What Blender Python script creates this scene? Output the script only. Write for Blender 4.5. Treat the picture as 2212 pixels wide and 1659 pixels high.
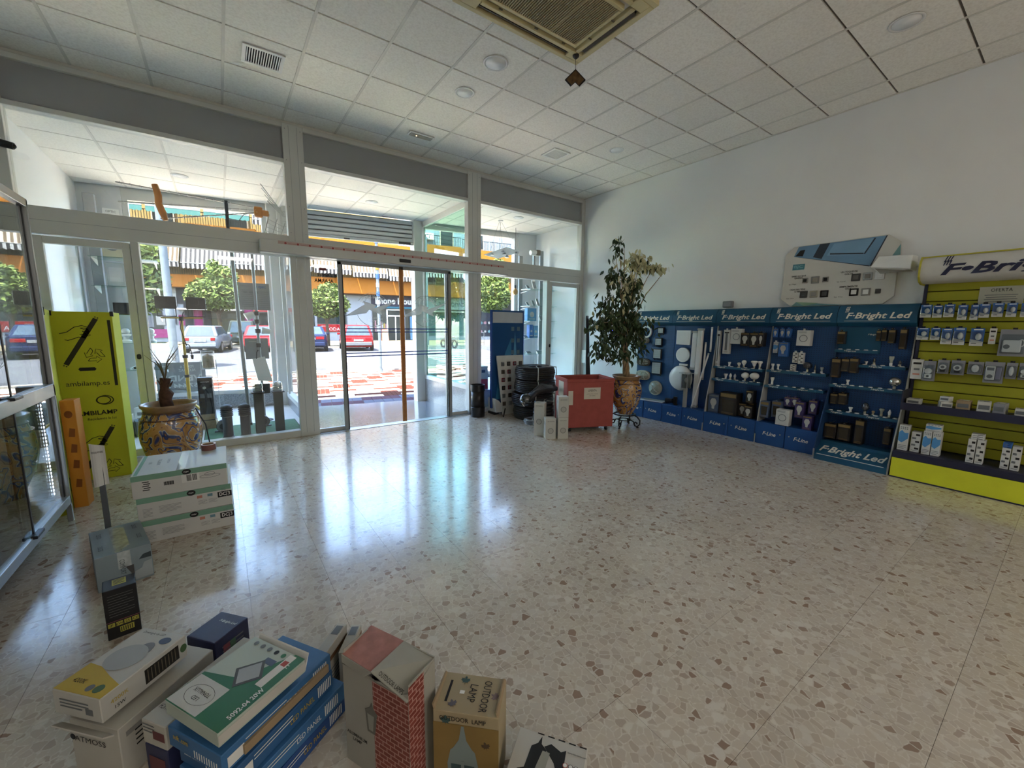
import bpy, bmesh, math, random
from mathutils import Vector, Matrix
for o in list(bpy.data.objects): bpy.data.objects.remove(o)
SC = bpy.context.scene; COL = SC.collection
R = math.radians; PI = math.pi
# ---------------------------------------------------------------- camera
CAMH = 1.5
yaw, pitch, roll = 0.6199, -0.1414, 0.0092
fw = Vector((math.sin(yaw)*math.cos(pitch), math.cos(yaw)*math.cos(pitch), math.sin(pitch)))
rt0 = Vector((math.cos(yaw), -math.sin(yaw), 0)); up0 = rt0.cross(fw)
rt = rt0*math.cos(roll)+up0*math.sin(roll); up = up0*math.cos(roll)-rt0*math.sin(roll)
cam = bpy.data.cameras.new('camera'); camo = bpy.data.objects.new('camera', cam); COL.objects.link(camo)
cam.sensor_width = 36; cam.lens = 880.894/2212*36; cam.clip_start = .02; cam.clip_end = 500
m = Matrix((rt, up, -fw)).transposed().to_4x4(); m.translation = (0, 0, CAMH); camo.matrix_world = m
SC.camera = camo
# ---------------------------------------------------------------- sky, sun, exposure
W = bpy.data.worlds.new('sky'); SC.world = W; W.use_nodes = True
nt = W.node_tree; bg = nt.nodes['Background']
sk = nt.nodes.new('ShaderNodeTexSky'); sk.sky_type = 'NISHITA'; sk.sun_disc = False
sk.sun_elevation = R(64); sk.sun_rotation = R(215); sk.air_density = 1.0; sk.dust_density = 1.5
nt.links.new(sk.outputs[0], bg.inputs[0]); bg.inputs[1].default_value = 0.8
sl = bpy.data.lights.new('sun', 'SUN'); sl.energy = 15; sl.angle = R(.6); sl.color = (1, .965, .91)
so = bpy.data.objects.new('sun', sl); COL.objects.link(so)
SUND = Vector((.80*.984+.6*.177, -.80*.177+.6*.984, 0)).normalized()*math.cos(R(64))+Vector((0, 0, -math.sin(R(64))))
so.rotation_euler = SUND.to_track_quat('-Z', 'Y').to_euler(); so.location = (-10, -4, 25)
SC.view_settings.view_transform = 'Standard'; SC.view_settings.look = 'None'
SC.view_settings.exposure = 2.42; SC.view_settings.gamma = 1.0; SC.view_settings.use_curve_mapping = False
if hasattr(SC, 'cycles'):      # light paths only
    SC.cycles.max_bounces = 5; SC.cycles.diffuse_bounces = 4; SC.cycles.glossy_bounces = 3; SC.cycles.transmission_bounces = 2; SC.cycles.transparent_max_bounces = 14
    SC.cycles.caustics_reflective = False; SC.cycles.caustics_refractive = False; SC.cycles.use_adaptive_sampling = True; SC.cycles.adaptive_threshold = .05; SC.cycles.use_light_tree = False
def fill_light(x, y, power, size=1.1):      # unseen fill light added behind the camera to lift the room
    l = bpy.data.lights.new('rear_fill_light', 'AREA'); l.shape = 'SQUARE'; l.size = size; l.energy = power; l.color = (1, .96, .90)
    o = bpy.data.objects.new('rear_fill_light', l); COL.objects.link(o); o.location = (x, y, 3.93); return o
LAMPS = [(x, y) for y in (-4.6, -7.0) for x in (.7, 3.9)]  # positions of the added fill lights
for (x, y) in LAMPS: fill_light(x, y, 9)
# ---------------------------------------------------------------- helpers
def lin(c):
    if isinstance(c, str):
        c = c.lstrip('#'); c = [int(c[i:i+2], 16)/255 for i in (0, 2, 4)]
    return tuple((x/12.92 if x <= .04045 else ((x+.055)/1.055)**2.4) for x in c)+(1,)
MATS = {}
MATT = False        # street gloss cut below real levels so reflected glare doesn't haze dark colours
def newmat(name):
    mt = bpy.data.materials.new(name); mt.use_nodes = True
    n = mt.node_tree; b = n.nodes['Principled BSDF']
    if MATT: b.inputs['Specular IOR Level'].default_value = .04
    return mt, n, b
def M(name, col='#cccccc', rough=.5, metal=0, var=.06, scale=6, bump=0, coat=0, emit=0, spec=.5, trans=0):
    if name in MATS: return MATS[name]
    mt, n, b = newmat(name); c = lin(col)
    b.inputs['Roughness'].default_value = rough; b.inputs['Metallic'].default_value = metal
    b.inputs['Coat Weight'].default_value = coat*(.12 if MATT else 1); b.inputs['Specular IOR Level'].default_value = spec*(.08 if MATT else 1)
    b.inputs['Transmission Weight'].default_value = trans
    tc = n.nodes.new('ShaderNodeTexCoord'); nz = n.nodes.new('ShaderNodeTexNoise')
    nz.inputs['Scale'].default_value = scale; nz.inputs['Detail'].default_value = 4
    n.links.new(tc.outputs['Object'], nz.inputs['Vector'])
    mr = n.nodes.new('ShaderNodeMapRange'); mr.inputs[1].default_value = .3; mr.inputs[2].default_value = .7
    mr.inputs[3].default_value = 1-var; mr.inputs[4].default_value = 1+var
    n.links.new(nz.outputs[0], mr.inputs[0])
    mx = n.nodes.new('ShaderNodeMix'); mx.data_type = 'RGBA'; mx.blend_type = 'MULTIPLY'; mx.inputs[0].default_value = 1
    mx.inputs[6].default_value = c; n.links.new(mr.outputs[0], mx.inputs[7]); n.links.new(mx.outputs[2], b.inputs['Base Color'])
    if bump:
        bp = n.nodes.new('ShaderNodeBump'); bp.inputs['Strength'].default_value = bump; bp.inputs['Distance'].default_value = .004
        n.links.new(nz.outputs[0], bp.inputs['Height']); n.links.new(bp.outputs[0], b.inputs['Normal'])
    if emit:
        b.inputs['Emission Color'].default_value = c; b.inputs['Emission Strength'].default_value = emit; mt.cycles.emission_sampling = 'NONE'
    MATS[name] = mt; return mt
def glassmat(name, tint='#f2f8f5', refl=1.0, rough=0.0, ior=1.5):
    if name in MATS: return MATS[name]
    mt = bpy.data.materials.new(name); mt.use_nodes = True; n = mt.node_tree; n.nodes.clear()
    out = n.nodes.new('ShaderNodeOutputMaterial'); mx = n.nodes.new('ShaderNodeMixShader')
    tr = n.nodes.new('ShaderNodeBsdfTransparent'); tr.inputs[0].default_value = lin(tint)
    gl = n.nodes.new('ShaderNodeBsdfGlossy'); gl.inputs['Roughness'].default_value = rough; gl.inputs[0].default_value = (1, 1, 1, 1)
    lw = n.nodes.new('ShaderNodeLayerWeight'); lw.inputs[0].default_value = .5
    pw = n.nodes.new('ShaderNodeMath'); pw.operation = 'POWER'; pw.inputs[1].default_value = 5; n.links.new(lw.outputs['Facing'], pw.inputs[0])
    mu = n.nodes.new('ShaderNodeMath'); mu.operation = 'MULTIPLY_ADD'; mu.inputs[1].default_value = .96*refl; mu.inputs[2].default_value = .04*refl; mu.use_clamp = True
    n.links.new(pw.outputs[0], mu.inputs[0]); n.links.new(mu.outputs[0], mx.inputs[0])
    n.links.new(tr.outputs[0], mx.inputs[1]); n.links.new(gl.outputs[0], mx.inputs[2]); n.links.new(mx.outputs[0], out.inputs[0])
    MATS[name] = mt; return mt
def decalmat(name, col, clear=.45):
    mt = bpy.data.materials.new(name); mt.use_nodes = True; n = mt.node_tree; n.nodes.clear(); L = n.links.new
    out = n.nodes.new('ShaderNodeOutputMaterial'); a = n.nodes.new('ShaderNodeMixShader'); b = n.nodes.new('ShaderNodeMixShader'); a.inputs[0].default_value = .5; b.inputs[0].default_value = clear
    d = n.nodes.new('ShaderNodeBsdfDiffuse'); t = n.nodes.new('ShaderNodeBsdfTranslucent'); tr = n.nodes.new('ShaderNodeBsdfTransparent')
    for q in (d, t): q.inputs[0].default_value = lin(col)
    L(d.outputs[0], a.inputs[1]); L(t.outputs[0], a.inputs[2]); L(a.outputs[0], b.inputs[1]); L(tr.outputs[0], b.inputs[2]); L(b.outputs[0], out.inputs[0]); return mt
class MB:
    def __init__(s): s.v = []; s.f = []; s.mi = []; s.cur = 0
    def add(s, vs, fs):
        o = len(s.v); s.v += [tuple(v) for v in vs]; s.f += [tuple(i+o for i in f) for f in fs]; s.mi += [s.cur]*len(fs); return s
    def mat(s, i): s.cur = i; return s
    def box(s, x0, x1, y0, y1, z0, z1):
        if x0 > x1: x0, x1 = x1, x0
        if y0 > y1: y0, y1 = y1, y0
        if z0 > z1: z0, z1 = z1, z0
        return s.add([(x0,y0,z0),(x1,y0,z0),(x1,y1,z0),(x0,y1,z0),(x0,y0,z1),(x1,y0,z1),(x1,y1,z1),(x0,y1,z1)],
            [(0,3,2,1),(4,5,6,7),(0,1,5,4),(1,2,6,5),(2,3,7,6),(3,0,4,7)])
    def hexa(s, b, t):      # two quads, bottom and top, same winding (counter-clockwise from above)
        return s.add(list(b)+list(t), [(0,3,2,1),(4,5,6,7),(0,1,5,4),(1,2,6,5),(2,3,7,6),(3,0,4,7)])
    def quad(s, a, b, c, d): return s.add([a,b,c,d], [(0,1,2,3)])
    def beam(s, p, q, w, h, upv=(0,0,1)):   # rectangular bar from p to q
        p = Vector(p); q = Vector(q); d = (q-p).normalized(); u = Vector(upv)
        if abs(d.dot(u)) > .95: u = Vector((1,0,0))
        a = d.cross(u).normalized()*w/2; b = a.cross(d).normalized()*h/2
        return s.hexa([p-a-b, p+a-b, p+a+b, p-a+b], [q-a-b, q+a-b, q+a+b, q-a+b])
    def cyl(s, p, q, r0, r1=None, n=12, caps=True):
        p = Vector(p); q = Vector(q); r1 = r0 if r1 is None else r1; d = (q-p).normalized()
        u = Vector((0,0,1)) if abs(d.z) < .9 else Vector((1,0,0)); a = d.cross(u).normalized(); b = d.cross(a).normalized()
        vs = []
        for c, r in ((p, r0), (q, r1)):
            for i in range(n):
                t = 2*PI*i/n; vs.append(c+a*(r*math.cos(t))-b*(r*math.sin(t)))
        fs = [(i, (i+1) % n, n+(i+1) % n, n+i) for i in range(n)]
        if caps: fs += [tuple(range(n-1, -1, -1)), tuple(range(n, 2*n))]
        return s.add(vs, fs)
    def tube(s, pts, r, n=8, closed=False):
        pts = [Vector(p) for p in pts]; N = len(pts); vs = []; prev = None
        for i, p in enumerate(pts):
            if closed: d = pts[(i+1) % N]-pts[i-1]
            else: d = pts[min(i+1, N-1)]-pts[max(i-1, 0)]
            d.normalize()
            if prev is None:
                u = Vector((0,0,1)) if abs(d.z) < .9 else Vector((1,0,0)); a = d.cross(u).normalized()
            else:
                a = (prev-d*prev.dot(d)); a = a.normalized() if a.length > 1e-6 else d.orthogonal().normalized()
            prev = a; b = d.cross(a); rr = r[i] if isinstance(r, (list, tuple)) else r
            for k in range(n):
                t = 2*PI*k/n; vs.append(p+a*(rr*math.cos(t))+b*(rr*math.sin(t)))
        fs = []
        for i in range(N if closed else N-1):
            j = (i+1) % N
            for k in range(n): fs.append((i*n+k, i*n+(k+1) % n, j*n+(k+1) % n, j*n+k))
        if not closed: fs += [tuple(range(n-1, -1, -1)), tuple(range((N-1)*n, N*n))]
        return s.add(vs, fs)
    def lathe(s, prof, c=(0,0,0), n=24, sx=1, sy=1):
        vs = []; fs = []
        for r, z in prof:
            for i in range(n):
                t = 2*PI*i/n; vs.append((c[0]+sx*r*math.cos(t), c[1]+sy*r*math.sin(t), c[2]+z))
        for j in range(len(prof)-1):
            for i in range(n): fs.append((j*n+i, j*n+(i+1) % n, (j+1)*n+(i+1) % n, (j+1)*n+i))
        if prof[0][0] > 1e-5: fs.append(tuple(range(n-1, -1, -1)))
        if prof[-1][0] > 1e-5: fs.append(tuple(range((len(prof)-1)*n, len(prof)*n)))
        return s.add(vs, fs)
    def ell(s, c, rx, ry, rz, n=12, k=8):
        return s.add(*ellmesh(c, rx, ry, rz, n, k))
    def prism(s, poly, o, a, b, d):     # 2-D polygon (in a, b axes from o) extruded by vector d
        o = Vector(o); a = Vector(a); b = Vector(b); d = Vector(d); n = len(poly)
        v = [o+a*x+b*y for x, y in poly]; w = [p+d for p in v]
        fs = [tuple(range(n-1, -1, -1)), tuple(range(n, 2*n))]+[(i, (i+1) % n, n+(i+1) % n, n+i) for i in range(n)]
        if a.cross(b).dot(d) < 0: fs = [tuple(reversed(f)) for f in fs]
        return s.add(v+w, fs)
    def xf(s, mtx, start=0):
        s.v = s.v[:start]+[tuple(mtx @ Vector(v)) for v in s.v[start:]]; return s
    def mesh(s, name, mat):
        me = bpy.data.meshes.new(name); me.from_pydata(s.v, [], s.f)
        for mm in (mat if isinstance(mat, (list, tuple)) else [mat]): me.materials.append(mm)
        if any(s.mi): me.polygons.foreach_set('material_index', s.mi)
        me.update(); return me
    def build(s, name, mat, parent=None, smooth=False, loc=(0,0,0), rz=0, bevel=0, seg=1, wn=True, kind=None):
        me = s.mesh(name, mat)
        if smooth: me.polygons.foreach_set('use_smooth', [True]*len(me.polygons))
        if smooth and smooth is not True: smooth_by(me, smooth)
        return put(name, me, parent, loc, rz, bevel, seg, kind)
def smooth_by(me, ang):
    bm = bmesh.new(); bm.from_mesh(me)
    for e in bm.edges:
        if len(e.link_faces) == 2 and e.calc_face_angle(0) > ang: e.smooth = False
    bm.to_mesh(me); bm.free()
def ellmesh(c, rx, ry, rz, n, k):
    vs = [(c[0], c[1], c[2]-rz)]
    for j in range(1, k):
        p = -PI/2+PI*j/k
        for i in range(n):
            t = 2*PI*i/n; vs.append((c[0]+rx*math.cos(p)*math.cos(t), c[1]+ry*math.cos(p)*math.sin(t), c[2]+rz*math.sin(p)))
    vs.append((c[0], c[1], c[2]+rz)); L = len(vs)-1
    fs = [(0, 1+(i+1) % n, 1+i) for i in range(n)]
    for j in range(k-2):
        for i in range(n): fs.append((1+j*n+i, 1+j*n+(i+1) % n, 1+(j+1)*n+(i+1) % n, 1+(j+1)*n+i))
    fs += [(1+(k-2)*n+i, 1+(k-2)*n+(i+1) % n, L) for i in range(n)]
    return vs, fs
def put(name, me, parent=None, loc=(0,0,0), rz=0, bevel=0, seg=1, kind=None):
    o = bpy.data.objects.new(name, me); COL.objects.link(o); o.location = loc; o.rotation_euler = (0, 0, rz)
    if parent is not None: o.parent = parent
    if bevel:
        b = o.modifiers.new('bevel', 'BEVEL'); b.width = bevel; b.segments = seg; b.limit_method = 'ANGLE'
    if kind: o['kind'] = kind
    return o
SEEN = {}
def tag(o, label, cat, group=None):
    o['label'] = label; o['category'] = cat
    if group: o['group'] = group
    SEEN.setdefault(label, []).append(group); return o
def thing(name, label, cat, loc=(0,0,0), rz=0, group=None):
    o = bpy.data.objects.new(name, None); COL.objects.link(o); o.location = loc; o.rotation_euler = (0, 0, rz); o.empty_display_size = .05
    return tag(o, label, cat, group)
def struct(name, mb=None, mat=None, **kw):
    if mb is None:
        o = bpy.data.objects.new(name, None); COL.objects.link(o); o.empty_display_size = .05
    else: o = mb.build(name, mat, **kw)
    o['kind'] = 'structure'; return o
def B(*a): return MB().box(*a)
def text(name, s, h, mat, parent, o, r=(1,0,0), u=(0,0,1), fit=None, align='C', bold=0, shear=0, space=1, maxw=None, thick=0):
    cu = bpy.data.curves.new('lettering', 'FONT'); cu.body = s; cu.size = 1; cu.offset = bold; cu.shear = shear; cu.space_character = space; cu.resolution_u = 2
    if '\n' in s: cu.align_x = 'LEFT' if align == 'L' else 'CENTER'
    ob = bpy.data.objects.new('lettering', cu); me = bpy.data.meshes.new_from_object(ob)
    bpy.data.objects.remove(ob); bpy.data.curves.remove(cu)
    xs = [v.co.x for v in me.vertices]; ys = [v.co.y for v in me.vertices]
    x0, x1, y0, y1 = min(xs), max(xs), min(ys), max(ys); sy = h/(y1-y0); sx = sy
    if fit: sx = fit/(x1-x0)
    elif maxw and (x1-x0)*sx > maxw: sx = maxw/(x1-x0)
    ox = {'C': (x0+x1)/2, 'L': x0, 'R': x1}[align]; oy = (y0+y1)/2
    o = Vector(o); r = Vector(r).normalized(); u = Vector(u).normalized()
    for v in me.vertices: v.co = o+r*((v.co.x-ox)*sx)+u*((v.co.y-oy)*sy)
    me.materials.clear(); me.materials.append(mat); me.update()
    return put(name, me, parent)
def poly(name, pts, mat, parent, o, r=(1,0,0), u=(0,0,1), t=.0008):   # flat printed shape with a paper's thickness
    r = Vector(r).normalized(); u = Vector(u).normalized(); n = r.cross(u)
    return MB().prism(pts, o, r, u, n*t).build(name, mat, parent)
def rect(name, w, h, mat, parent, o, r=(1,0,0), u=(0,0,1), t=.0008):
    return poly(name, [(-w/2,-h/2),(w/2,-h/2),(w/2,h/2),(-w/2,h/2)], mat, parent, o, r, u, t)
def circ(r, n=20, cx=0, cy=0, sx=1): return [(cx+sx*r*math.cos(2*PI*i/n), cy+r*math.sin(2*PI*i/n)) for i in range(n)]
def ringmb(o, a, b, r0, r1, d, n=28):
    m = MB(); o = Vector(o); a = Vector(a); b = Vector(b); d = Vector(d); vs = []
    for off in (Vector((0,0,0)), d):
        for rr in (r0, r1):
            for i in range(n):
                t = 2*PI*i/n; vs.append(o+off+a*(rr*math.cos(t))+b*(rr*math.sin(t)))
    fs = []
    for i in range(n):
        j = (i+1) % n
        fs += [(2*n+i, 3*n+i, 3*n+j, 2*n+j), (i, j, n+j, n+i), (n+i, n+j, 3*n+j, 3*n+i), (i, 2*n+i, 2*n+j, j)]
    return m.add(vs, fs)
def copytree(o, loc=None, rz=None, parent=None):
    c = o.copy(); COL.objects.link(c)
    if parent is not None: c.parent = parent
    if loc is not None: c.location = loc
    if rz is not None: c.rotation_euler = (0, 0, rz)
    for ch in list(KIDS(o)): copytree(ch, parent=c)
    return c
def KIDS(o): return [x for x in o.children]
ORD = ['first', 'second', 'third', 'fourth', 'fifth', 'sixth', 'seventh', 'eighth', 'ninth', 'tenth', 'eleventh', 'twelfth', 'thirteenth', 'fourteenth']
# ---------------------------------------------------------------- materials
ALU = M('white_aluminium', '#d2d2cc', .38, 0, .03, 3)
ALU2 = M('grey_aluminium', '#9da0a0', .35, .5, .05, 4)
STEEL = M('brushed_steel', '#b9bbbd', .28, .9, .08, 10)
CHROME = M('chrome', '#d8d8d8', .12, 1, .02)
WALLM = M('wall_paint', '#eceded', .8, 0, .025, 1.2, .05)
FASC = M('fascia_panel_paint', '#a3a5a5', .7, 0, .03, 2)
BLACK = M('black_plastic', '#17181a', .4, 0, .1)
DARK = M('dark_rubber', '#242526', .65, 0, .1)
WHITE = M('white_plastic', '#e9e9e6', .4, 0, .02)
PAPER = M('white_paper', '#e8e7e2', .8, 0, .03)
INK = M('black_ink', '#141516', .6, 0, 0)
GREYINK = M('grey_ink', '#6f7376', .6, 0, 0)
WHITEINK = M('white_ink', '#eeeeea', .5, 0, 0)
GLASS = glassmat('clear_glass', '#f8f9f8')
GREENGLASS = glassmat('greenish_glass', '#d5eee4', 1.0)
VGLASS = glassmat('cabinet_glass', '#e6ebea', 1.5)
def terrazzo(name, base, chipa, chipb, dark, scale, rough, grout=True):
    mt, n, b = newmat(name); b.inputs['Roughness'].default_value = rough; L = n.links.new
    geo = n.nodes.new('ShaderNodeNewGeometry'); v1 = n.nodes.new('ShaderNodeTexVoronoi'); v1.inputs['Scale'].default_value = scale
    wn = n.nodes.new('ShaderNodeTexNoise'); wn.inputs['Scale'].default_value = scale*.9; L(geo.outputs['Position'], wn.inputs['Vector'])
    ad = n.nodes.new('ShaderNodeVectorMath'); ad.operation = 'MULTIPLY_ADD'; L(wn.outputs['Color'], ad.inputs[0]); ad.inputs[1].default_value = (.35/scale,)*3; L(geo.outputs['Position'], ad.inputs[2])
    v2 = n.nodes.new('ShaderNodeTexVoronoi'); v2.feature = 'DISTANCE_TO_EDGE'; v2.inputs['Scale'].default_value = scale
    for v in (v1, v2): L(ad.outputs[0], v.inputs['Vector'])
    sp = n.nodes.new('ShaderNodeSeparateColor'); L(v1.outputs['Color'], sp.inputs[0])
    rp = n.nodes.new('ShaderNodeValToRGB'); e = rp.color_ramp.elements
    e[0].position = 0; e[0].color = lin(chipa); e[1].position = 1; e[1].color = lin(dark)
    for p, c in ((.35, chipa), (.62, chipb), (.80, base), (.93, chipb), (.965, dark)):
        k = e.new(p); k.color = lin(c)
    L(sp.outputs[0], rp.inputs[0])
    ms = n.nodes.new('ShaderNodeMapRange'); ms.inputs[1].default_value = .03; ms.inputs[2].default_value = .09
    L(v2.outputs['Distance'], ms.inputs[0])
    v3 = n.nodes.new('ShaderNodeTexVoronoi'); v3.inputs['Scale'].default_value = scale*3.5; L(geo.outputs['Position'], v3.inputs['Vector'])
    s3 = n.nodes.new('ShaderNodeSeparateColor'); L(v3.outputs['Color'], s3.inputs[0])
    r3 = n.nodes.new('ShaderNodeValToRGB'); r3.color_ramp.elements[0].color = lin(base); r3.color_ramp.elements[1].color = lin(chipa); L(s3.outputs[1], r3.inputs[0])
    mx = n.nodes.new('ShaderNodeMix'); mx.data_type = 'RGBA'; L(ms.outputs[0], mx.inputs[0]); L(r3.outputs[0], mx.inputs[6]); L(rp.outputs[0], mx.inputs[7])
    oi = n.nodes.new('ShaderNodeObjectInfo'); mr = n.nodes.new('ShaderNodeMapRange'); mr.inputs[3].default_value = .95; mr.inputs[4].default_value = 1.04; L(oi.outputs['Random'], mr.inputs[0])
    m2 = n.nodes.new('ShaderNodeMix'); m2.data_type = 'RGBA'; m2.blend_type = 'MULTIPLY'; m2.inputs[0].default_value = 1; L(mx.outputs[2], m2.inputs[6]); L(mr.outputs[0], m2.inputs[7])
    L(m2.outputs[2], b.inputs['Base Color'])
    b.inputs['Specular IOR Level'].default_value = .6; b.inputs['Coat Weight'].default_value = .35; b.inputs['Coat Roughness'].default_value = .09
    MATS[name] = mt; return mt
FLOORM = terrazzo('terrazzo_tile', '#dcd4c6', '#cdc1b0', '#b9a998', '#9c8472', 31, .2)
PORCHM = terrazzo('polished_granite', '#84898f', '#757a80', '#90949a', '#60656b', 90, .14)
GRANITE = terrazzo('granite_base', '#8c8f92', '#6d7276', '#9b9ea1', '#45494d', 110, .35)
def tilemat():
    mt, n, b = newmat('ceiling_tile_board'); L = n.links.new; b.inputs['Roughness'].default_value = .9
    geo = n.nodes.new('ShaderNodeNewGeometry'); a = n.nodes.new('ShaderNodeTexNoise'); a.inputs['Scale'].default_value = 55; a.inputs['Detail'].default_value = 5
    L(geo.outputs['Position'], a.inputs['Vector'])
    r = n.nodes.new('ShaderNodeValToRGB'); e = r.color_ramp.elements; e[0].position = .25; e[0].color = lin('#e8e4db'); e[1].position = .6; e[1].color = lin('#f8f5ed')
    L(a.outputs[0], r.inputs[0]); oi = n.nodes.new('ShaderNodeObjectInfo'); mr = n.nodes.new('ShaderNodeMapRange'); mr.inputs[3].default_value = .95; mr.inputs[4].default_value = 1.03; L(oi.outputs['Random'], mr.inputs[0])
    m2 = n.nodes.new('ShaderNodeMix'); m2.data_type = 'RGBA'; m2.blend_type = 'MULTIPLY'; m2.inputs[0].default_value = 1; L(r.outputs[0], m2.inputs[6]); L(mr.outputs[0], m2.inputs[7]); L(m2.outputs[2], b.inputs['Base Color'])
    bp = n.nodes.new('ShaderNodeBump'); bp.inputs['Strength'].default_value = .15; bp.inputs['Distance'].default_value = .003; L(a.outputs[0], bp.inputs['Height']); L(bp.outputs[0], b.inputs['Normal'])
    return mt
CTILE = tilemat()
# ================================================================ SETTING
CZ = 3.957; FY = 6.04; XL = -1.57; XR = 6.0; YB = -8.5; DZ = 3.53
def fy(x): return 8.59-.18*x               # street line, ten degrees off the shop front
def infr(x, y, z=0):
    d = Vector((x, y, z-CAMH)); k = d.dot(fw)
    return k > .2 and abs(d.dot(rt)/k) < 1.33 and abs(d.dot(up)/k) < 1.02
# ---- floor of terrazzo tiles
fl = struct('floor', B(XL, XR, YB, FY+.06, -.14, -.022), M('floor_grout', '#a59c90', .8))
TS = .394
tme = B(-TS/2+.0006, TS/2-.0006, -TS/2+.0006, TS/2-.0006, -.02, 0).mesh('floor_tile', FLOORM)
rest = MB(); cand = []
i0 = math.floor((XL-.03)/TS); j0 = math.floor((YB-.149)/TS)
for i in range(i0, int((XR-.03)/TS)+1):
    for j in range(j0, int((FY-.149)/TS)+1):
        x0 = .03+i*TS; y0 = .149+j*TS; x1, y1 = x0+TS, y0+TS
        vis = any(infr(a, b) for a in (x0, x1) for b in (y0, y1))
        full = x0 >= XL and x1 <= XR and y0 >= YB and y1 <= FY
        if vis: cand.append((math.hypot(x0+TS/2, y0+TS/2), x0, y0, full))
        else: rest.box(max(x0, XL)+.001, min(x1, XR)-.001, max(y0, YB)+.001, min(y1, FY)-.001, -.02, 0)
cand.sort()
for k, (d, x0, y0, full) in enumerate(cand):
    x1, y1 = x0+TS, y0+TS
    if k >= 298: rest.box(max(x0, XL)+.001, min(x1, XR)-.001, max(y0, YB)+.001, min(y1, FY)-.001, -.02, 0); continue
    if full: put('floor_tile', tme, fl, (x0+TS/2, y0+TS/2, 0))
    else: B(max(x0, XL)+.001, min(x1, XR)-.001, max(y0, YB)+.001, min(y1, FY)-.001, -.02, 0).build('floor_tile', FLOORM, fl)
rest.build('floor_tiles_rest', FLOORM, fl, kind='stuff')
# ---- walls
struct('wall_right', B(XR, XR+.2, YB-.2, fy(6.1)+.02, -.15, 4.25), WALLM)
struct('wall_left', B(XL-.2, XL, YB-.2, fy(-1.6)+.02, -.15, 4.25), WALLM)
struct('wall_back', B(XL, XR, YB-.2, YB, -.15, 4.25), WALLM)
# ---- ceilings: boards with a deep shadow joint one way and white bars the other
ce = struct('ceiling', B(XL, XR, YB, FY+.06, 4.02, 4.25), M('ceiling_void', '#3b3936', .9))
cme = B(-.289, .289, -.291, .291, 0, .02).mesh('ceiling_tile', CTILE)
GX = [2.017+.6*i for i in range(-6, 7)]; GY = [2.668+.6*j for j in range(-19, 6)]
def ceil_tiles(parent, xs, ys, z, xa, xb, ya, yb, me):
    r2 = MB(); n = 0
    for x0 in [xs[0]-.6]+xs:
        for y0 in [ys[0]-.6]+ys:
            a, b, c, d = max(x0+.011, xa), min(x0+.589, xb), max(y0+.009, ya), min(y0+.591, yb if not callable(yb) else yb(x0+.3))
            if b-a < .02 or d-c < .02: continue
            if b-a > .577 and d-c > .581 and infr(x0+.3, y0+.3, z): put('ceiling_tile', me, parent, (x0+.3, y0+.3, z))
            elif infr(x0+.3, y0+.3, z) or infr(x0, y0+.6, z) or infr(x0+.6, y0+.6, z): B(a, b, c, d, z, z+.02).build('ceiling_tile', CTILE, parent)
            else: r2.box(a, b, c, d, z, z+.02)
    if r2.f: r2.build('ceiling_tiles_rest', CTILE, parent, kind='stuff')
BAR = M('ceiling_bar_white', '#d9d6cd', .6)
ceil_tiles(ce, GX, GY, CZ, XL+.002, XR-.002, YB, FY-.01, cme)
for x in GX: B(x-.012, x+.012, YB, FY-.01, CZ-.004, CZ+.004).build('grid_bar', BAR, ce)
dk = M('shadow_runner', '#6f6a63', .8)  # brown-grey tone painted in for the shadow of the recessed joint
for y in GY: B(XL, XR, y-.008, y+.008, CZ+.012, CZ+.02).build('grid_runner', dk, ce)
B(XL, XR, FY-.03, FY-.01, CZ-.03, CZ+.005).build('edge_trim', BAR, ce)
B(XR-.02, XR, YB, FY, CZ-.008, CZ+.004).build('edge_trim', BAR, ce); B(XL, XL+.02, YB, FY, CZ-.008, CZ+.004).build('edge_trim', BAR, ce)
# made-up housings behind the camera around the added fill lights
for (x, y) in LAMPS:
    t = thing('fill_light_panel', 'square white ceiling lamp in the rear of the shop, '+('left' if x < 2 else 'right')+' column, '+{-4.6:'first',-7.0:'second'}[y]+' row', 'lamp', (x, y, 3.934))
    f = MB()
    for a, b, c, d in ((-.62,.62,.56,.62),(-.62,.62,-.62,-.56),(-.62,-.56,-.56,.56),(.56,.62,-.56,.56)): f.box(a, b, c, d, -.02, .02)
    f.build('frame', WHITE, t); B(-.6, .6, -.6, .6, .005, .02).build('diffuser', WHITE, t)
# ---- display-zone ceiling (lower), follows the slanted street line
c2 = struct('ceiling_display', MB().hexa([(XL,FY+.06,3.6),(XR,FY+.06,3.6),(XR,fy(XR)+.25,3.6),(XL,fy(XL)+.25,3.6)], [(XL,FY+.06,4.25),(XR,FY+.06,4.25),(XR,fy(XR)+.25,4.25),(XL,fy(XL)+.25,4.25)]), M('ceiling_void', '#3b3936', .9))
xs = [-.985+.605*i for i in range(12)]; ys = [6.78, 7.385, 7.99, 8.595]
for x0 in [xs[0]-.605]+xs:
    for y0 in [ys[0]-.605]+ys:
        a, b = max(x0+.01, XL), min(x0+.596, XR); c = max(y0+.008, FY+.06); d0 = min(y0+.598, fy(a)-.02); d1 = min(y0+.598, fy(b)-.02)
        if b-a < .03 or d1-c < .03: continue
        MB().hexa([(a,c,DZ),(b,c,DZ),(b,d1,DZ),(a,d0,DZ)], [(a,c,DZ+.02),(b,c,DZ+.02),(b,d1,DZ+.02),(a,d0,DZ+.02)]).build('ceiling_tile', CTILE, c2)
for x in xs:
    if x < XR: B(x-.012, x+.012, FY+.06, fy(x)-.02, DZ-.004, DZ+.003).build('grid_bar', BAR, c2)
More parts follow.
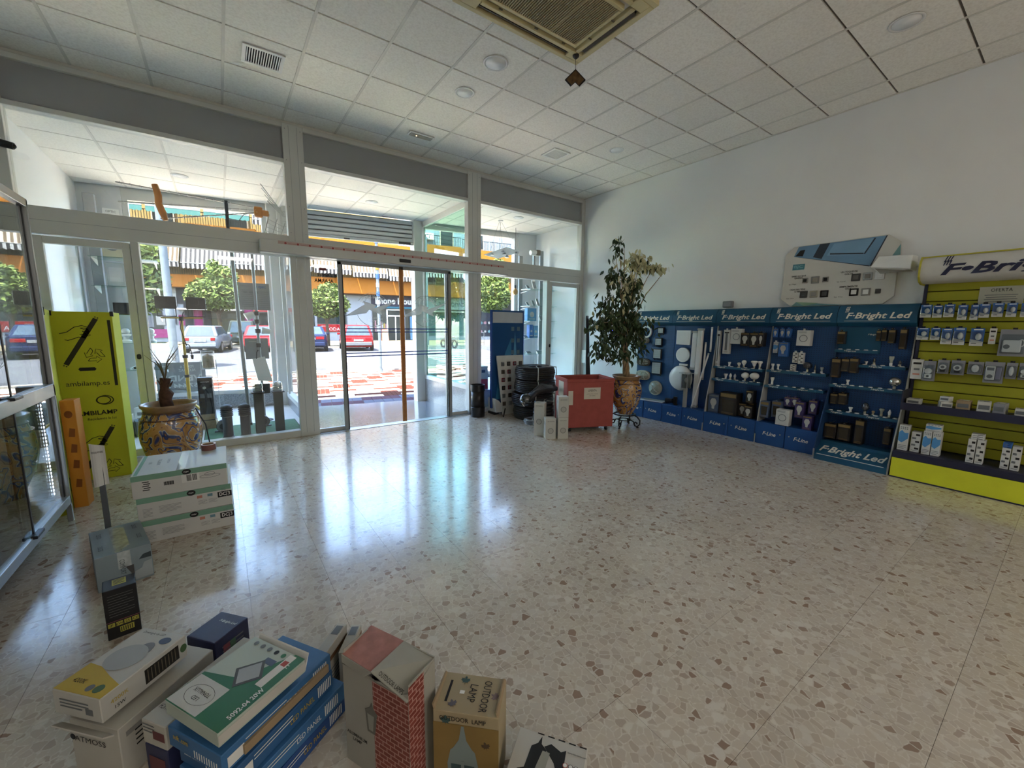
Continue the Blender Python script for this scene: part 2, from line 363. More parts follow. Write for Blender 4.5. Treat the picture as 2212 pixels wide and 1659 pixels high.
for y in ys: B(XL, min(XR, (8.57-y)/.18), y-.006, y+.006, DZ+.002, DZ+.008).build('grid_runner', M('runner_light', '#a9a49a', .7), c2)
# ---- shop front in the room's plane: mullions, rails, fascia, panes
sf = struct('window_1')
Y0, Y1 = 5.985, 6.11
def fr(name, x0, x1, z0, z1, y0=Y0, y1=Y1, mat=ALU, par=None, bv=.004): return B(x0, x1, y0, y1, z0, z1).build(name, mat, par or sf, bevel=bv)
for x0, x1 in ((-1.57,-1.47),(.80,1.03),(3.38,3.62),(5.91,6.0)): fr('mullion', x0, x1, 0, CZ-.035)
for x in (.87, .96): fr('mullion_groove', x-.002, x+.002, .05, 3.9, Y0-.001, Y0+.001, ALU2, bv=0)
for x in (3.46, 3.55): fr('mullion_groove', x-.002, x+.002, .05, 3.9, Y0-.001, Y0+.001, ALU2, bv=0)
for z in (3.86, 3.5, 2.95, 2.64):
    for x in (.83, 1.0, 3.41, 3.59):
        MB().cyl((x, Y0-.0015, z), (x, Y0+.002, z), .006, n=8).build('screw', ALU2, sf)
BAYS = ((-1.47,.80),(1.03,3.38),(3.62,5.91))
for x0, x1 in BAYS:
    fr('head_rail', x0, x1, 3.87, CZ-.035); fr('fascia_panel', x0, x1, 3.51, 3.87, 6.03, 6.09, FASC, bv=0)
    fr('upper_rail', x0, x1, 3.462, 3.51); fr('transom', x0, x1, 2.345, 2.60)
    fr('transom_groove', x0, x1, 2.47, 2.474, Y0-.001, Y0+.001, ALU2, bv=0)
    fr('upper_pane', x0, x1, 2.60, 3.462, 6.046, 6.052, GLASS, bv=0)
# lower left window, lower right window
fr('window_stile', -.70, -.635, .0, 2.345); fr('sill_rail', -.635, .80, 0, .085); fr('lower_pane', -.635, .80, .085, 2.345, 6.046, 6.052, GLASS, bv=0)
fr('sill_rail', 3.62, 5.06, 0, .06); fr('window_stile', 5.06, 5.125, 0, 2.345); fr('lower_pane', 3.62, 5.06, .06, 2.345, 6.046, 6.052, GLASS, bv=0)
# side lights of the sliding door
for x0, x1 in ((1.03,1.40),(3.02,3.38)):
    fr('sidelight_rail', x0, x1, .0, .055, 6.04, 6.09); fr('sidelight_pane', x0, x1, .055, 2.345, 6.062, 6.068, GLASS, bv=0)
fr('sidelight_stile', 1.40, 1.43, 0, 2.345, 6.045, 6.085); fr('sidelight_stile', 2.99, 3.02, 0, 2.345, 6.045, 6.085)
# hinged glass doors at both ends
def hinged(name, x0, x1, lockx):
    d = struct(name)
    for a, b in ((x0, x0+.065), (x1-.065, x1)): fr('stile', a, b, .02, 2.33, 6.0, 6.06, par=d)
    fr('top_rail', x0+.065, x1-.065, 2.26, 2.33, 6.0, 6.06, par=d); fr('bottom_rail', x0+.065, x1-.065, .02, .1, 6.0, 6.06, par=d)
    fr('pane', x0+.065, x1-.065, .1, 2.26, 6.028, 6.034, GLASS, par=d, bv=0)
    l = MB().prism(circ(.018, 16, 0, .012)[0:9]+circ(.018, 16, 0, -.012)[8:16]+[(.018, -.012)], (lockx, 5.999, 1.13), (1,0,0), (0,0,1), (0,-.008,0)).build('lock', BLACK, d)
    return d
hinged('door_1', -1.40, -.705, -.735); hinged('door_4', 5.13, 5.905, 5.16)
# ---- automatic sliding leaves
LEAF = M('door_leaf_frame', '#8f918f', .4, .3, .05)
WOOD = M('copper_brown_edge', '#a8713e', .35, .4, .12, 12)
BLUE = M('blue_tape', '#23419a', .5)
FROST = M('frosted_decal', '#d9dad6', .7)
FROST2 = decalmat('grey_decal', '#b9b4ab', .3)
def leaf(name, x0, x1, side):
    d = struct(name); o = x0 if side < 0 else x1
    B(*sorted((o, o-side*.05)), 5.955, 5.982, .012, 2.34).build('stile', LEAF, d, bevel=.003)
    B(*sorted((o-side*.05, o-side*.066)), 5.962, 5.975, .012, 2.34).build('rubber_gasket', BLACK, d)
    mx = x1 if side < 0 else x0
    B(*sorted((mx, mx+side*.032)), 5.955, 5.982, .03, 2.34).build('meeting_edge', WOOD, d, bevel=.003)
    B(x0, x1, 5.955, 5.982, 2.30, 2.345).build('top_rail', LEAF, d)
    B(x0+.01, x1-.01, 5.966, 5.972, .02, 2.30).build('pane', GLASS, d)
    for z in (1.44, 1.395, 1.10, 1.055): B(x0+.01, x1, 5.9635, 5.9655, z-.007, z+.007).build('blue_line', BLUE, d)
    cx = (x0+x1)/2+(.02 if side < 0 else -.02); cz = 1.71
    tq = MB()
    for a0, a1, rr in ((200, 345, .235), (30, 150, .235)):
        pts = [(cx+rr*math.cos(R(a)), 5.9640, cz+rr*math.sin(R(a))) for a in range(a0, a1+1, 5)]; tq.tube(pts, .0035, 4)
    tq.build('decal_ring', FROST2, d)
    bolt = [(-.40,-.12),(-.12,.05),(-.14,.10),(.05,.04),(.0,.0),(.36,.13),(.10,-.04),(.13,-.10),(-.06,-.02),(-.10,-.07)]
    poly('decal_bolt', bolt, FROST2, d, (cx, 5.9645, cz+.02), (1,0,0), (0,0,1), .0012)
    for k, ch in enumerate('SUMINISTROS'):          # lettering on an arc, seen mirrored from inside
        a = R(35+k*11)
        text('decal_letter', ch, .05, FROST2, d, (cx+.185*math.cos(a), 5.9635, cz+.185*math.sin(a)), (-math.sin(-a)*-1 if False else -math.sin(a)*-1*-1, 0, math.cos(a)), (math.cos(a), 0, math.sin(a)), bold=.01)
    text('decal_words', 'MATERIAL\nELECTRICO', .07, FROST2, d, (cx+.03, 5.9635, cz-.14), (-1,0,.18), (.18,0,1))
    return d
leaf('door_2', 1.355, 2.235, -1); leaf('door_3', 2.235, 3.045, 1)
struct('trim_1', B(1.03, 3.38, 5.95, 6.10, -.004, .006), ALU2)
# sticker on the left sidelight, read from the street
st = thing('alarm_sticker', 'mirrored black alarm sticker on the glass left of the sliding door', 'sticker', (1.2, 6.058, 2.12))
text('lettering', 'ALARMA', .05, INK, st, (0,0,-.04), (-1,0,0), fit=.24, bold=.02); text('script_lettering', 'Direct', .05, INK, st, (.01,0,.04), (-1,0,0), shear=.4)
rect('red_mark', .09, .035, M('dark_red_ink', '#6d2a2a', .6), st, (-.01,0,.11))
# ---- operator box over the sliding door
op = thing('door_operator', 'long white automatic door operator box with red dotted warning strip', 'door operator', (0, 5.985, 2.35))
B(.47, 4.06, -.145, 0, 0, .16).build('housing', ALU, op, bevel=.012, seg=2); B(.47, 4.06, -.147, -.06, .004, .012).build('lower_lip', ALU2, op)
B(.66, 3.98, -.1475, -.146, .115, .15).build('warning_strip', M('pinkish_strip', '#c9aca4', .6), op)
RED = M('warning_red', '#a5403c', .6)
for k in range(24):
    x = .74+k*.136; MB().cyl((x, -.1478, .128), (x, -.1485, .128), .013, n=12).xf(Matrix.Identity(4)).build('red_dot', RED, op)
    B(x+.03, x+.115, -.1484, -.1478, .125, .128).build('red_dash', RED, op)
for s_ in (0,):
    B(2.17, 2.34, -.165, -.146, .04, .085).build('sensor', BLACK, op, bevel=.01, seg=2)
# ---- street side: piers, base walls, outer windows, porch
PIER = M('street_pier_paint', '#d9dad9', .75, 0, .04, 2)
def sbox(x0, x1, d0, d1, z0, z1):     # box that follows the slanted street line
    return MB().hexa([(x0,fy(x0)+d0,z0),(x1,fy(x1)+d0,z0),(x1,fy(x1)+d1,z0),(x0,fy(x0)+d1,z0)], [(x0,fy(x0)+d0,z1),(x1,fy(x1)+d0,z1),(x1,fy(x1)+d1,z1),(x0,fy(x0)+d1,z1)])
struct('wall_front', sbox(XL, -1.07, 0, .25, -.15, 3.6), PIER); struct('wall_front', sbox(5.55, XR, 0, .25, -.15, 3.6), PIER)
struct('wall_front', sbox(XL-.2, XR+.2, .02, .3, 3.6, 4.25), PIER)
def outer(name, x0, x1, zb, zh, posts=()):
    w = struct(name)
    sbox(x0, x1, .0, .22, -.15, zb).build('base_wall', GRANITE, w); sbox(x0, x1, .02, .12, zb, zb+.07).build('sill', ALU, w); sbox(x0, x1, .02, .12, zh, 3.6).build('head', ALU, w)
    sbox(x0, x0+.07, .02, .12, zb+.07, zh).build('jamb', ALU, w); sbox(x1-.07, x1, .02, .12, zb+.07, zh).build('jamb', ALU, w)
    for p in posts: sbox(p-.025, p+.025, .02, .12, zb+.07, zh).build('post', ALU, w)
    sbox(x0+.07, x1-.07, .06, .066, zb+.07, zh).build('pane', GLASS, w); return w
outer('window_2', -1.07, .80, .27, 3.36); outer('window_3', 3.45, 5.55, .42, 3.42)
def side(name, x, ya, yb, zb, gl, post):
    w = struct(name)
    B(x-.04, x+.04, ya, yb, -.15, zb).build('base_wall', GRANITE, w); B(x-.05, x+.05, ya, yb, zb, zb+.075).build('sill_rail', ALU, w)
    B(x-.03, x+.03, ya, yb, 3.43, 3.53).build('head_rail', ALU, w); B(x-.004, x+.004, ya, yb-.02, zb+.075, 3.43).build('pane', gl, w)
    B(*post).build('corner_post', ALU, w, bevel=.006); return w
side('window_4', .97, 6.11, fy(.97)-.02, .20, GLASS, (.81, 1.03, fy(.9)-.06, fy(.9)+.13, -.12, 3.6))
side('window_5', 3.47, 6.11, fy(3.47)-.02, .40, GREENGLASS, (3.25, 3.43, fy(3.3)-.08, fy(3.3)+.12, -.12, 3.6))
B(.92, .95, fy(.97)-.33, fy(.97)-.29, .27, 3.43).build('inner_post', ALU, bpy.data.objects['window_4'])
# floors of the display zone and porch
struct('floor_porch', MB().hexa([(1.0,FY+.06,-.15),(3.43,FY+.06,-.15),(3.43,fy(3.43)+.15,-.2),(1.0,fy(1)+.15,-.2)], [(1.0,FY+.06,-.004),(3.43,FY+.06,-.004),(3.43,fy(3.43)+.15,-.075),(1.0,fy(1)+.15,-.075)]), PORCHM)
struct('floor_display', MB().hexa([(XL,FY+.06,-.15),(.93,FY+.06,-.15),(.93,fy(.93),-.15),(XL,fy(XL),-.15)], [(XL,FY+.06,.03),(.93,FY+.06,.03),(.93,fy(.93),.03),(XL,fy(XL),.03)]), M('display_floor_stone', '#e0e1e0', .35, 0, .06, 20))
struct('floor_display', MB().hexa([(3.51,FY+.11,-.15),(XR,FY+.11,-.15),(XR,fy(XR),-.15),(3.51,fy(3.51),-.15)], [(3.51,FY+.11,.36),(XR,FY+.11,.36),(XR,fy(XR),.36),(3.51,fy(3.51),.36)]), M('display_floor_stone', '#e0e1e0', .35, 0, .06, 20))
# ---- roller shutter, raised
rs = thing('roller_shutter', 'pale grey roller shutter raised over the porch opening', 'shutter', (0, 0, 0))
SHM = M('shutter_steel', '#bfc3c4', .45, .2, .04)
for k in range(5):
    z0 = 3.115+k*.082
    sbox(1.04, 3.25, -.03+.004*(k % 2), .0, z0, z0+.066).build('slat', SHM, rs, bevel=.012, seg=2)
sbox(1.04, 3.25, -.004, .006, 3.1, 3.52).build('dark_gap_sheet', M('shutter_gap', '#5d6163', .6), rs); sbox(1.04, 3.25, -.04, .01, 3.06, 3.112).build('bottom_bar', SHM, rs, bevel=.005); sbox(2.98, 3.2, -.046, -.04, 3.065, 3.107).build('lock_plate', BLACK, rs); sbox(2.0, 2.1, -.046, -.04, 3.06, 3.085).build('pull_handle', BLACK, rs)  # dark sheet added behind the slats to draw their gap lines
# ---- small fittings on the ceilings
def downlight(x, y, z, r, label, depth=.03, lamp='#f4f6f6'):
    t = thing('downlight', label, 'ceiling light', (x, y, z), 0, None)
    MB().lathe([(r*1.0,-.004),(r*.98,-.009),(r*.84,-.01),(r*.80,.0)], n=28).build('trim_ring', WHITE, t, smooth=True)
    MB().lathe([(r*.80,-.0085),(r*.79,-.003),(r*.77,-.0025),(.001,-.0025)], n=28).build('lens', M('opal_lens', lamp, .3), t, smooth=True); return t
downlight(2.312, 3.553, CZ, .12, 'large round recessed downlight nearest the air conditioner cassette'); downlight(2.316, 4.16, CZ, .105, 'round recessed downlight between the cassette downlight and the doors')
downlight(4.726, 4.15, CZ, .10, 'round recessed downlight above the blue display stands'); downlight(4.70, 1.155, CZ, .115, 'round recessed downlight nearest the right edge of the picture')
for x, y, w in ((-.29,7.6,'left display window'),(2.234,7.21,'entrance porch'),(4.77,6.52,'right display window')): downlight(x, y, DZ, .10, 'small round ceiling light in the '+w, lamp='#e2c9a4')
# ================================================================ STREET
EXR = math.atan2(-.177, .984); MATT = True
def EX(u, v, z=0): return (u*.984+v*.177, 8.59-u*.177+v*.984, z)
def ething(name, label, cat, u, v, z=0, rz=0, group=None): return thing(name, label, cat, EX(u, v, z), EXR+rz, group)
def estruct(name, mb, mat, u=0, v=0, z=0): 
    o = struct(name, mb, mat); o.location = EX(u, v, z); o.rotation_euler = (0, 0, EXR); return o
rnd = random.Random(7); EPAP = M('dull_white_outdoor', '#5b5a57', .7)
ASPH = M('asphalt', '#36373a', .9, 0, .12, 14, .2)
estruct('road', B(-40, 45, 6.6, 21.5, -.3, -.06), ASPH)
KERB = M('kerb_stone', '#5b5853', .85, 0, .1)
estruct('kerb_near', B(-40, 45, 6.35, 6.6, -.3, -.03), KERB); estruct('kerb_far', B(-40, 45, 21.5, 21.75, -.3, .03), KERB)
CREAM = M('cream_paver', '#b5ab98', .85, 0, .08, 5); TERRA = M('red_paver', '#3a1b12', .85, 0, .1, 5); GSHADE = M('shaded_grey_paver', '#4a4b55', .85, 0, .1, 5); PLUMSHADE = M('shaded_plum_paver', '#3d2830', .85, 0, .1, 5)
sw = estruct('pavement_near', B(-40, 45, .14, 6.35, -.3, -.095), M('paver_bed', '#776f5e', .9))
sw.name = 'sidewalk'
def meshbox(w, d, mat, nm='paver', h=.012): return B(.004, w-.004, .004, d-.004, 0, h).mesh(nm, mat)
pv = {}
def paver(u, v, w, d, mat, par):
    k = (round(w, 3), round(d, 3), mat.name)
    if k not in pv: pv[k] = meshbox(w, d, mat)
    put('paver', pv[k], par, (u, v, -.095))
allp = []
for r in range(7):                      # rows of ribbed squares and striped blocks
    v0 = .95+r*.78
    if v0+.76 > 6.4: break
    for k in range(-4, 14):
        u0 = k*1.0+(.5 if r % 2 else 0)-1.2
        red = (k+(r//2)) % 2 == 0
        for q in range(4): allp.append((u0+q*.1, v0, .1, .78, TERRA if red else CREAM))
        for q in range(3): allp.append((u0+.4, v0+q*.26, .6, .26, TERRA if q == 1 else CREAM))
allp.sort(key=lambda p: (abs(p[0]+.2-(1.2+p[1]*.32)) > 1.5+p[1]*.3, p[1]))
srest = {}
for i, p in enumerate(allp):
    if i < 230: paver(*p, sw)
    else: srest.setdefault(p[4].name, MB()).box(p[0]+.004, p[0]+p[2]-.004, p[1]+.004, p[1]+p[3]-.004, -.095, -.083)
k = 0
for iu in range(0, 14):                 # threshold strip, pavers coloured dark for the building's shade
    for iv in range(4):
        paver(.7+iu*.2, .15+iv*.2, .2, .2, PLUMSHADE if ((iu//4)+(iv//2)) % 2 else GSHADE, sw)
for nm, mb in srest.items(): mb.build('pavers_rest', MATS[nm], sw, kind='stuff')
estruct('pavement_far', B(-40, 45, 21.75, 33, -.3, .02), M('far_paving', '#4f493c', .85, 0, .12, 1.5))
PAINT = M('road_paint', '#706f6c', .7, 0, .08, 10)
zb = thing('zebra_crossing', 'white striped pedestrian crossing on the asphalt right of the door', 'crossing', EX(8, 13, -.06), EXR)
for k in range(9): B(-1.7, 3.2, -5.3+k*1.15, -4.75+k*1.15, 0, .004).build('stripe', PAINT, zb)
pk = thing('road_marking', 'small white painted road rectangle in front of the red hatchback', 'road marking', EX(2.3, 8.6, -.06), EXR)
for a in ((-.35,.35,0,.14),(-.35,.35,2.1,2.24),(-.35,-.25,.14,2.1),(.25,.35,.14,2.1),(-.12,.12,.5,.62),(-.12,.12,1.0,1.12),(-.12,.12,1.5,1.62)): B(*a, 0, .004).build('painted_bar', PAINT, pk)
ln = thing('lane_line', 'thin curved white lane line right of the road rectangle', 'road marking', EX(3.6, 7.2, -.06), EXR)
MB().tube([(0,0,0),(-.05,1.5,0),(-.25,3,0),(-.5,4.4,0)], .05, 4).xf(Matrix.Diagonal((1,1,.04,1))).build('painted_line', PAINT, ln)
mh = thing('manhole_cover', 'dark manhole cover in the road near the left sidelight', 'manhole cover', EX(1.3, 7.3, -.06), EXR); MB().lathe([(.35,0),(.33,.006),(.02,.006)], n=20).build('lid', M('cast_iron', '#2f2f31', .7), mh); ringmb((0,0,0), (1,0,0), (0,1,0), .36, .40, (0,0,.005)).build('rim', M('cast_iron', '#2f2f31', .7), mh)
# ---------------------------------------------------------------- cars (rear towards the shop)
CARGLASS = M('car_glass', '#252f38', .08, 0, .15, 3, spec=.9); TYRE = M('tyre', '#0f0f0f', .8); RIM = M('alloy_rim', '#6e6f72', .3, .7)
LAMPR = M('tail_lamp', '#510a0f', .2, coat=.6); PLATE = M('number_plate', '#5b5c5d', .5); BUMP = M('bumper_grey', '#3c3d3f', .6)
def car(name, label, u, v, col, W_=1.76, L_=4.2, H_=1.48, style='hatch', lampw=.2, plate='', lowgrey=False, rz=0, roughn=.25):
    t = ething(name, label, 'car', u, v, -.06, rz); pm = M('paint_'+name+col, col, roughn, .15, .02, coat=.7); w = W_/2
    st_ = [(0,.80,.36,.80),(.10,.93,.27,.86),(.45,.99,.22,.93),(1.0,1,.20,.95),(L_-1.3,1,.20,.95),(L_-.5,.97,.22,.86),(L_-.12,.90,.28,.74),(L_,.76,.36,.66)]
    if style == 'sedan': st_[0] = (0,.80,.36,.93); st_[1] = (.10,.92,.27,.97); st_[2] = (.45,.98,.22,.98)
    ring = []; vs = []
    for y, k, zb_, zt in st_:
        ww = w*k
        for x, z in ((-.86,zb_),(-.97,zb_+.14),(-1,zb_+.34),(-.985,zt-.1),(-.93,zt),(.93,zt),(.985,zt-.1),(1,zb_+.34),(.97,zb_+.14),(.86,zb_)): vs.append((x*ww, y, z))
    n = 10; fs = []
    for i in range(len(st_)-1):
        for j in range(n): fs.append((i*n+j, i*n+(j+1) % n, (i+1)*n+(j+1) % n, (i+1)*n+j))
    fs += [tuple(range(n-1, -1, -1)), tuple(range((len(st_)-1)*n, len(st_)*n))]
    fs = [tuple(reversed(f)) for f in fs]
    MB().add(vs, fs).build('body', pm, t, smooth=R(40))
    if style == 'sedan': yb0, yr0, yr1, yb1, zb_ = .75, 1.35, 2.5, L_-1.25, .95
    else: yb0, yr0, yr1, yb1, zb_ = .10, .42, 2.3, L_-1.15, .87
    b = [(-w*.93,yb0,zb_),(w*.93,yb0,zb_),(w*.93,yb1,zb_),(-w*.93,yb1,zb_)]; rw = w*.72
    tp = [(-rw,yr0,H_),(rw,yr0,H_),(rw,yr1,H_),(-rw,yr1,H_)]
    MB().hexa(b, tp).build('cabin', pm, t, bevel=.06, seg=3)
    def pane(nm, p, q, r_, s_, inset, off):
        P = [Vector(x) for x in (p, q, r_, s_)]; c = sum(P, Vector())/4; nn = (P[1]-P[0]).cross(P[3]-P[0]).normalized()
        P = [c+(x-c)*inset+nn*off for x in P]; Q = [x+nn*.008 for x in P]
        return MB().hexa(P, Q).build(nm, CARGLASS, t)
    pane('rear_window', b[0], b[1], tp[1], tp[0], .82, .002)
    pane('side_window', b[1], b[2], tp[2], tp[1], .84, .002); pane('side_window', b[3], b[0], tp[0], tp[3], .84, .002); pane('windscreen', b[2], b[3], tp[3], tp[2], .86, .002)
    for s_ in (-1, 1):
        zc = .72 if style != 'sedan' else .78
        hexl = B(*sorted((s_*w*.80, s_*(w*.80-lampw))), -.012, .05, zc-.07, zc+.09); l = hexl.build('tail_lamp', LAMPR, t, bevel=.02, seg=2)
        for y in (.72, L_-.85):
            wl = MB().cyl((s_*w*.80, y, .31), (s_*w*1.0, y, .31), .31, n=20).build('tyre', TYRE, t, bevel=.02); MB().cyl((s_*w*1.0, y, .31), (s_*w*1.008, y, .31), .2, n=14).build('rim', RIM, wl)
        B(*sorted((s_*w*.98, s_*w*1.16)), L_-1.75, L_-1.62, .92, 1.05).build('mirror', pm, t, bevel=.03, seg=2)
    B(-w*.84, w*.84, -.03, .12, .34, .56).build('rear_bumper', BUMP if lowgrey else pm, t, bevel=.04, seg=2)
    pl_ = B(-.26, .26, -.034, -.008, .60 if style != 'sedan' else .70, .71 if style != 'sedan' else .81).build('number_plate', PLATE, t)
    if plate: text('plate_lettering', plate, .075, INK, pl_, (0, -.0352, .655 if style != 'sedan' else .755), fit=.42)
    MB().cyl((0, 1.0, H_-.01), (0, .85, H_+.13), .008, n=6).build('aerial', BLACK, t)
    B(-.3, .3, -.006, .0, .46, .475).build('bumper_line', BLACK, t)
    return t
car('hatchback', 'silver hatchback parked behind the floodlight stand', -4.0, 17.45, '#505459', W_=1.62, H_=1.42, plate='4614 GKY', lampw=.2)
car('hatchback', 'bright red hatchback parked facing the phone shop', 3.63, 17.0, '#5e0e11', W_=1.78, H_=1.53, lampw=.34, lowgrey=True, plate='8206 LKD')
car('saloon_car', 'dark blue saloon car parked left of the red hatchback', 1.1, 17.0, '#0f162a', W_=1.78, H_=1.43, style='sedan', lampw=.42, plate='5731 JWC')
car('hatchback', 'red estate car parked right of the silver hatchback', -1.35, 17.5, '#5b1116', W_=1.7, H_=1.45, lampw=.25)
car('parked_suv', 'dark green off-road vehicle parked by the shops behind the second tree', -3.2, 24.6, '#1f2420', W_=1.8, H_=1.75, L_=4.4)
# ---------------------------------------------------------------- street furniture
def pole(name, label, u, v, r, h, mat, cat='lamp post', bandz=()):
    t = ething(name, label, cat, u, v, -.09); MB().cyl((0,0,0), (0,0,h), r, r*.8, 14).build('shaft', mat, t, smooth=R(40)); MB().cyl((0,0,0), (0,0,.12), r*1.5, r*1.4, 14).build('base', mat, t); return t
GPOLE = M('galvanised_pole', '#444a4f', .5, .3, .12, 9)
p_ = pole('lamp_post', 'thick grey lamp post at the kerb left of the silver hatchback', -2.15, 5.9, .10, 6.5, GPOLE)
B(-.04, .04, -.102, -.09, .55, .75).build('service_hatch', BLACK, p_)
p_ = pole('banner_pole', 'pole with blue and white banner in front of the phone shop sign', 3.38, 5.9, .05, 5, GPOLE)
for k in range(9): MB().cyl((0,0,2.25+k*.28), (0,0,2.25+k*.28+.14), .056, n=12).build('banner_band', M('banner_blue', '#1f3351', .7) if k % 2 else (M('banner_yellow', '#5e4918', .7) if k in (4,) else EPAP), p_)
pole('lamp_post', 'slim pale lamp post on the far pavement by the clothes shop', 9.0, 22.3, .09, 8, GPOLE)
for u, nm in ((6.7, 'left'), (7.95, 'right')):
    t = ething('bollard', nm+' grey iron bollard of the pair beside the crossing', 'bollard', u, 6.15, -.09)
    MB().lathe([(.13,0),(.13,.06),(.10,.08),(.075,.62),(.09,.64),(.09,.67),(.06,.72),(.055,.80),(.02,.86),(.001,.87)], n=16).build('post', M('bollard_grey', '#484c4f', .55, .3), t, smooth=R(35)); ringmb((0,0,.5), (1,0,0), (0,1,0), .07, .1, (0,0,.03), 16).build('collar', M('bollard_grey', '#484c4f', .55, .3), t)
fn = ething('street_railing', 'black pedestrian guard railing on the far pavement', 'railing', 11.6, 20.9, 0)
for x in (-1.4, -.7, 0, .7, 1.4): MB().cyl((x,0,0), (x,0,1), .025, n=8).build('post', DARK, fn)
for z in (.25, .6, .98): MB().cyl((-1.4,0,z), (1.4,0,z), .02, n=8).build('rail', DARK, fn)
mb_ = ething('motorcycle', 'parked motorcycle beside the crossing seen through the greenish glass', 'motorcycle', 9.9, 18.6, -.06, R(20))
for y in (0, 1.3): ringmb((0,y,.3), (0,1,0), (0,0,1), .2, .3, (.08,0,0), 20).build('wheel', TYRE, mb_)
MB().ell((.04,.75,.75), .15, .35, .16).build('tank', M('moto_red', '#661c24', .3), mb_, smooth=True); B(-.08, .16, .0, .55, .72, .82).build('seat', BLACK, mb_, bevel=.03); B(-.1, .18, .35, .95, .32, .6).build('engine', BUMP, mb_, bevel=.03)
MB().tube([(.04,1.3,.3),(.04,1.1,.9),(.04,1.05,1.05)], .03).build('fork', CHROME, mb_); MB().cyl((-.3,1.05,1.05), (.38,1.05,1.05), .02).build('handlebar', BLACK, mb_)
# ---------------------------------------------------------------- trees
BARK = M('bark', '#2f271f', .9, 0, .25, 14, .6)
def leafmat(name, a, b):
    if name in MATS: return MATS[name]
    mt, n, bs = newmat(name); g = n.nodes.new('ShaderNodeNewGeometry'); r = n.nodes.new('ShaderNodeValToRGB')
    r.color_ramp.elements[0].color = lin(a); r.color_ramp.elements[1].color = lin(b); n.links.new(g.outputs['Random Per Island'], r.inputs[0]); n.links.new(r.outputs[0], bs.inputs['Base Color'])
    bs.inputs['Roughness'].default_value = .5; bs.inputs['Subsurface Weight'].default_value = 0
    MATS[name] = mt; return mt
TLEAF = leafmat('orange_tree_leaf', '#1f2a14', '#4f5a2a')
def leaves(mb, blobs, n, size, rg, fold=.25):
    tot = sum(b[3]*b[4]*b[5] for b in blobs)
    for b in blobs:
        for _ in range(int(n*b[3]*b[4]*b[5]/tot)):
            while True:
                p = Vector((rg.uniform(-1,1), rg.uniform(-1,1), rg.uniform(-1,1)))
                if p.length <= 1 and (p.length > .55 or rg.random() < .25): break
            c = Vector((b[0]+p.x*b[3], b[1]+p.y*b[4], b[2]+p.z*b[5])); s = size*rg.uniform(.7, 1.3)
            d = Vector((rg.uniform(-1,1), rg.uniform(-1,1), rg.uniform(-.9,.4))).normalized(); e = d.orthogonal().normalized(); e.rotate(Matrix.Rotation(rg.uniform(0, 6.28), 3, d)); nn = d.cross(e)
            mb.add([c-d*s, c+e*s*.42+nn*s*fold*.3, c+d*s, c-e*s*.42+nn*s*fold*.3], [(0,1,2,3)])
    return mb
def tree(label, u, v, h, trunk_h, blobs, n, size, tr=.09, seed=1):
    t = ething('orange_tree', label, 'tree', u, v, 0, 0, 'street trees'); rg = random.Random(seed)
    MB().tube([(0,0,-.1),(.03,.02,trunk_h*.5),(-.03,0,trunk_h),(0,0,trunk_h+.5)], [tr*1.3,tr,tr*.9,tr*.5], 10).build('trunk', BARK, t, smooth=True)
    br = MB()
    for b in blobs: br.tube([(0,0,trunk_h-.1),((b[0])*.5,b[1]*.5,(trunk_h+b[2])*.5),(b[0],b[1],b[2])], [tr*.6,tr*.4,tr*.2], 6)
    br.build('branches', BARK, t); leaves(MB(), blobs, n, size, rg).build('foliage', TLEAF, t); return t
tree('large leafy street tree close to the pavement at the left window', -3.9, 9.0, 4.6, 1.7, [(0,0,2.9,1.05,1.0,1.15),(.35,-.1,3.6,.7,.7,.6),(-.5,0,2.4,.7,.7,.7),(.4,0,2.3,.5,.5,.55),(0,.1,4.1,.6,.6,.5)], 6500, .10, .1, 3)
tree('round street tree with twisted trunk behind the silver hatchback', -4.0, 22.6, 4.9, 2.1, [(0,0,3.3,1.6,1.4,1.05),(.3,-.2,4.3,.9,.9,.7),(-.9,0,3.1,.8,.8,.7),(.9,0,3.3,.8,.8,.7),(-.1,-.1,5.0,.4,.4,.4)], 5500, .14, .12, 4)
tree('round street tree behind the blue saloon car', 2.1, 21.9, 4.2, 1.7, [(0,0,2.9,1.3,1.2,1.0),(.3,-.1,3.7,.8,.8,.55),(.7,0,2.8,.8,.8,.7),(-.7,0,2.9,.7,.7,.7)], 5000, .14, .1, 5)
tree('tall street tree behind the right display window', 11.5, 15.4, 5.6, 2.2, [(0,0,3.6,1.0,1.0,1.3),(.3,0,4.8,.7,.7,.8),(-.3,0,2.9,.7,.7,.6),(.5,0,3.2,.6,.6,.7)], 5000, .12, .1, 6)
# ---------------------------------------------------------------- the building across the street
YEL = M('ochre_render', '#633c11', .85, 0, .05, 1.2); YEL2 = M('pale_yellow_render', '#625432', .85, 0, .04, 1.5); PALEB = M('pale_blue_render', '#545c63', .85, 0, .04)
bd = ething('apartment_building', 'ochre apartment building with balconies and striped awnings across the street', 'building', 0, 32, 0)
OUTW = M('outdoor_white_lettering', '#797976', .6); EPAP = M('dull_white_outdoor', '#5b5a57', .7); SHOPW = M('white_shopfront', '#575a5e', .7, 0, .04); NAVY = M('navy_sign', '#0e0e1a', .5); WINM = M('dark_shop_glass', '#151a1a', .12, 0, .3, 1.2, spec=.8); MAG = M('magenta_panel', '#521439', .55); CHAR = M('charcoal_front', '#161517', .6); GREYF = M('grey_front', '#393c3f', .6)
B(-18, 28, .05, 4, 0, 4.2).build('ground_wall', SHOPW, bd); B(-18, 28, .4, 4, 4.2, 12.6).build('upper_wall', YEL2, bd); B(8.8, 28, .3, .42, 8.9, 12.7).build('upper_wall', PALEB, bd)
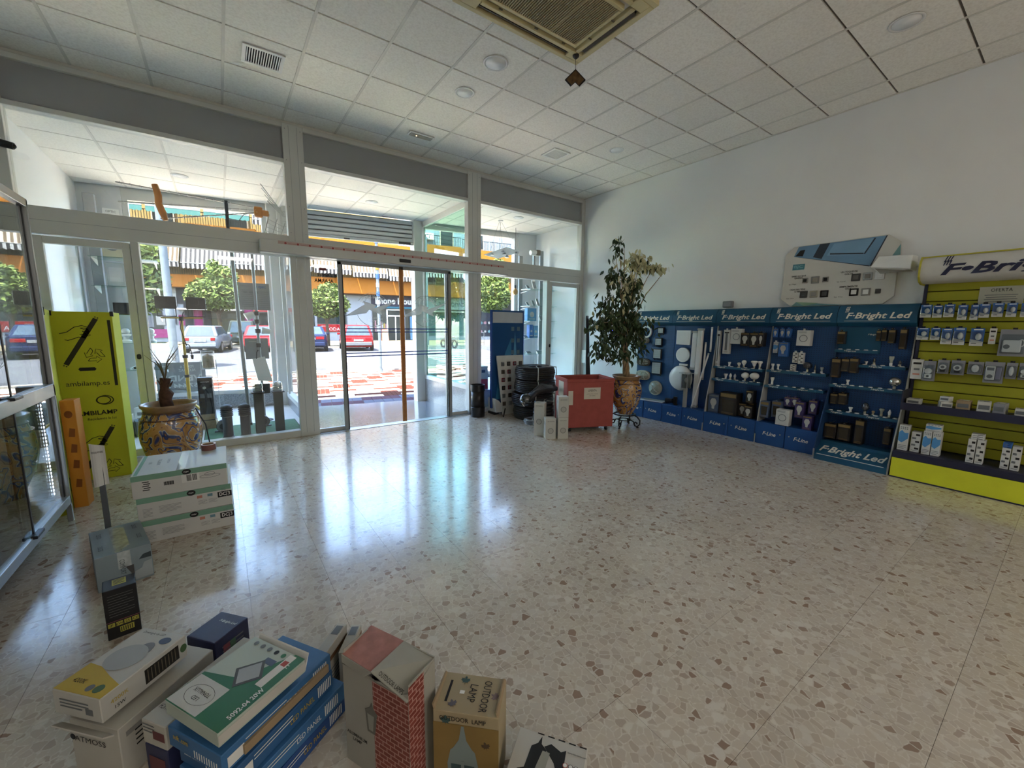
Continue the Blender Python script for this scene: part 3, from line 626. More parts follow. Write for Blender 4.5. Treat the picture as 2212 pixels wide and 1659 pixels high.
for (a, b, dep, zt) in ((-18,-9.5,1.2,5.45),(-9.5,-5.6,1.0,5.15),(-5.6,-1.2,1.25,5.3),(-1.2,3.2,1.05,5.5),(3.2,6.4,1.25,5.55),(6.4,10.6,1.05,5.45),(10.6,13.2,1.3,5.3),(13.2,17,1.0,5.7),(17,28,1.25,5.9)):
    bal = B(a, b, -dep, .4, 4.22, zt).build('balcony', YEL, bd)
    rl = MB(); rl.box(a+.03, b-.03, -dep+.06, -dep+.1, zt+.78, zt+.84)
    x = a+.1
    while x < b-.05: rl.box(x-.014, x+.014, -dep+.065, -dep+.095, zt, zt+.78); x += .14
    rl.build('railing', CHAR, bal)
for (a, b, dep, zt) in ((-18,-7.2,1.2,8.75),(-7.2,-2.6,1.0,8.95),(-2.6,2.2,1.25,8.75),(2.2,6.8,1.0,9.0),(6.8,10.4,1.3,8.6),(10.4,14.6,1.0,9.05),(14.6,28,1.2,8.9)):
    bal = B(a, b, -dep, .4, 8.0, zt).build('balcony', YEL, bd); rl = MB(); rl.box(a+.03, b-.03, -dep+.06, -dep+.1, zt+.85, zt+.9); x = a+.1
    while x < b-.05: rl.box(x-.014, x+.014, -dep+.065, -dep+.095, zt, zt+.85); x += .16
    rl.build('railing', CHAR, bal)
def stripes(name, c1, c2, period, duty=.5):
    if name in MATS: return MATS[name]
    mt, n, b = newmat(name); tc = n.nodes.new('ShaderNodeTexCoord'); sx = n.nodes.new('ShaderNodeSeparateXYZ'); n.links.new(tc.outputs['Object'], sx.inputs[0])
    d = n.nodes.new('ShaderNodeMath'); d.operation = 'MODULO'; d.inputs[1].default_value = period
    a = n.nodes.new('ShaderNodeMath'); a.operation = 'ADD'; a.inputs[1].default_value = 100*period; n.links.new(sx.outputs[0], a.inputs[0]); n.links.new(a.outputs[0], d.inputs[0])
    g = n.nodes.new('ShaderNodeMath'); g.operation = 'GREATER_THAN'; g.inputs[1].default_value = period*duty; n.links.new(d.outputs[0], g.inputs[0])
    m = n.nodes.new('ShaderNodeMix'); m.data_type = 'RGBA'; m.inputs[6].default_value = lin(c1); m.inputs[7].default_value = lin(c2); n.links.new(g.outputs[0], m.inputs[0]); n.links.new(m.outputs[2], b.inputs['Base Color']); b.inputs['Roughness'].default_value = .9
    MATS[name] = mt; return mt
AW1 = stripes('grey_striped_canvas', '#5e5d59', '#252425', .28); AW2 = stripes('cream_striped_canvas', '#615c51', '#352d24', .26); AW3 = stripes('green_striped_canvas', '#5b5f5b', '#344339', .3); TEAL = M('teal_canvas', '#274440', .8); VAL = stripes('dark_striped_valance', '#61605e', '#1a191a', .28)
def awning(a, b, zt, zb, dep, mat, vmat, y0=-1.1):
    o = MB().hexa([(a,y0,zt-.03),(b,y0,zt-.03),(b,y0-dep,zb-.03),(a,y0-dep,zb-.03)][::-1], [(a,y0,zt),(b,y0,zt),(b,y0-dep,zb),(a,y0-dep,zb)][::-1]).build('awning', mat, bd)
    n = max(4, int((b-a)/.28)); pts = [(a, zb)]+[(a+(b-a)*k/(2*n), zb-.34-(.07 if k % 2 else 0)) for k in range(2*n+1)]+[(b, zb)]
    MB().prism(pts, (0, y0-dep, 0), (1,0,0), (0,0,1), (0,-.015,0)).build('valance', vmat, o); MB().cyl((a, y0-dep, zb), (b, y0-dep, zb), .03, n=8)  .build('front_bar', EPAP, o)
for a, b, zt, zb, m1, m2 in ((-17.5,-12.2,7.9,6.2,AW1,VAL),(-12,-7.5,7.7,5.95,AW2,VAL),(-7.4,-4.3,7.7,5.9,AW1,VAL),(-4.2,-1.6,7.6,6.05,AW1,VAL),(-1.4,1.4,7.6,6.2,AW2,VAL),(1.5,4.4,7.5,6.1,AW2,VAL),(4.5,7.4,7.5,5.95,AW2,VAL),(7.5,10.3,7.5,5.8,AW2,VAL),(10.6,13.2,7.8,6.3,AW1,VAL),(13.4,16.4,7.8,6.4,AW1,VAL),(17,20,7.9,6.6,AW1,VAL)): awning(a, b, zt, zb, .9, m1, m2)
for a, b in ((-13.5,-9.4),(-9.2,-6.0),(-5.8,-2.9)): awning(a, b, 11.0, 9.8, .6, AW3, TEAL, -.9)
awning(-2.7, -.6, 10.6, 9.6, .6, AW1, VAL, -.9)
for (a, b, c, d) in ((-11,-9.6,5.5,7.6),(-6.4,-5,5.5,7.6),(-2,-.6,5.5,7.6),(2,3.4,5.5,7.6),(7.6,9,5.5,7.6),(11,12.4,5.6,7.7),(15,16.4,5.8,7.8),(-4.6,-3.2,9,11.2),(-9.4,-8,9,11.2),(3.4,4.8,9,11.2),(10.2,11.4,9.2,11.3),(12.8,14.2,9.2,11.3),(16,17.4,9.2,11.3)):
    w_ = B(a, b, .28, .41, c, d).build('window', M('window_shutter', '#7b7363', .7), bd); B(a+.1, b-.1, .26, .285, c+.1, d-.1).build('pane', WINM, w_)
ac = B(11.2, 12.1, -.1, .28, 9.7, 10.25).build('air_unit', WHITE, bd); ringmb((11.5,-.1,9.97), (1,0,0), (0,0,1), .17, .22, (0,-.02,0)).build('fan_grille', GREYF, ac)
# ground floor shops, left to right
def shop(a, b, z0, z1, mat, name='shop_window', y=-.02): return B(a, b, y, .06, z0, z1).build(name, mat, bd)
sh = shop(-18, -9.3, .5, 3.0, WINM); shop(-18, -6.4, 3.0, 4.2, CHAR, 'shop_fascia', -.06)
for k in range(14):
    r_ = random.Random(k); B(-16+k*.7, -15.45+k*.7, -.05, -.02, r_.uniform(1.0,1.7), r_.uniform(1.9,2.3)).build('poster', [M('poster_grey', '#3b3c3f', .7), EPAP, M('poster_dark', '#202124', .7), MAG][k % 4], sh)
B(-18, -9.0, -.08, .0, .35, 1.0).build('magenta_dado', MAG, sh)
shop(-9.3, -8.3, 2.8, 4.2, EPAP, 'shop_poster', -.1); pq = shop(-7.9, -7.4, 0, 4.1, CHAR, 'pilaster', -.12); shop(-7.3, -6.75, 0, 4.1, MAG, 'pilaster', -.12); shop(-6.7, -6.2, 0, 4.1, CHAR, 'pilaster', -.12)
sh = shop(-6.2, -3.9, .1, 2.4, WINM); awx = B(-8.3, -3.9, -1.3, -.02, 2.5, 2.62).build('canopy', EPAP, bd); shop(-6.1, -3.7, 2.7, 4.1, GREYF, 'shop_fascia', -.05)
shop(-3.9, -3.35, 0, 4.1, MAG, 'pilaster', -.12); shop(-3.3, -1.2, 2.9, 4.1, M('pink_fascia', '#5d4c57', .6), 'shop_fascia', -.08); rc = MB().hexa([(-3.2,-1,2.45),(-.4,-1,2.45),(-.4,-.02,2.8),(-3.2,-.02,2.8)], [(-3.2,-1,2.5),(-.4,-1,2.5),(-.4,-.02,2.85),(-3.2,-.02,2.85)]).build('red_awning', M('red_canvas', '#5b1a1a', .8), bd)
shop(-3.2, -.6, .2, 2.4, WINM); shop(-.4, 1.3, .2, 3.0, WINM)
shop(1.5, 3.9, 1.55, 3.3, WINM); rp = shop(1.5, 3.9, .85, 1.5, M('red_panel', '#5b0d10', .5), 'red_panel', -.06); text('lettering', 'VODA', .28, OUTW, rp, (2.75, -.062, 1.08)); text('small_lettering', 'ofertas hoy', .14, OUTW, rp, (2.1, -.062, 1.33))
shop(4.0, 6.1, 0, 4.1, SHOPW, 'white_pier', -.1)
sg = shop(6.15, 10.6, 3.02, 4.22, NAVY, 'shop_sign', -.3); text('lettering', 'Phone House', .62, OUTW, sg, (8.4, -.305, 3.72), fit=3.9, bold=.03); B(6.15, 10.6, -.305, -.29, 3.02, 3.2).build('teal_line', M('teal_line', '#113540', .5), sg)
shop(6.2, 7.4, .1, 2.95, WINM); shop(9.2, 10.5, .1, 2.95, WINM)
dr = shop(7.45, 9.1, 0, 2.95, WINM, 'shop_door', -.05)
for a, b, c, d in ((7.45,7.55,0,2.95),(8.22,8.30,0,2.3),(9.0,9.1,0,2.95),(7.45,9.1,2.3,2.4),(7.45,9.1,2.87,2.95)): B(a, b, -.08, -.05, c, d).build('door_frame', ALU, dr)
bn = shop(9.6, 10.2, .1, 2.3, M('banner_skyblue', '#30485b', .6), 'blue_banner', -.4); B(9.75, 10.05, -.405, -.4, 1.0, 1.4).build('banner_print', NAVY, bn)
for k in range(7):
    r_ = random.Random(40+k); B(6.35+k*.16, 6.48+k*.16, -.07, -.02, r_.uniform(.6,1.1), r_.uniform(1.3,2.0)).build('window_poster', [M('poster_pink', '#574044', .7), EPAP, M('poster_yellow', '#5b4f27', .7)][k % 3], bd)
abd = ething('pavement_sign', 'folding pavement sign standing in front of the phone shop door', 'sign', 7.1, 30.9, .02)
for s_ in (-1, 1): MB().hexa([(-.3,s_*.35-.02,0),(.3,s_*.35-.02,0),(.3,s_*.35+.02,0),(-.3,s_*.35+.02,0)], [(-.25,s_*.03-.02,1.15),(.25,s_*.03-.02,1.15),(.25,s_*.03+.02,1.15),(-.25,s_*.03+.02,1.15)]).build('board', M('sandwich_board', '#704c3c', .7), abd)
B(-.26, .26, -.03, .03, 1.12, 1.18).build('hinge', DARK, abd)
sg = shop(11.2, 16.4, 3.05, 4.3, M('pale_sign', '#575854', .6), 'shop_sign', -.3); text('lettering', 'Las combas', .6, M('sign_grey', '#272a2a', .5), sg, (13.9, -.305, 3.66), fit=3.7)
shop(11.2, 16.4, .5, 2.9, M('shop_glass_teal', '#2a3d3c', .15, 0, .35, 1.5, spec=.8)); MB().hexa([(11.2,-1,2.75),(16.4,-1,2.75),(16.4,-.02,2.95),(11.2,-.02,2.95)], [(11.2,-1,2.8),(16.4,-1,2.8),(16.4,-.02,3.0),(11.2,-.02,3.0)]).build('cream_awning', M('cream_canvas', '#5e5a50', .8), bd)
sg = shop(16.7, 24, 3.0, 4.6, M('brown_sign', '#1a1616', .5), 'shop_sign', -.3); text('lettering', 'fam', .85, OUTW, sg, (18.2, -.305, 3.75), fit=1.9, bold=.01); shop(16.7, 24, .4, 2.9, CHAR)
for k in range(16): r_ = random.Random(k+90); MB().cyl((17+(k % 8)*.45, -.03, .9+(k//8)*.9), (17+(k % 8)*.45, -.05, .9+(k//8)*.9), r_.uniform(.12,.2), n=12).build('shop_display_disc', [M('poster_pink', '#574044', .7), EPAP, M('poster_teal', '#344a4f', .7)][k % 3], bd)
MATT = False
# ================================================================ THINGS IN THE ROOM
EPS = .0006
class Carton:
    def __init__(s, name, label, cat, w, d, h, loc, rz, mat, bevel=.0025, group=None, parts='body'):
        s.w, s.d, s.h = w, d, h; s.t = thing(name, label, cat, loc, rz, group); s.b = B(-w/2, w/2, -d/2, d/2, 0, h).build(parts, mat, s.t, bevel=bevel)
    def fc(s, f):
        w, d, h = s.w, s.d, s.h
        return {'front': ((0,-d/2-EPS,h/2),(1,0,0),(0,0,1)), 'back': ((0,d/2+EPS,h/2),(-1,0,0),(0,0,1)), 'left': ((-w/2-EPS,0,h/2),(0,-1,0),(0,0,1)), 'right': ((w/2+EPS,0,h/2),(0,1,0),(0,0,1)), 'top': ((0,0,h+EPS),(1,0,0),(0,1,0))}[f]
    def P(s, f, a, b, up=0): c, r, u = s.fc(f); n = Vector(r).cross(Vector(u)); return Vector(c)+Vector(r)*a+Vector(u)*b+n*up, r, u
    def rect(s, f, a, b, w, h, mat, name='print', up=0): o, r, u = s.P(f, a, b, up); return rect(name, w, h, mat, s.t, o, r, u, .0005)
    def poly(s, f, a, b, pts, mat, name='print', up=0): o, r, u = s.P(f, a, b, up); return poly(name, pts, mat, s.t, o, r, u, .0005)
    def text(s, f, a, b, st, h, mat, rot=0, name='lettering', up=.0018, **kw):
        o, r, u = s.P(f, a, b, up); r = Vector(r); u = Vector(u); c, q = math.cos(rot), math.sin(rot)
        return text(name, st, h, mat, s.t, o, r*c+u*q, u*c-r*q, **kw)
    def lines(s, f, a, b, w, n, gap, mat, h=.003, name='small_print'):
        for k in range(n): s.rect(f, a-(w*.12 if k % 3 == 2 else 0), b-k*gap, w*(.76 if k % 3 == 2 else 1), h, mat, name, .0006)
# ---- glass display cabinet along the left wall
vt = thing('glass_cabinet', 'aluminium and glass display cabinet against the left wall', 'cabinet', (0, 0, 0))
VX0, VX1, VY0, VY1 = -1.55, -1.01, 1.9, 4.34
def vb(name, *a, mat=ALU2, bv=.003): return B(*a).build(name, mat, vt, bevel=bv)
for z0, z1 in ((.14,.205),(.965,1.055),(2.275,2.33)):
    vb('front_rail', VX1-.035, VX1, VY0, VY1, z0, z1); vb('end_rail', VX0, VX1-.035, VY1-.03, VY1, z0, z1); vb('rear_rail', VX0, VX0+.03, VY0, VY1-.03, z0, z1)
for x in (VX0, VX1-.03):
    for y in (VY0, VY1-.03): vb('corner_post', x, x+.03, y, y+.03, .0, 2.33)
BOARD = M('cabinet_board', '#4b4e50', .6)
vb('base_board', VX0, VX1-.035, VY0, VY1-.03, .15, .17, mat=BOARD, bv=0); vb('mid_board', VX0, VX1-.035, VY0, VY1-.03, .975, .995, mat=BOARD, bv=0); vb('top_board', VX0, VX1-.035, VY0, VY1-.03, 2.29, 2.31, mat=BOARD, bv=0)
vb('rear_board', VX0-.008, VX0, VY0, VY1, .15, 2.3, mat=BOARD, bv=0)
for z0, z1 in ((.205,.965),(1.055,2.275)):
    vb('end_pane', VX0+.03, VX1-.03, VY1-.018, VY1-.012, z0, z1, mat=VGLASS, bv=0)
    vb('sliding_pane', VX1-.018, VX1-.012, VY0+.03, 3.62, z0, z1, mat=VGLASS, bv=0); vb('sliding_pane', VX1-.03, VX1-.024, 3.52, VY1-.03, z0, z1, mat=VGLASS, bv=0)
    vb('pane_edge', VX1-.017, VX1-.009, 3.61, 3.626, z0, z1, mat=BLACK, bv=0); vb('pane_edge', VX1-.032, VX1-.023, 3.515, 3.528, z0, z1, mat=BLACK, bv=0)
    vb('pane_edge', VX1-.034, VX1-.022, VY1-.05, VY1-.03, z0, z1, mat=BLACK, bv=0)
    vb('cabinet_lock', VX1-.01, VX1+.02, 3.55, 3.68, z0-.012, z0+.008, mat=BLACK)
for z in (1.40, 1.75): vb('glass_shelf', VX0+.03, VX1-.06, VY0+.03, VY1-.05, z, z+.008, mat=VGLASS, bv=0)
vb('glass_shelf', VX0+.03, VX1-.06, VY0+.03, VY1-.05, .56, .568, mat=VGLASS, bv=0)
vb('led_strip', VX1-.06, VX1-.05, 4.19, 4.21, .25, .94, mat=WHITE, bv=0)
LED = M('led_dot', '#dfe9ff', .4, emit=5)
for k in range(26): vb('led_dot', VX1-.05, VX1-.047, 4.194, 4.206, .262+k*.026, .274+k*.026, mat=LED, bv=0)
for y, z, nm, w in ((3.55,.568,'small black bulkhead lamp on the lower cabinet shelf',.1),(3.95,.17,'black round wall lamp on the cabinet floor near its open end',.13),(3.3,.17,'dark wall lamp on the cabinet floor nearest the camera',.13),(3.5,.995,'white lamp base on the upper cabinet floor',.1)):
    t = thing('wall_lamp', nm, 'lamp', (-1.3, y, z)); MB().lathe([(w,0),(w,.02),(w*.8,.05),(w*.3,.06),(.001,.06)], n=20).build('base', BLACK if 'white' not in nm else WHITE, t, smooth=R(40)); MB().ell((0,0,.1), w*.7, w*.7, .07).build('globe', DARK if 'white' not in nm else WHITE, t, smooth=True)
# ---- yellow lamp-recycling container
YB = M('yellow_green_card', '#c9c828', .6, 0, .03, 3); BRN = M('dark_olive_ink', '#2c2a12', .6)
ab = Carton('recycling_box', 'tall yellow-green lamp recycling box with black hand drawings by the window', 'recycling box', .405, .36, 1.593, (-1.0195, 5.56, 0), 0, YB)
def fx(x): return x+1.0195
def fz(z): return z-1.593/2
def tubegfx(x0, z0, x1, z1):
    a = Vector((fx(x0), fz(z0))); b = Vector((fx(x1), fz(z1))); d = (b-a).normalized(); n = Vector((-d.y, d.x))*.018
    ab.poly('front', 0, 0, [a-n, a+n, b+n, b-n][::-1] if (b-a).x*0 else [tuple(p) for p in (a-n, b-n, b+n, a+n)], BRN, 'tube_drawing')
    for q, s_ in ((a, -1), (b, 1)):
        for k in (-.5, .5): p = q+n*k+d*s_*.012; ab.poly('front', p.x, p.y, circ(.006, 8), BRN, 'tube_pin')
def stroke(pts, r=.0028, name='drawn_line', mat=BRN): return MB().tube([(fx(x), -.36/2-EPS, z) for x, z in pts], r, 4).build(name, mat, ab.t)
def hand(ox, oz, s=1.0):
    Q = lambda *p: [(ox+x*s, oz+z*s) for x, z in p]
    stroke(Q((0,0),(.05,.015),(.10,.06),(.15,.075),(.19,.06),(.185,.05),(.14,.052)), .0032); stroke(Q((.14,.05),(.18,.03),(.20,.02),(.195,.012),(.15,.025)), .003); stroke(Q((.15,.02),(.19,-.005),(.20,-.012),(.19,-.02),(.14,-.002)), .003); stroke(Q((.13,-.005),(.17,-.03),(.165,-.042),(.12,-.03),(.09,-.045),(.05,-.06),(.03,-.055)), .003)
    fill = [(.14,.052),(.185,.05),(.20,.02),(.20,-.012),(.165,-.042),(.12,-.03)]
    ab.poly('front', fx(ox), fz(oz), [(x*s, z*s) for x, z in reversed(fill)], YB, 'hand_fill')
def recycle(cx, cz, r):
    for k in range(3):
        ca_, sa_ = math.cos(k*2*PI/3), math.sin(k*2*PI/3); o = [((x*ca_-y*sa_)*r*1.15, (x*sa_+y*ca_)*r*1.15) for x, y in ((-.55,-.62),(.12,-.62),(.12,-.82),(.52,-.45),(.12,-.10),(.12,-.30),(-.28,-.30),(-.42,-.40),(-.55,-.62))]
        stroke([(cx+x, cz+z) for x, z in o], .0022, 'recycling_arrow')
tubegfx(-1.162, 1.11, -.93, 1.532); hand(-1.178, 1.393); recycle(-.968, 1.193, .075)
ab.poly('front', fx(-1.028), fz(1.065), [(-.05,-.016),(.05,-.016),(.06,.0),(.05,.016),(-.05,.016),(-.06,0)], INK, 'hand_slot')
ab.text('front', fx(-1.035), fz(.925), 'ambilamp.es', .058, BRN, fit=.29)
ab.poly('front', fx(-.845), fz(1.21), [(-.011,-.31),(.011,-.31),(.011,.31),(-.011,.31)], BRN, 'tube_drawing')
for dx, r_ in ((0,.042),(-.012,.036)): stroke([(-.937-.0+dx+r_*1.35*math.cos(R(a)), .765+r_*math.sin(R(a))) for a in range(0, 361, 15)], .004, 'ring_logo')
ab.text('front', fx(-1.0), fz(.648), 'AMBILAMP', .042, BRN, fit=.275, bold=.02, name='brand_lettering'); ab.text('front', fx(-.972), fz(.59), 'Reciclamos la luz', .024, BRN, fit=.2, shear=.1, name='slogan')
tubegfx(-1.136, .085, -.912, .499); hand(-1.16, .345); recycle(-.941, .118, .075)
for x in (-.2, .2): B(x-.012, x+.012, -.183, -.16, 1.555, 1.60).build('black_clip', BLACK, ab.t)
sc = thing('flat_carton', 'narrow yellow carton standing between the cabinet and the recycling box', 'carton', (-1.045, 4.48, 0), math.atan2(.86, -.165)-PI/2)
B(-.1, 0, 0, .87, 0, 1.6).build('body', YB, sc, bevel=.003); text('lettering', 'ambilamp.es', .055, BRN, sc, (.0008, .2, .62), (0,0,1), (0,-1,0), fit=.42, bold=.01); B(-.06, .004, .04, .07, 1.55, 1.61).build('black_clip', BLACK, sc); ringmb((.0005,.15,.2), (0,1,0), (0,0,1), .05, .056, (.001,0,0)).build('ring_logo', BRN, sc)
OR = M('orange_card', '#d88a2c', .6, 0, .03)
ob = Carton('orange_box', 'slim orange recycling carton leaning beside the yellow box', 'carton', .085, .13, .885, (-1.02, 4.68, 0), R(-4), OR)
ob.poly('front', 0, .33, circ(.03, 16, sx=.8), M('dark_orange', '#8d4a14', .6), 'round_hole'); 
for k, z in enumerate((.18, .05, -.08, -.24)): ob.poly('front', .005, z, [(-.02,-.03),(.015,-.035),(.022,.03),(-.01,.04)], M('dark_orange', '#8d4a14', .6), 'bulb_drawing')
# ---- majolica pot with a dying palm
def majolica():
    mt, n, b = newmat('majolica'); L = n.links.new; tc = n.nodes.new('ShaderNodeTexCoord')
    wv = n.nodes.new('ShaderNodeTexNoise'); wv.inputs['Scale'].default_value = 4.6; wv.inputs['Detail'].default_value = 1.5; wv.inputs['Distortion'].default_value = 2.6
    L(tc.outputs['Object'], wv.inputs['Vector']); r = n.nodes.new('ShaderNodeValToRGB'); e = r.color_ramp.elements
    e[0].position = 0; e[0].color = lin('#2b3a6e'); e[1].position = 1; e[1].color = lin('#3a4c86')
    for p, c in ((.34,'#2e3f78'),(.37,'#d0c6ae'),(.40,'#b98c4d'),(.47,'#a9773a'),(.485,'#2b3560'),(.515,'#3a4c86'),(.53,'#d8cfb8'),(.545,'#b98c4d'),(.62,'#c4965a'),(.64,'#5a2f22'),(.66,'#b98c4d'),(.72,'#33457f')): k = e.new(p); k.color = lin(c)
    L(wv.outputs['Color'], r.inputs[0]); L(r.outputs[0], b.inputs['Base Color']); b.inputs['Roughness'].default_value = .25; b.inputs['Coat Weight'].default_value = .5
    return mt
MAJ = majolica(); MAJRIM = M('majolica_rim', '#9a7a58', .3, 0, .2, 14, coat=.4); SOIL = M('soil', '#3d3128', .95, 0, .3, 20, .6)
def pot(t, r, h, base):
    MB().lathe([(base*r,0),(base*r*1.05,.03*h),(.62*r,.12*h),(.86*r,.3*h),(.98*r,.5*h),(1.0*r,.62*h),(.95*r,.76*h),(.82*r,.87*h),(.80*r,.9*h)], n=36).build('belly', MAJ, t, smooth=True)
    MB().lathe([(.80*r,.895*h),(.80*r,.93*h),(.88*r,.965*h),(.90*r,1.0*h),(.86*r,1.0*h),(.78*r,.96*h),(.74*r,.9*h)], n=36).build('rim', MAJRIM, t, smooth=True)
    for z, q in ((.885,.815),(.80,.925)): ringmb((0,0,z*h), (1,0,0), (0,1,0), q*r-.004, q*r+.006, (0,0,.012*h), 36).build('painted_band', M('brown_glaze', '#5a3524', .35, coat=.4), t)
    MB().lathe([(.76*r,.905*h),(.4*r,.92*h),(.001,.93*h)], n=24).build('soil', SOIL, t)
t = thing('majolica_pot', 'blue and ochre majolica pot with a withered palm by the left window', 'plant pot', (-.46, 5.2, 0)); pot(t, .25, .715, .5)
pt = thing('withered_palm', 'withered palm stump with thin dry leaves in the left pot', 'plant', (-.47, 5.2, .66))
MB().tube([(0,0,-.0),(-.012,0,.09),(.0,0,.15),(-.01,.0,.2),(.005,0,.30)], [.055,.05,.062,.035,.045], 10).build('trunk', M('palm_bark', '#5a4031', .9, 0, .35, 25, .8), pt, smooth=True)
rg = random.Random(2)
for k in range(9):
    a = rg.uniform(0, 6.28); l = rg.uniform(.18, .34); q = .03+.05*rg.random()
    MB().tube([(0,0,.29),(.03*math.cos(a),.03*math.sin(a),.29+l*.5),((.03+q)*math.cos(a)*1.6,(.03+q)*math.sin(a),.29+l)], [.006,.004,.001], 4).build('dry_leaf', M('dry_leaf', '#6e6247', .8), pt)
for k in range(7): a = k*.9; MB().tube([(.03*math.cos(a),.03*math.sin(a),.22+.02*(k % 3)),(.06*math.cos(a),.06*math.sin(a),.27+.02*(k % 3))], [.012,.003], 5).build('bark_scale', M('palm_bark', '#5a4031', .9), pt)
# ---- stack of three white cartons, tape roll
WC = M('white_card', '#d5d4cf', .55, 0, .03, 4, coat=.15); MINT = M('mint_print', '#7da891', .6)
for k, (dx, dy, lb) in enumerate(((.018,.0,'bottom white carton with green band in the stack of three'),(.014,.004,'middle white carton with green band in the stack of three'),(0,0,'top white carton of the three, glossy lid and barcode labels'))):
    c = Carton('white_carton', lb, 'carton', .525, .52, .16, (-.29+dx, 3.83+dy, k*.1615), R(-.6), WC, group='white cartons by the left window')
    c.rect('front', 0, .061, .525, .038, MINT, 'green_band'); o = c.poly('front', .03, .06, circ(.02, 20, sx=1.25), INK, 'logo_oval', .0006); c.text('front', .03, .06, 'nsv', .01, WHITEINK, up=.0016)
    if k < 2:
        c.text('front', .21, .012, 'DC', .026, WHITEINK, fit=.04, up=.0018, bold=.02); c.rect('front', .222, .01, .085, .042, INK, 'black_badge', .0006); c.text('front', .247, .012, '3', .026, WHITEINK, up=.0018); c.rect('front', .234, .01, .003, .034, WHITEINK, 'badge_line', .0014)
        c.text('front', .215, .046, 'MUY\nSILEN', .02, GREYINK); c.rect('front', .075, .02, .03, .02, M('coral_print', '#c98672', .6), 'coral_icon', .0006); c.rect('front', .135, .022, .03, .02, M('steel_print', '#6f94a3', .6), 'blue_icon', .0006)
        c.lines('front', -.09, .005, .12, 6, .009, GREYINK, .0018); c.lines('front', -.21, .0, .05, 7, .009, GREYINK, .0018); c.lines('front', .09, -.01, .05, 4, .008, GREYINK, .0015); c.lines('front', .15, -.01, .05, 4, .008, GREYINK, .0015)
    else:
        for i in range(12): c.rect('front', -.095+i*.0045, .0, .002+.001*(i % 3), .026, INK, 'barcode_bar', .0006)
        c.rect('front', .05, .012, .1, .06, PAPER, 'label', .0006)
        for q in (.03, .062):
            for i in range(6): c.rect('front', q+i*.0045, .014, .0028, .045, INK, 'barcode_bar', .0014)
        for i in range(5): c.rect('front', -.19+(i % 2)*.006, .03-i*.014, .035, .006, INK, 'small_print', .0006)
        MB().tube([(.16+.06*math.cos(a/10*PI), -.26-EPS, .085+.012*math.sin(a/10*PI)) for a in range(21)], .0012, 4).build('fan_drawing', GREYINK, c.t)
        MB().tube([(.16+.03*math.cos(a/10*PI), -.26-EPS, .10+.012*math.sin(a/10*PI)) for a in range(21)], .0012, 4).build('fan_drawing', GREYINK, c.t)
        c.rect('top', 0, 0, .05, .52, M('packing_tape', '#bdbab2', .15, coat=.6), 'tape_strip', .0004)
        for i, s_ in enumerate(('NSV', 'BALBA 2020', 'ventilador')): c.text('top', -.19+i*.05, .02, s_, .02, GREYINK, rot=R(90))
        c.rect('top', -.24, .0, .02, .5, MINT, 'green_band', .0004)
tp = thing('tape_roll', 'brown packing tape roll lying on the top white carton', 'tape roll', (-.14, 4.04, .4842)); TAPEM = M('brown_tape', '#7c4638', .3, coat=.5)
ringmb((0,0,0), (1,0,0), (0,1,0), .040, .050, (0,0,.046)).build('tape', TAPEM, tp, smooth=R(40)); ringmb((0,0,0), (1,0,0), (0,1,0), .037, .040, (0,0,.046)).build('card_core', M('card_core', '#9c7a5a', .8), tp)
# ---- grey-blue taped carton
GB = M('grey_blue_card', '#8c9ba2', .6, 0, .06, 6)
c = Carton('taped_carton', 'grey-blue cardboard carton crossed with shiny tape in front of the stack', 'carton', .238, .43, .205, (-.59, 3.265, 0), R(13), GB)
for k in range(5): c.rect('top', .0+.012*(k-2), .0, .02, .43-.03*k, M('clear_tape', '#b5bdbd', .08, 0, .25, 30, coat=1), 'tape_strip', .0002+.0003*k)
c.rect('front', .0, .05, .055, .1, M('clear_tape', '#b5bdbd', .08), 'tape_strip', .0004)
for a, b, r_ in ((-.08,.1,90),(.08,.12,90),(.085,-.05,90),(-.085,-.1,90)): c.text('top', a, b, 'CECOTEC', .02, M('slate_ink', '#3d4a50', .6), rot=R(r_), fit=.07)
c.text('front', -.01, .01, 'COMFORT', .022, M('slate_ink', '#3d4a50', .6), rot=R(-90), fit=.09); c.lines('front', -.06, -.06, .08, 4, .008, M('slate_ink', '#3d4a50', .6), .0015)
c.poly('front', .08, -.03, [(-.05,-.06),(.035,-.06),(.035,.035),(.0,.03),(-.01,.0),(-.04,-.01)], M('pale_print', '#a9b2b5', .6), 'faucet_print'); c.poly('front', .09, .035, [(-.03,-.01),(.025,-.012),(.025,.02),(-.01,.015)], M('slate_ink', '#3d4a50', .6), 'faucet_print')
# ---- black upright box
c = Carton('black_box', 'black upright product box with yellow stickers behind the carton pile', 'box', .118, .115, .25, (-.488, 2.588, 0), R(9), M('black_card', '#1d1c1d', .5), .002)
YL = M('yellow_sticker', '#b9b04a', .6); PINK = M('pink_line', '#9b5660', .6)
c.rect('top', .0, .01, .05, .06, YL, 'sticker'); c.lines('top', 0, .03, .04, 4, .012, INK, .004)
c.lines('front', .0, .095, .09, 9, .013, M('dim_grey_ink', '#6a6a66', .6), .002); c.rect('front', 0, -.035, .118, .002, PINK, 'pink_line', .0004)
for i in range(4): c.rect('front', -.042+i*.028, -.052, .024, .02, YL, 'icon'); c.text('front', -.042+i*.028, -.052, ('IP', '6W', '25', 'CE')[i], .012, INK, up=.0014)
c.rect('front', .01, -.085, .05, .028, YL, 'sticker')
for i in range(6): c.rect('front', -.01+i*.0075, -.085, .003, .022, INK, 'barcode_bar', .0008)
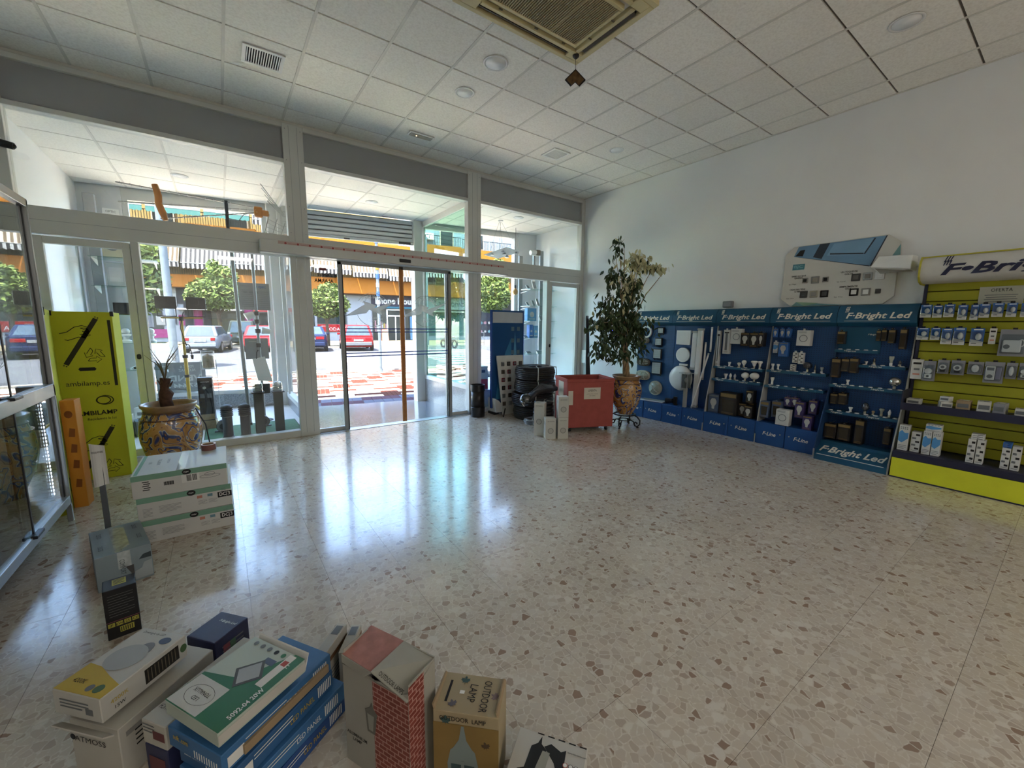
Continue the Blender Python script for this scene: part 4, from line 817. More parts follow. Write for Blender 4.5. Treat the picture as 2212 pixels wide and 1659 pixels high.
MB().hexa([(.05,.052,.248),(.059,.052,.248),(.059,.056,.248),(.05,.056,.248)], [(.03,.07,.285),(.059,.075,.285),(.059,.078,.285),(.03,.073,.285)]).build('open_flap', M('black_card', '#1d1c1d', .5), c.t)
# ---- sign on a grey post
t = thing('sign_post', 'white paper sign on a slim grey metal post beside the taped carton', 'sign', (-.69, 3.585, 0))
B(-.014, .014, -.008, .008, .004, .60).build('post', M('post_grey', '#5f6468', .5, .3), t); MB().lathe([(.05,0),(.05,.006),(.02,.008)], n=16).build('foot', M('post_grey', '#5f6468', .5), t)
pp = MB(); N = 6
for i in range(N): x0, x1 = -.035+.07*i/N, -.035+.07*(i+1)/N; pp.quad((x0,-.012-.006*math.sin(i),.45+.002*i),(x1,-.012-.006*math.sin(i+1),.45+.002*(i+1)),(x1,-.012-.004*math.sin(i+1),.74-.004*(i+1)),(x0,-.012-.004*math.sin(i),.74-.004*i))
o = pp.build('paper', PAPER, t); sd = o.modifiers.new('thickness', 'SOLIDIFY'); sd.thickness = .001
text('lettering', 'REGULADORES', .012, INK, t, (0, -.019, .68), (1,0,0), (0,0,1), fit=.055)
# ---- pile of opened cartons in the foreground
def seqbox(name, label, cat, c, ang, w, d, h, z, mat, **kw): return Carton(name, label, cat, w, d, h, (c[0], c[1], z), R(ang), mat, **kw)
KR = M('kraft_card', '#a08a6c', .75, 0, .06, 8); OFFW = M('offwhite_card', '#bdb9ae', .65, 0, .05, 6)
c = seqbox('white_box', 'white opened box with a round wordmark at the bottom left of the pile', 'carton', (-.31, 1.857), -46.6, .205, .34, .195, 0, OFFW)
c.text('front', -.02, .03, 'ATMOSS', .02, INK, fit=.13); c.poly('front', -.095, .03, circ(.011, 16), INK, 'logo_disc'); c.lines('right', -.1, .05, .05, 4, .018, INK, .005)
c.rect('right', -.12, .06, .06, .018, M('pale_grey_ink', '#8f8d88', .6), 'heading')
MB().hexa([(-.107,-.185,.19),(.107,-.185,.19),(.107,-.183,.195),(-.107,-.183,.195)], [(-.10,-.215,.212),(.10,-.21,.206),(.10,-.208,.209),(-.10,-.213,.215)]).build('open_flap', OFFW, c.t)
c = seqbox('downlight_box', 'white and yellow downlight box with a pictured round lamp, top of the left pile', 'carton', (-.366, 1.868), -46.6, .20, .285, .088, .2135, M('white_print_card', '#c4c1b8', .5, 0, .04), )
YP = M('yellow_print', '#c0a437', .55); c.poly('top', 0, -.085, [(-.098,-.055),(.098,-.055),(.098,.0),(.03,.02),(-.04,.045),(-.098,.05)], YP, 'yellow_panel')
c.poly('top', -.005, .01, circ(.058, 28, sx=1.15), M('disc_grey', '#a6a7a6', .4), 'lamp_picture', .0006); c.poly('top', .02, .04, circ(.045, 20, sx=.7), M('disc_shadow', '#77787a', .4), 'lamp_picture', .0003); c.poly('top', .055, .10, circ(.016, 16, sx=1.4), M('slate_blue', '#4d5a74', .5), 'logo_leaf', .0006)
c.text('top', -.02, .12, 'Downlight de LED', .013, INK, fit=.1, shear=.2); c.text('top', -.045, -.10, '4200K', .016, INK, fit=.05); c.poly('top', .02, -.115, circ(.013, 14), GREYINK, 'icon', .0006); c.poly('top', .052, -.112, circ(.016, 14), M('leaf_green', '#4c6b45', .5), 'icon', .0006)
c.rect('right', .05, .0, .12, .055, M('nearly_black_print', '#26241f', .55), 'data_panel')
for i in range(9): c.rect('right', .0+i*.012, .0, .003, .045, M('tan_ink', '#6c6350', .6), 'data_line', .0006)
c.poly('right', .128, .0, circ(.016, 14, sx=.8), M('leaf_green', '#4c6b45', .5), 'green_icon'); c.text('right', -.09, .008, '4200K', .014, YP); c.text('right', -.09, -.018, '15W', .012, INK); c.lines('front', -.01, .015, .12, 3, .012, GREYINK, .004); c.rect('front', .05, -.012, .03, .022, GREYINK, 'qr_panel' if False else 'grey_label')
c = seqbox('navy_box', 'dark navy lamp box leaning behind the downlight box', 'carton', (-.10, 2.05), -50, .15, .16, .19, 0, M('navy_card', '#2b2f52', .5)); c.text('top', .02, .03, 'F-Bright Led', .016, WHITEINK, fit=.09, shear=.2); c.lines('right', 0, .05, .1, 3, .02, GREYINK, .006); c.rect('right', -.03, .03, .03, .05, M('flag_red', '#94505a', .6), 'colour_block', .0006); c.rect('right', .0, .03, .025, .05, M('flag_green', '#4d7358', .6), 'colour_block', .0006)
c = seqbox('navy_box', 'dark navy carton on the floor between the two piles', 'carton', (-.12, 1.669), -52, .10, .36, .168, 0, M('navy_card', '#2b2f52', .5)); c.rect('front', 0, .02, .07, .05, M('maroon_print', '#6a3a3c', .6), 'red_print'); c.lines('front', .0, -.03, .07, 3, .014, GREYINK, .004)
c = seqbox('white_box', 'long white box squeezed between the two piles of cartons', 'carton', (-.12, 1.669), -52, .105, .36, .085, .17, OFFW); c.text('top', -.0, -.13, 'TOMTOUCH', .016, INK, fit=.08, rot=PI); c.rect('front', .02, .0, .05, .03, M('maroon_print', '#6a3a3c', .6), 'red_print'); c.lines('front', -.02, .03, .05, 3, .012, GREYINK, .003)
BLU = [M('blue_box_a', '#32608f', .5, 0, .12, 12), M('blue_box_b', '#3d70a2', .5, 0, .15, 12), M('blue_box_c', '#284f8c', .5, 0, .12, 12)]
names = ['lowest blue panel box of the foreground pile', 'second blue panel box from the floor in the pile', 'third blue panel box from the floor in the pile', 'blue panel box lying directly under the green box']
for k in range(4):
    off = ((.045,.0),(.03,-.01),(.012,.0),(0,.0))[k]
    c = seqbox('blue_box', names[k], 'carton', (.015+off[0], 1.50+off[1]), -57+(2,-1,1.5,0)[k], .245, (.40,.43,.38,.40)[k], .068, k*.07, BLU[(2, 1, 0, 1)[k]], group='blue boxes in the pile')
    for i in range(10): c.rect('front', .0+i*.011, -.012, .004, .024, WHITEINK if i % 2 else PAPER, 'white_stripe')
    c.text('front', -.06, .012, 'soft .com', .018, YP if k == 3 else WHITEINK, fit=.07, bold=.02); c.lines('right', -.06, .018, .14, 2, .012, WHITEINK, .003); c.text('right', .05, .0, 'LED PANEL', .02, WHITEINK if k % 2 else YP, fit=.1); c.rect('right', -.16, -.005, .05, .035, PAPER, 'label', .0004)
    for i in range(8): c.rect('right', .12+i*.008, 0, .004, .04, PAPER, 'white_stripe')
B(-.02, .02, -.16, .16, .0, .03).build('open_tray', KR, c.t, loc=(.112, .02, .012))
c = seqbox('panel_box', 'green and white LED panel box lying on top of the blue boxes', 'carton', (-.032, 1.48), -59.2, .26, .287, .048, .3005, M('pale_green_card', '#b9c4b8', .5, 0, .03))
GRN = M('deep_green_print', '#2f7350', .5, 0, .04)
c.poly('top', 0, 0, [(-.13,-.143),(-.02,-.143),(-.02,-.143),(.13,-.143),(.13,.143),(.085,.143),(.0,.0),(-.13,-.03)], GRN, 'green_panel'); c.rect('top', -.055, -.09, .145, .1, M('pale_panel', '#c9c9c2', .5), 'white_panel', .0006)
MB().tube([(-.05+.055*math.cos(a/12*PI), -.09+.032*math.sin(a/12*PI), .0492) for a in range(25)], .001, 4).build('oval_outline', INK, c.t); c.text('top', -.05, -.082, 'TONALUX', .013, INK, rot=PI, fit=.075); c.text('top', -.05, -.103, 'LED', .012, INK, rot=PI)
c.poly('top', .01, .03, [(-.055,-.01),(.005,-.062),(.058,.0),(.0,.055)], M('panel_frame_print', '#4a4f4c', .5), 'panel_picture', .0008); c.poly('top', .01, .03, [(-.042,-.009),(.004,-.05),(.045,.0),(0,.043)], M('panel_light_print', '#a9adad', .5), 'panel_picture', .0014)
c.text('top', .112, -.05, '5092-04 20W', .018, WHITEINK, rot=R(90), fit=.11, bold=.02); c.lines('top', .098, .1, .02, 2, .01, WHITEINK, .002); c.rect('top', .085, .07, .03, .13, PAPER, 'label', .0008); c.rect('top', .085, .10, .02, .02, M('red_icon', '#b4564c', .6), 'label_icon', .0014); c.lines('top', .085, .05, .02, 4, .012, GREYINK, .0018)
for i, cc in enumerate((GREYINK, GREYINK, GREYINK, INK, GRN, M('red_icon', '#b4564c', .6))): c.poly('top', -.09+i*.035, .122, circ(.009, 12), cc, 'icon', .0006)
c.rect('top', .03, .085, .045, .022, M('slate_blue', '#4d5a74', .5), 'blue_label', .0006); c.rect('right', 0, 0, .287, .03, M('cream_band', '#c7c4ba', .55), 'side_band')
MB().hexa([(-.125,.14,.0),(.125,.14,.0),(.125,.146,.0),(-.125,.146,.0)], [(-.12,.155,.05),(.12,.165,.046),(.12,.168,.05),(-.12,.158,.054)]).build('torn_flap', PAPER, c.t)
for k, (x, y, a, h) in enumerate(((.29,1.69,-42,.2),(.36,1.68,-32,.17))):
    c = seqbox('slim_box', ('slim white and brown box upright right of the blue pile', 'outermost slim white box leaning right of the blue pile')[k], 'carton', (x, y), a, .045, .16, h, 0, OFFW, bevel=.002); c.rect('right', 0, .05, .15, .02, M('brown_band', '#7d5a40', .6), 'brown_band'); c.lines('right', 0, .0, .12, 5, .016, GREYINK, .004); c.rect('top', 0, .04, .03, .05, GREYINK, 'label')
# ---- tall outdoor lamp box, torn open
ca = (.255, 1.325); cb = (.384, 1.066); w_ = math.dist(ca, cb); ang = math.degrees(math.atan2(cb[1]-ca[1], cb[0]-ca[0]))
cen = ((ca[0]+cb[0])/2+.064*math.sin(R(-ang)), (ca[1]+cb[1])/2+.064*math.cos(R(ang)))
TB = M('grey_card_print', '#a3a095', .6, 0, .04)
def brickmat():
    mt, n, b = newmat('brick_print'); tc = n.nodes.new('ShaderNodeTexCoord'); mp = n.nodes.new('ShaderNodeVectorMath'); mp.operation = 'MULTIPLY'; mp.inputs[1].default_value = (1,1,1)
    sx = n.nodes.new('ShaderNodeSeparateXYZ'); n.links.new(tc.outputs['Object'], sx.inputs[0]); a = n.nodes.new('ShaderNodeMath'); a.operation = 'ADD'; n.links.new(sx.outputs[0], a.inputs[0]); n.links.new(sx.outputs[1], a.inputs[1])
    cx = n.nodes.new('ShaderNodeCombineXYZ'); n.links.new(a.outputs[0], cx.inputs[0]); n.links.new(sx.outputs[2], cx.inputs[1])
    br = n.nodes.new('ShaderNodeTexBrick'); br.inputs['Scale'].default_value = 15; br.inputs['Color1'].default_value = lin('#7c3a30'); br.inputs['Color2'].default_value = lin('#8c453a'); br.inputs['Mortar'].default_value = lin('#b98c82'); br.inputs['Mortar Size'].default_value = .03
    n.links.new(cx.outputs[0], br.inputs['Vector']); n.links.new(br.outputs[0], b.inputs['Base Color']); b.inputs['Roughness'].default_value = .55; return mt
BRK = brickmat(); H1 = .42
t = thing('lamp_box', 'tall torn grey lamp box with printed brick wall in the foreground', 'carton', (cen[0], cen[1], 0), R(ang)); D1 = .128
# four walls, open at the top front
B(-w_/2, w_/2, -D1/2, -D1/2+.004, 0, H1-.05).build('front_wall', TB, t); B(-w_/2, w_/2, D1/2-.004, D1/2, 0, H1).build('rear_wall', TB, t); B(-w_/2, -w_/2+.004, -D1/2+.004, D1/2-.004, 0, H1).build('side_wall', TB, t); B(w_/2-.004, w_/2, -D1/2+.004, D1/2-.004, 0, H1-.005).build('side_wall', TB, t)
B(-w_/2+.004, w_/2-.004, -D1/2+.004, D1/2-.004, .0, .004).build('base', TB, t)
MB().prism([(-w_/2,0),(-.11,0),(-.05,.012),(.0,.0),(.03,.01),(.1,-.002),(w_/2,.02),(w_/2,-.002),(-w_/2,-.002)][::1], (0,-D1/2,H1-.05), (1,0,0), (0,0,1), (0,.004,0)).build('torn_edge', TB, t)
rect('brick_print', w_*.52, H1-.052, BRK, t, (w_*.24, -D1/2-EPS, (H1-.052)/2), (1,0,0), (0,0,1), .0005); rect('brick_print', D1*.55, H1-.01, BRK, t, (w_/2+EPS, -D1*.22, (H1-.01)/2), (0,1,0), (0,0,1), .0005)
MB().hexa([(-w_/2,-D1/2,H1-.018),(.0,-D1/2-.004,H1-.02),(.01,D1/2,H1-.002),(-w_/2,D1/2,H1-.002)], [(-w_/2,-D1/2,H1-.014),(.0,-D1/2-.004,H1-.016),(.01,D1/2,H1+.002),(-w_/2,D1/2,H1+.002)]).build('top_flap', M('pinkish_brick_print', '#b07a70', .6, 0, .15, 30), t)
MB().hexa([(.0,-D1/2-.01,H1-.012),(w_/2,-D1/2-.006,H1-.055),(w_/2,D1/2,H1-.01),(.012,D1/2,H1-.001)], [(.0,-D1/2-.01,H1-.008),(w_/2,-D1/2-.006,H1-.051),(w_/2,D1/2,H1-.006),(.012,D1/2,H1+.003)]).build('folded_flap', M('dull_white_card', '#a9a89d', .6), t)
MB().hexa([(-w_/2,-D1/2-.002,H1-.045),(-.04,-D1/2-.004,H1-.052),(-.04,-D1/2-.002,H1-.052),(-w_/2,-D1/2,H1-.045)], [(-w_/2,-D1/2-.003,H1-.014),(.0,-D1/2-.006,H1-.017),(.0,-D1/2-.004,H1-.017),(-w_/2,-D1/2-.001,H1-.014)]).build('folded_flap', TB, t)
text('lettering', 'OUTDOOR LAMPS', .013, INK, t, (.075, -D1/2-.0105+.012, H1-.0225), (.143,.004,-.043), (0,.9,.4), fit=.1)
MB().ell((-.075,-.02,H1-.075), .035, .03, .03).build('lamp_inside', WHITE, t, smooth=True)
LG = M('lantern_print', '#6f6e66', .5); poly('lantern_picture', [(-.018,-.05),(.016,-.05),(.026,.02),(.03,.03),(.012,.045),(.004,.065),(-.004,.045),(-.026,.03),(-.024,.02)], LG, t, (-.018, -D1/2-.0012, .22)); poly('lantern_picture', [(-.010,-.04),(.008,-.04),(.014,.018),(-.015,.018)], M('lantern_glass_print', '#9a9a90', .5), t, (-.018, -D1/2-.002, .22))
text('lettering', 'ALUMINIUM\nLAMP', .03, INK, t, (-.09, -D1/2-.001, .11), (1,0,0), (0,0,1), align='C', bold=.01)
# ---- kraft outdoor lamp box
P1, P2, P3, P4 = (.457,1.063), (.609,.917), (.714,1.01), (.568,1.162)
cen = (sum(p[0] for p in (P1,P2,P3,P4))/4, sum(p[1] for p in (P1,P2,P3,P4))/4); ang = math.degrees(math.atan2(P2[1]-P1[1], P2[0]-P1[0]))
c = Carton('lamp_box', 'kraft cardboard outdoor lamp box with maple leaves in the foreground', 'carton', .211, .145, .30, (cen[0], cen[1], 0), R(ang), M('tan_card', '#a89878', .65, 0, .05, 9), .002)
TAN2 = M('wood_print', '#8f7440', .6, 0, .15, 5); c.rect('front', 0, -.02, .211, .258, TAN2, 'wood_print')
c.text('front', -.01, .128, 'OUTDOOR  LAMP', .016, INK, fit=.15); c.text('top', .05, -.005, 'OUTDOOR', .026, INK, rot=R(-90), fit=.115); c.text('top', .005, .0, 'LAMP', .026, INK, rot=R(-90), fit=.065)
MAPLE = [(0,-.5),(.04,-.2),(.3,-.3),(.25,-.15),(.5,.05),(.4,.1),(.45,.3),(.25,.22),(.2,.3),(.1,.15),(.12,.4),(0,.55),(-.12,.4),(-.1,.15),(-.2,.3),(-.25,.22),(-.45,.3),(-.4,.1),(-.5,.05),(-.25,-.15),(-.3,-.3),(-.04,-.2)]
def maple(f, a, b, s, mat, rot=0): q = [(x*math.cos(rot)-y*math.sin(rot), x*math.sin(rot)+y*math.cos(rot)) for x, y in MAPLE]; c.poly(f, a, b, [(x*s, y*s) for x, y in q], mat, 'maple_leaf', .0003)
maple('top', -.03, .045, .032, M('teal_leaf_print', '#3e5a58', .6)); maple('top', -.05, -.045, .03, M('grey_leaf_print', '#625f68', .6), .5); maple('top', .082, .0, .03, M('mauve_leaf_print', '#81706f', .6), 1.2); maple('front', -.065, .118, .035, M('teal_leaf_print', '#3e5a58', .6)); maple('front', .065, .045, .03, M('brown_leaf_print', '#55432f', .6), .3)
c.rect('top', -.03, .0, .016, .012, PAPER, 'price_label', .0006); c.lines('top', -.075, .0, .008, 1, .01, INK, .08)
LP = M('grey_lantern_print', '#84918f', .5); c.poly('front', -.01, -.005, [(-.045,-.14),(.045,-.14),(.05,-.03),(.04,.02),(.03,.03),(.012,.06),(.004,.11),(-.004,.11),(-.012,.06),(-.03,.03),(-.04,.02),(-.05,-.03)], LP, 'lantern_picture', .0006); c.poly('front', -.01, -.07, [(-.035,-.07),(.035,-.07),(.038,.035),(-.038,.035)], M('lantern_pane_print', '#40575b', .4), 'lantern_picture', .0012); c.rect('front', -.01, -.07, .01, .1, LP, 'lantern_picture', .0018)
for x0, x1, y in ((-.105,-.1,.0),(.1,.105,0)): MB().hexa([(x0,-.07,.298),(x1,-.07,.298),(x1,.07,.298),(x0,.07,.298)], [(x0-.006,-.065,.312),(x1-.006,-.065,.312),(x1-.004,.065,.308),(x0-.004,.065,.308)]).build('lid_edge', KR, c.t)
# ---- white lantern box lying flat
a0 = (.736,.963); b0 = (.869,.778); ang = math.degrees(math.atan2(b0[1]-a0[1], b0[0]-a0[0])); ww = math.dist(a0, b0)
u_ = ((b0[0]-a0[0])/ww, (b0[1]-a0[1])/ww); dn = (u_[1], -u_[0]); D3 = .30; cen = ((a0[0]+b0[0])/2+dn[0]*D3/2, (a0[1]+b0[1])/2+dn[1]*D3/2)
c = Carton('lantern_box', 'white lantern box lying flat at the bottom edge of the picture', 'carton', ww, D3, .15, (cen[0], cen[1], 0), R(ang), M('white_print_card', '#c4c1b8', .5), .002)
for k in range(5): c.rect('top', -.04+k*.035, .147, .022, .004, INK, 'black_edge_mark')
c.poly('top', -.03, .03, [(-.02,-.12),(.02,-.12),(.045,-.02),(.055,-.01),(.03,.005),(.012,.0),(.02,.07),(.0,.085),(-.004,.11),(-.012,.085),(-.03,.07),(-.035,.0),(-.055,-.01),(-.045,-.02)], INK, 'lantern_picture'); c.poly('top', -.01, .035, [(-.022,.0),(.008,.0),(.012,.06),(-.012,.06)], M('lantern_glass_print', '#9a9a90', .5), 'lantern_picture', .0008)
c.poly('top', .03, .09, [(-.05,.02),(-.03,.035),(.005,.02),(.02,.03),(.022,-.03),(.005,-.05),(-.01,-.02)], INK, 'bracket_picture')
c.text('top', .085, .115, 'www.fabrilamp.com', .007, INK, fit=.06)
for i in range(8): c.poly('top', .055+(i % 4)*.017, .075-(i//4)*.025, circ(.008, 14), INK if i % 3 else M('red_icon', '#b4564c', .6), 'icon', .0003); c.poly('top', .055+(i % 4)*.017, .075-(i//4)*.025, circ(.006, 14), PAPER, 'icon', .0009)
for i in range(2): c.rect('top', .08, .02-i*.012, .05, .009, M('red_icon', '#b4564c', .6), 'red_strip', .0004)
c.rect('top', .0, -.03, .06, .04, GREYINK, 'data_panel', .0002)
# ================================================================ BY THE RIGHT WINDOW
t = thing('waste_bin', 'black cylindrical waste bin standing by the sliding door post', 'waste bin', (3.42, 5.77, 0)); MB().lathe([(.115,0),(.118,.01),(.118,.16),(.112,.165)], n=24).build('base', BLACK, t, smooth=R(40))
MB().lathe([(.112,.165),(.112,.43)], n=24).build('mesh_wall', M('smoked_mesh', '#2c2725', .3, .4), t, smooth=True); MB().lathe([(.112,.43),(.119,.43),(.119,.535),(.105,.535),(.105,.43)], n=24).build('collar', BLACK, t, smooth=R(40))
# blue display panel on a white foot
BP = M('blue_display_film', '#1e4f86', .3, 0, .12, 2, coat=.4); BP2 = M('mid_blue_print', '#3f86b5', .4); 
t = thing('promotional_display', 'tall blue display panel with white header on a white foot', 'display', (4.03, 5.80, 0)); 
B(-.33, .33, -.02, .02, .10, 1.76).build('board', BP, t, bevel=.004); B(-.31, .31, -.024, -.02, 1.55, 1.73).build('white_header', M('pale_grey_header', '#c3c7cc', .6), t)
B(-.335, -.32, -.026, .026, .10, 1.765).build('edge_frame', M('royal_blue', '#2c55a5', .4), t); B(.32, .335, -.026, .026, .10, 1.765).build('edge_frame', M('royal_blue', '#2c55a5', .4), t)
poly('sail_print', [(-.22,-.7),(.12,-.7),(.1,.35),(-.02,.1),(-.16,-.35)], BP2, t, (-.03, -.0205, .95)); poly('sail_print', [(0,-.7),(.2,-.7),(.1,.45)], M('light_blue_print', '#5d9cc4', .4), t, (.05, -.0215, .95))
for k in range(9): rect('sample_square', .06, .07, M('steel_sample', '#6f8796', .3, .5), t, (.1+(k % 2)*.12, -.0225, 1.45-(k//2)*.2))
MB().prism([(-.3,0),(.33,0),(.33,.04),(-.1,.05),(-.25,.2),(-.32,.24)], (0,-.12,.04), (1,0,0), (0,0,1), (0,.24,0)).build('foot', WHITE, t)
for x in (-.28, .28): B(x-.045, x+.045, -.10, .10, 0, .04).build('caster_block', BLACK, t)
# switch sample board leaning
t = thing('sample_board', 'white board of light switch samples leaning against the blue panel', 'sample board', (4.06, 5.66, 0))
b_ = MB().hexa([(-.22,-.02,0),(.30,-.02,0),(.30,.0,0),(-.22,.0,0)], [(-.30,.06,1.0),(.25,.06,1.0),(.25,.08,1.0),(-.30,.08,1.0)]).build('board', M('offwhite_board', '#d7d5ce', .5), t)
sm = [STEEL, BLACK, M('dark_red_switch', '#7c2032', .4), M('bronze_switch', '#6b6156', .35, .5), WHITE]
for i in range(6):
    for j in range(4):
        if (i, j) in ((1,2),(1,3),(2,2),(2,3)) : continue
        x = -.19+j*.125; z = .86-i*.135; y = -.02+.08*z-.006; s_ = B(x-.035, x+.035, y-.008, y, z-.035, z+.035).build('switch_sample', sm[(i*3+j) % 4] if (i, j) != (1, 1) else sm[2], t, bevel=.004); B(x-.02, x+.02, y-.012, y-.008, z-.02, z+.02).build('rocker', sm[(i+j) % 2*3], s_)
MB().cyl((-.18,-.03,.10), (-.33,-.20,.012), .011, n=8).build('support_leg', BLACK, t)
# conduit coils
CON = M('black_conduit', '#1f1f21', .45, 0, .1, 20)
def coil(name, label, loc, r0, r1, h, mat, rows, cols, rt_, group=None, tie=True):
    t = thing(name, label, 'coil', loc, 0, group); rg = random.Random(sum(map(ord, label)))
    for i in range(rows):
        z = h*(i+.5)/rows; m_ = MB()
        rr = r1-rt_-.02*abs(i-(rows-1)/2)/rows*2
        pts = [((rr+rg.uniform(-.004,.004))*math.cos(2*PI*k/40), (rr+rg.uniform(-.004,.004))*math.sin(2*PI*k/40), z+.004*math.sin(2*PI*k/13)) for k in range(40)]
        m_.tube(pts, h/rows/2*1.08, 8, True).build('conduit_turn', mat, t, smooth=True)
    ringmb((0,0,.01), (1,0,0), (0,1,0), r0, r1-rt_*1.6, (0,0,h-.02), 36).build('inner_turns', mat, t)
    if tie:
        for a in (-2.1, -.9, .6): 
            c, s = math.cos(a), math.sin(a); MB().tube([(r0*c,r0*s,h+.004),((r1+.004)*c,(r1+.004)*s,h-.005),((r1+.01)*c,(r1+.01)*s,h*.5),((r1+.004)*c,(r1+.004)*s,.004)], .008, 5).build('tie', M('pale_tie', '#a9a89f', .6), t)
    return t
for k, lb in enumerate(('bottom black conduit coil of the stack by the right window','second lowest black conduit coil of the stack','third black conduit coil from the floor','topmost black conduit coil of the stack')):
    coil('conduit_coil', lb, (4.19+(.0,-.02,.01,.015)[k], 5.24+(0,.01,-.01,0)[k], .002+k*.216), .12, (.365,.37,.36,.35)[k], .2, CON, 7, 4, .03, 'stack of black conduit coils')
coil('cable_coil', 'low grey cable coil lying on the floor before the black coils', (3.86, 4.86, 0), .075, .145, .085, M('grey_cable', '#8b8f92', .4, 0, .1, 20), 5, 3, .017)
# black bag bundle, small white lamp boxes
bg_ = thing('cable_bundle', 'bundle of black hose wrapped in shiny plastic beside the red bin', 'bundle', (3.70, 4.50, .345))
for k in range(5): MB().tube([(-.24,-.06+.025*k,.12+.02*math.sin(k)),(-.1,-.05+.025*k,.20+.02*math.cos(k)),(.08,-.05+.03*k,.24+.012*k),(.28,-.05+.03*k,.25)], .036, 8).build('hose', CON, bg_, smooth=True)
MB().ell((-.24,0,.13), .10, .09, .085, 14, 8).build('plastic_wrap', glassmat('plastic_wrap', '#8d9092', 2.5, .1), bg_, smooth=True); MB().tube([(-.26,-.03,.1),(-.31,-.04,.09),(-.33,-.04,.08)], [.05,.03,.045], 10).build('wrap_end', glassmat('plastic_wrap', '#8d9092', 2.5, .1), bg_, smooth=True)
coil('conduit_coil', 'black conduit coil half hidden behind the white lamp boxes', (3.83, 4.56, .0), .05, .16, .41, CON, 8, 3, .03)
BX = M('lamp_box_white', '#c9c8bf', .55, 0, .03)
for x, y, z, h, w, ry, lb in ((3.555,4.09,0,.28,.14,-30,'short white lamp box in front of the red bin, front left'),(3.70,4.005,0,.29,.14,-30,'white lamp box against the red bin, lower of two stacked'),(3.70,4.005,.292,.28,.14,-30,'white lamp box against the red bin, upper of two stacked'),(3.545,4.285,0,.46,.14,-52,'tall white lamp box tilted behind the short one')):
    c = Carton('lamp_carton', lb, 'carton', w, .14, h, (x, y, z), R(ry), BX, .002, 'white lamp boxes by the red bin')
    c.poly('front', 0, -.03, circ(.04, 20, sx=1), M('lamp_print_grey', '#93928a', .5), 'lamp_picture'); c.poly('front', 0, -.03, circ(.03, 20), M('lamp_print_light', '#b9b8b0', .5), 'lamp_picture', .0006); c.text('front', 0, h/2-.04, 'LED PLAFON', .012, INK, fit=.09); c.lines('left', 0, h/2-.06, .08, 3, .014, GREYINK, .004)
# red cloth bin on casters
RC = M('red_cloth', '#a8524a', .8, 0, .08, 12, .15); P1 = (3.92,4.15); P2 = (4.57,3.87); ww = math.dist(P1, P2); an = math.atan2(P2[1]-P1[1], P2[0]-P1[0])
t = thing('offer_bin', 'square faded red cloth bargain bin on casters with an offer sign', 'bin', ((P1[0]+P2[0])/2+.27*math.sin(-an), (P1[1]+P2[1])/2+.27*math.cos(an), 0), an); d_ = .54
for nm, a in (('front_wall',(-ww/2,ww/2,-d_/2,-d_/2+.02)),('rear_wall',(-ww/2,ww/2,d_/2-.02,d_/2)),('side_wall',(-ww/2,-ww/2+.02,-d_/2+.02,d_/2-.02)),('side_wall',(ww/2-.02,ww/2,-d_/2+.02,d_/2-.02))): B(*a, .065, .755).build(nm, RC, t, bevel=.01, seg=2)
B(-ww/2+.02, ww/2-.02, -d_/2+.02, d_/2-.02, .07, .10).build('floor_board', M('chipboard', '#a88f6c', .8), t); B(-ww/2-.008, ww/2+.008, -d_/2-.008, -d_/2+.006, .72, .765).build('cloth_hem', RC, t, bevel=.008); B(-ww/2-.008, ww/2+.008, d_/2-.006, d_/2+.008, .72, .765).build('cloth_hem', RC, t, bevel=.008); B(-ww/2-.01, -ww/2+.012, -d_/2, d_/2, .725, .77).build('cloth_hem', RC, t, bevel=.008); B(ww/2-.012, ww/2+.01, -d_/2, d_/2, .725, .77).build('cloth_hem', RC, t, bevel=.008)
for x in (-ww/2+.07, ww/2-.07):
    for y in (-d_/2+.07, d_/2-.07): cs = MB().cyl((x-.014,y,.032), (x+.014,y,.032), .032, n=14).build('caster', DARK, t, smooth=R(40)); B(x-.018, x+.018, y-.012, y+.012, .035, .068).build('caster_fork', STEEL, cs)
sgn = rect('offer_sign', .25, .165, M('cream_sign', '#d9d2c2', .7), t, (.02, -d_/2-.001, .56)); text('offer_lettering', 'OFERTA', .03, INK, sgn, (.02, -d_/2-.0025, .60), fit=.13); text('offer_lettering', 'LAMPARAS BAJO CONSUMO', .011, INK, sgn, (.02, -d_/2-.0025, .55), fit=.17); text('offer_lettering', '1,00 EUROS', .013, INK, sgn, (.02, -d_/2-.0025, .525), fit=.09)
rect('side_note', .22, .22, M('cream_sign', '#d9d2c2', .7), t, (-ww/2-.0015, .0, .60), (0,-1,0), (0,0,1)); rect('corner_note', .07, .2, M('cream_sign', '#d9d2c2', .7), t, (-ww/2+.05, -d_/2-.0015, .5))
# long black tubes leaning in the corner
t = thing('conduit_bundle', 'bundle of long black tubes leaning in the corner behind the red bin', 'tubes', (5.55, 5.35, 0))
for k in range(5): MB().tube([(.0+.03*k,.0-.02*(k % 2),.0),(.06+.018*k,.1,.9),(.13+.012*k,.2,1.70-.05*(k % 3))], .011, 8).build('tube', BLACK, t, smooth=True)
MB().cyl((.13,.2,1.68), (.135,.2,1.72), .012, n=8).build('white_cap', WHITE, t)
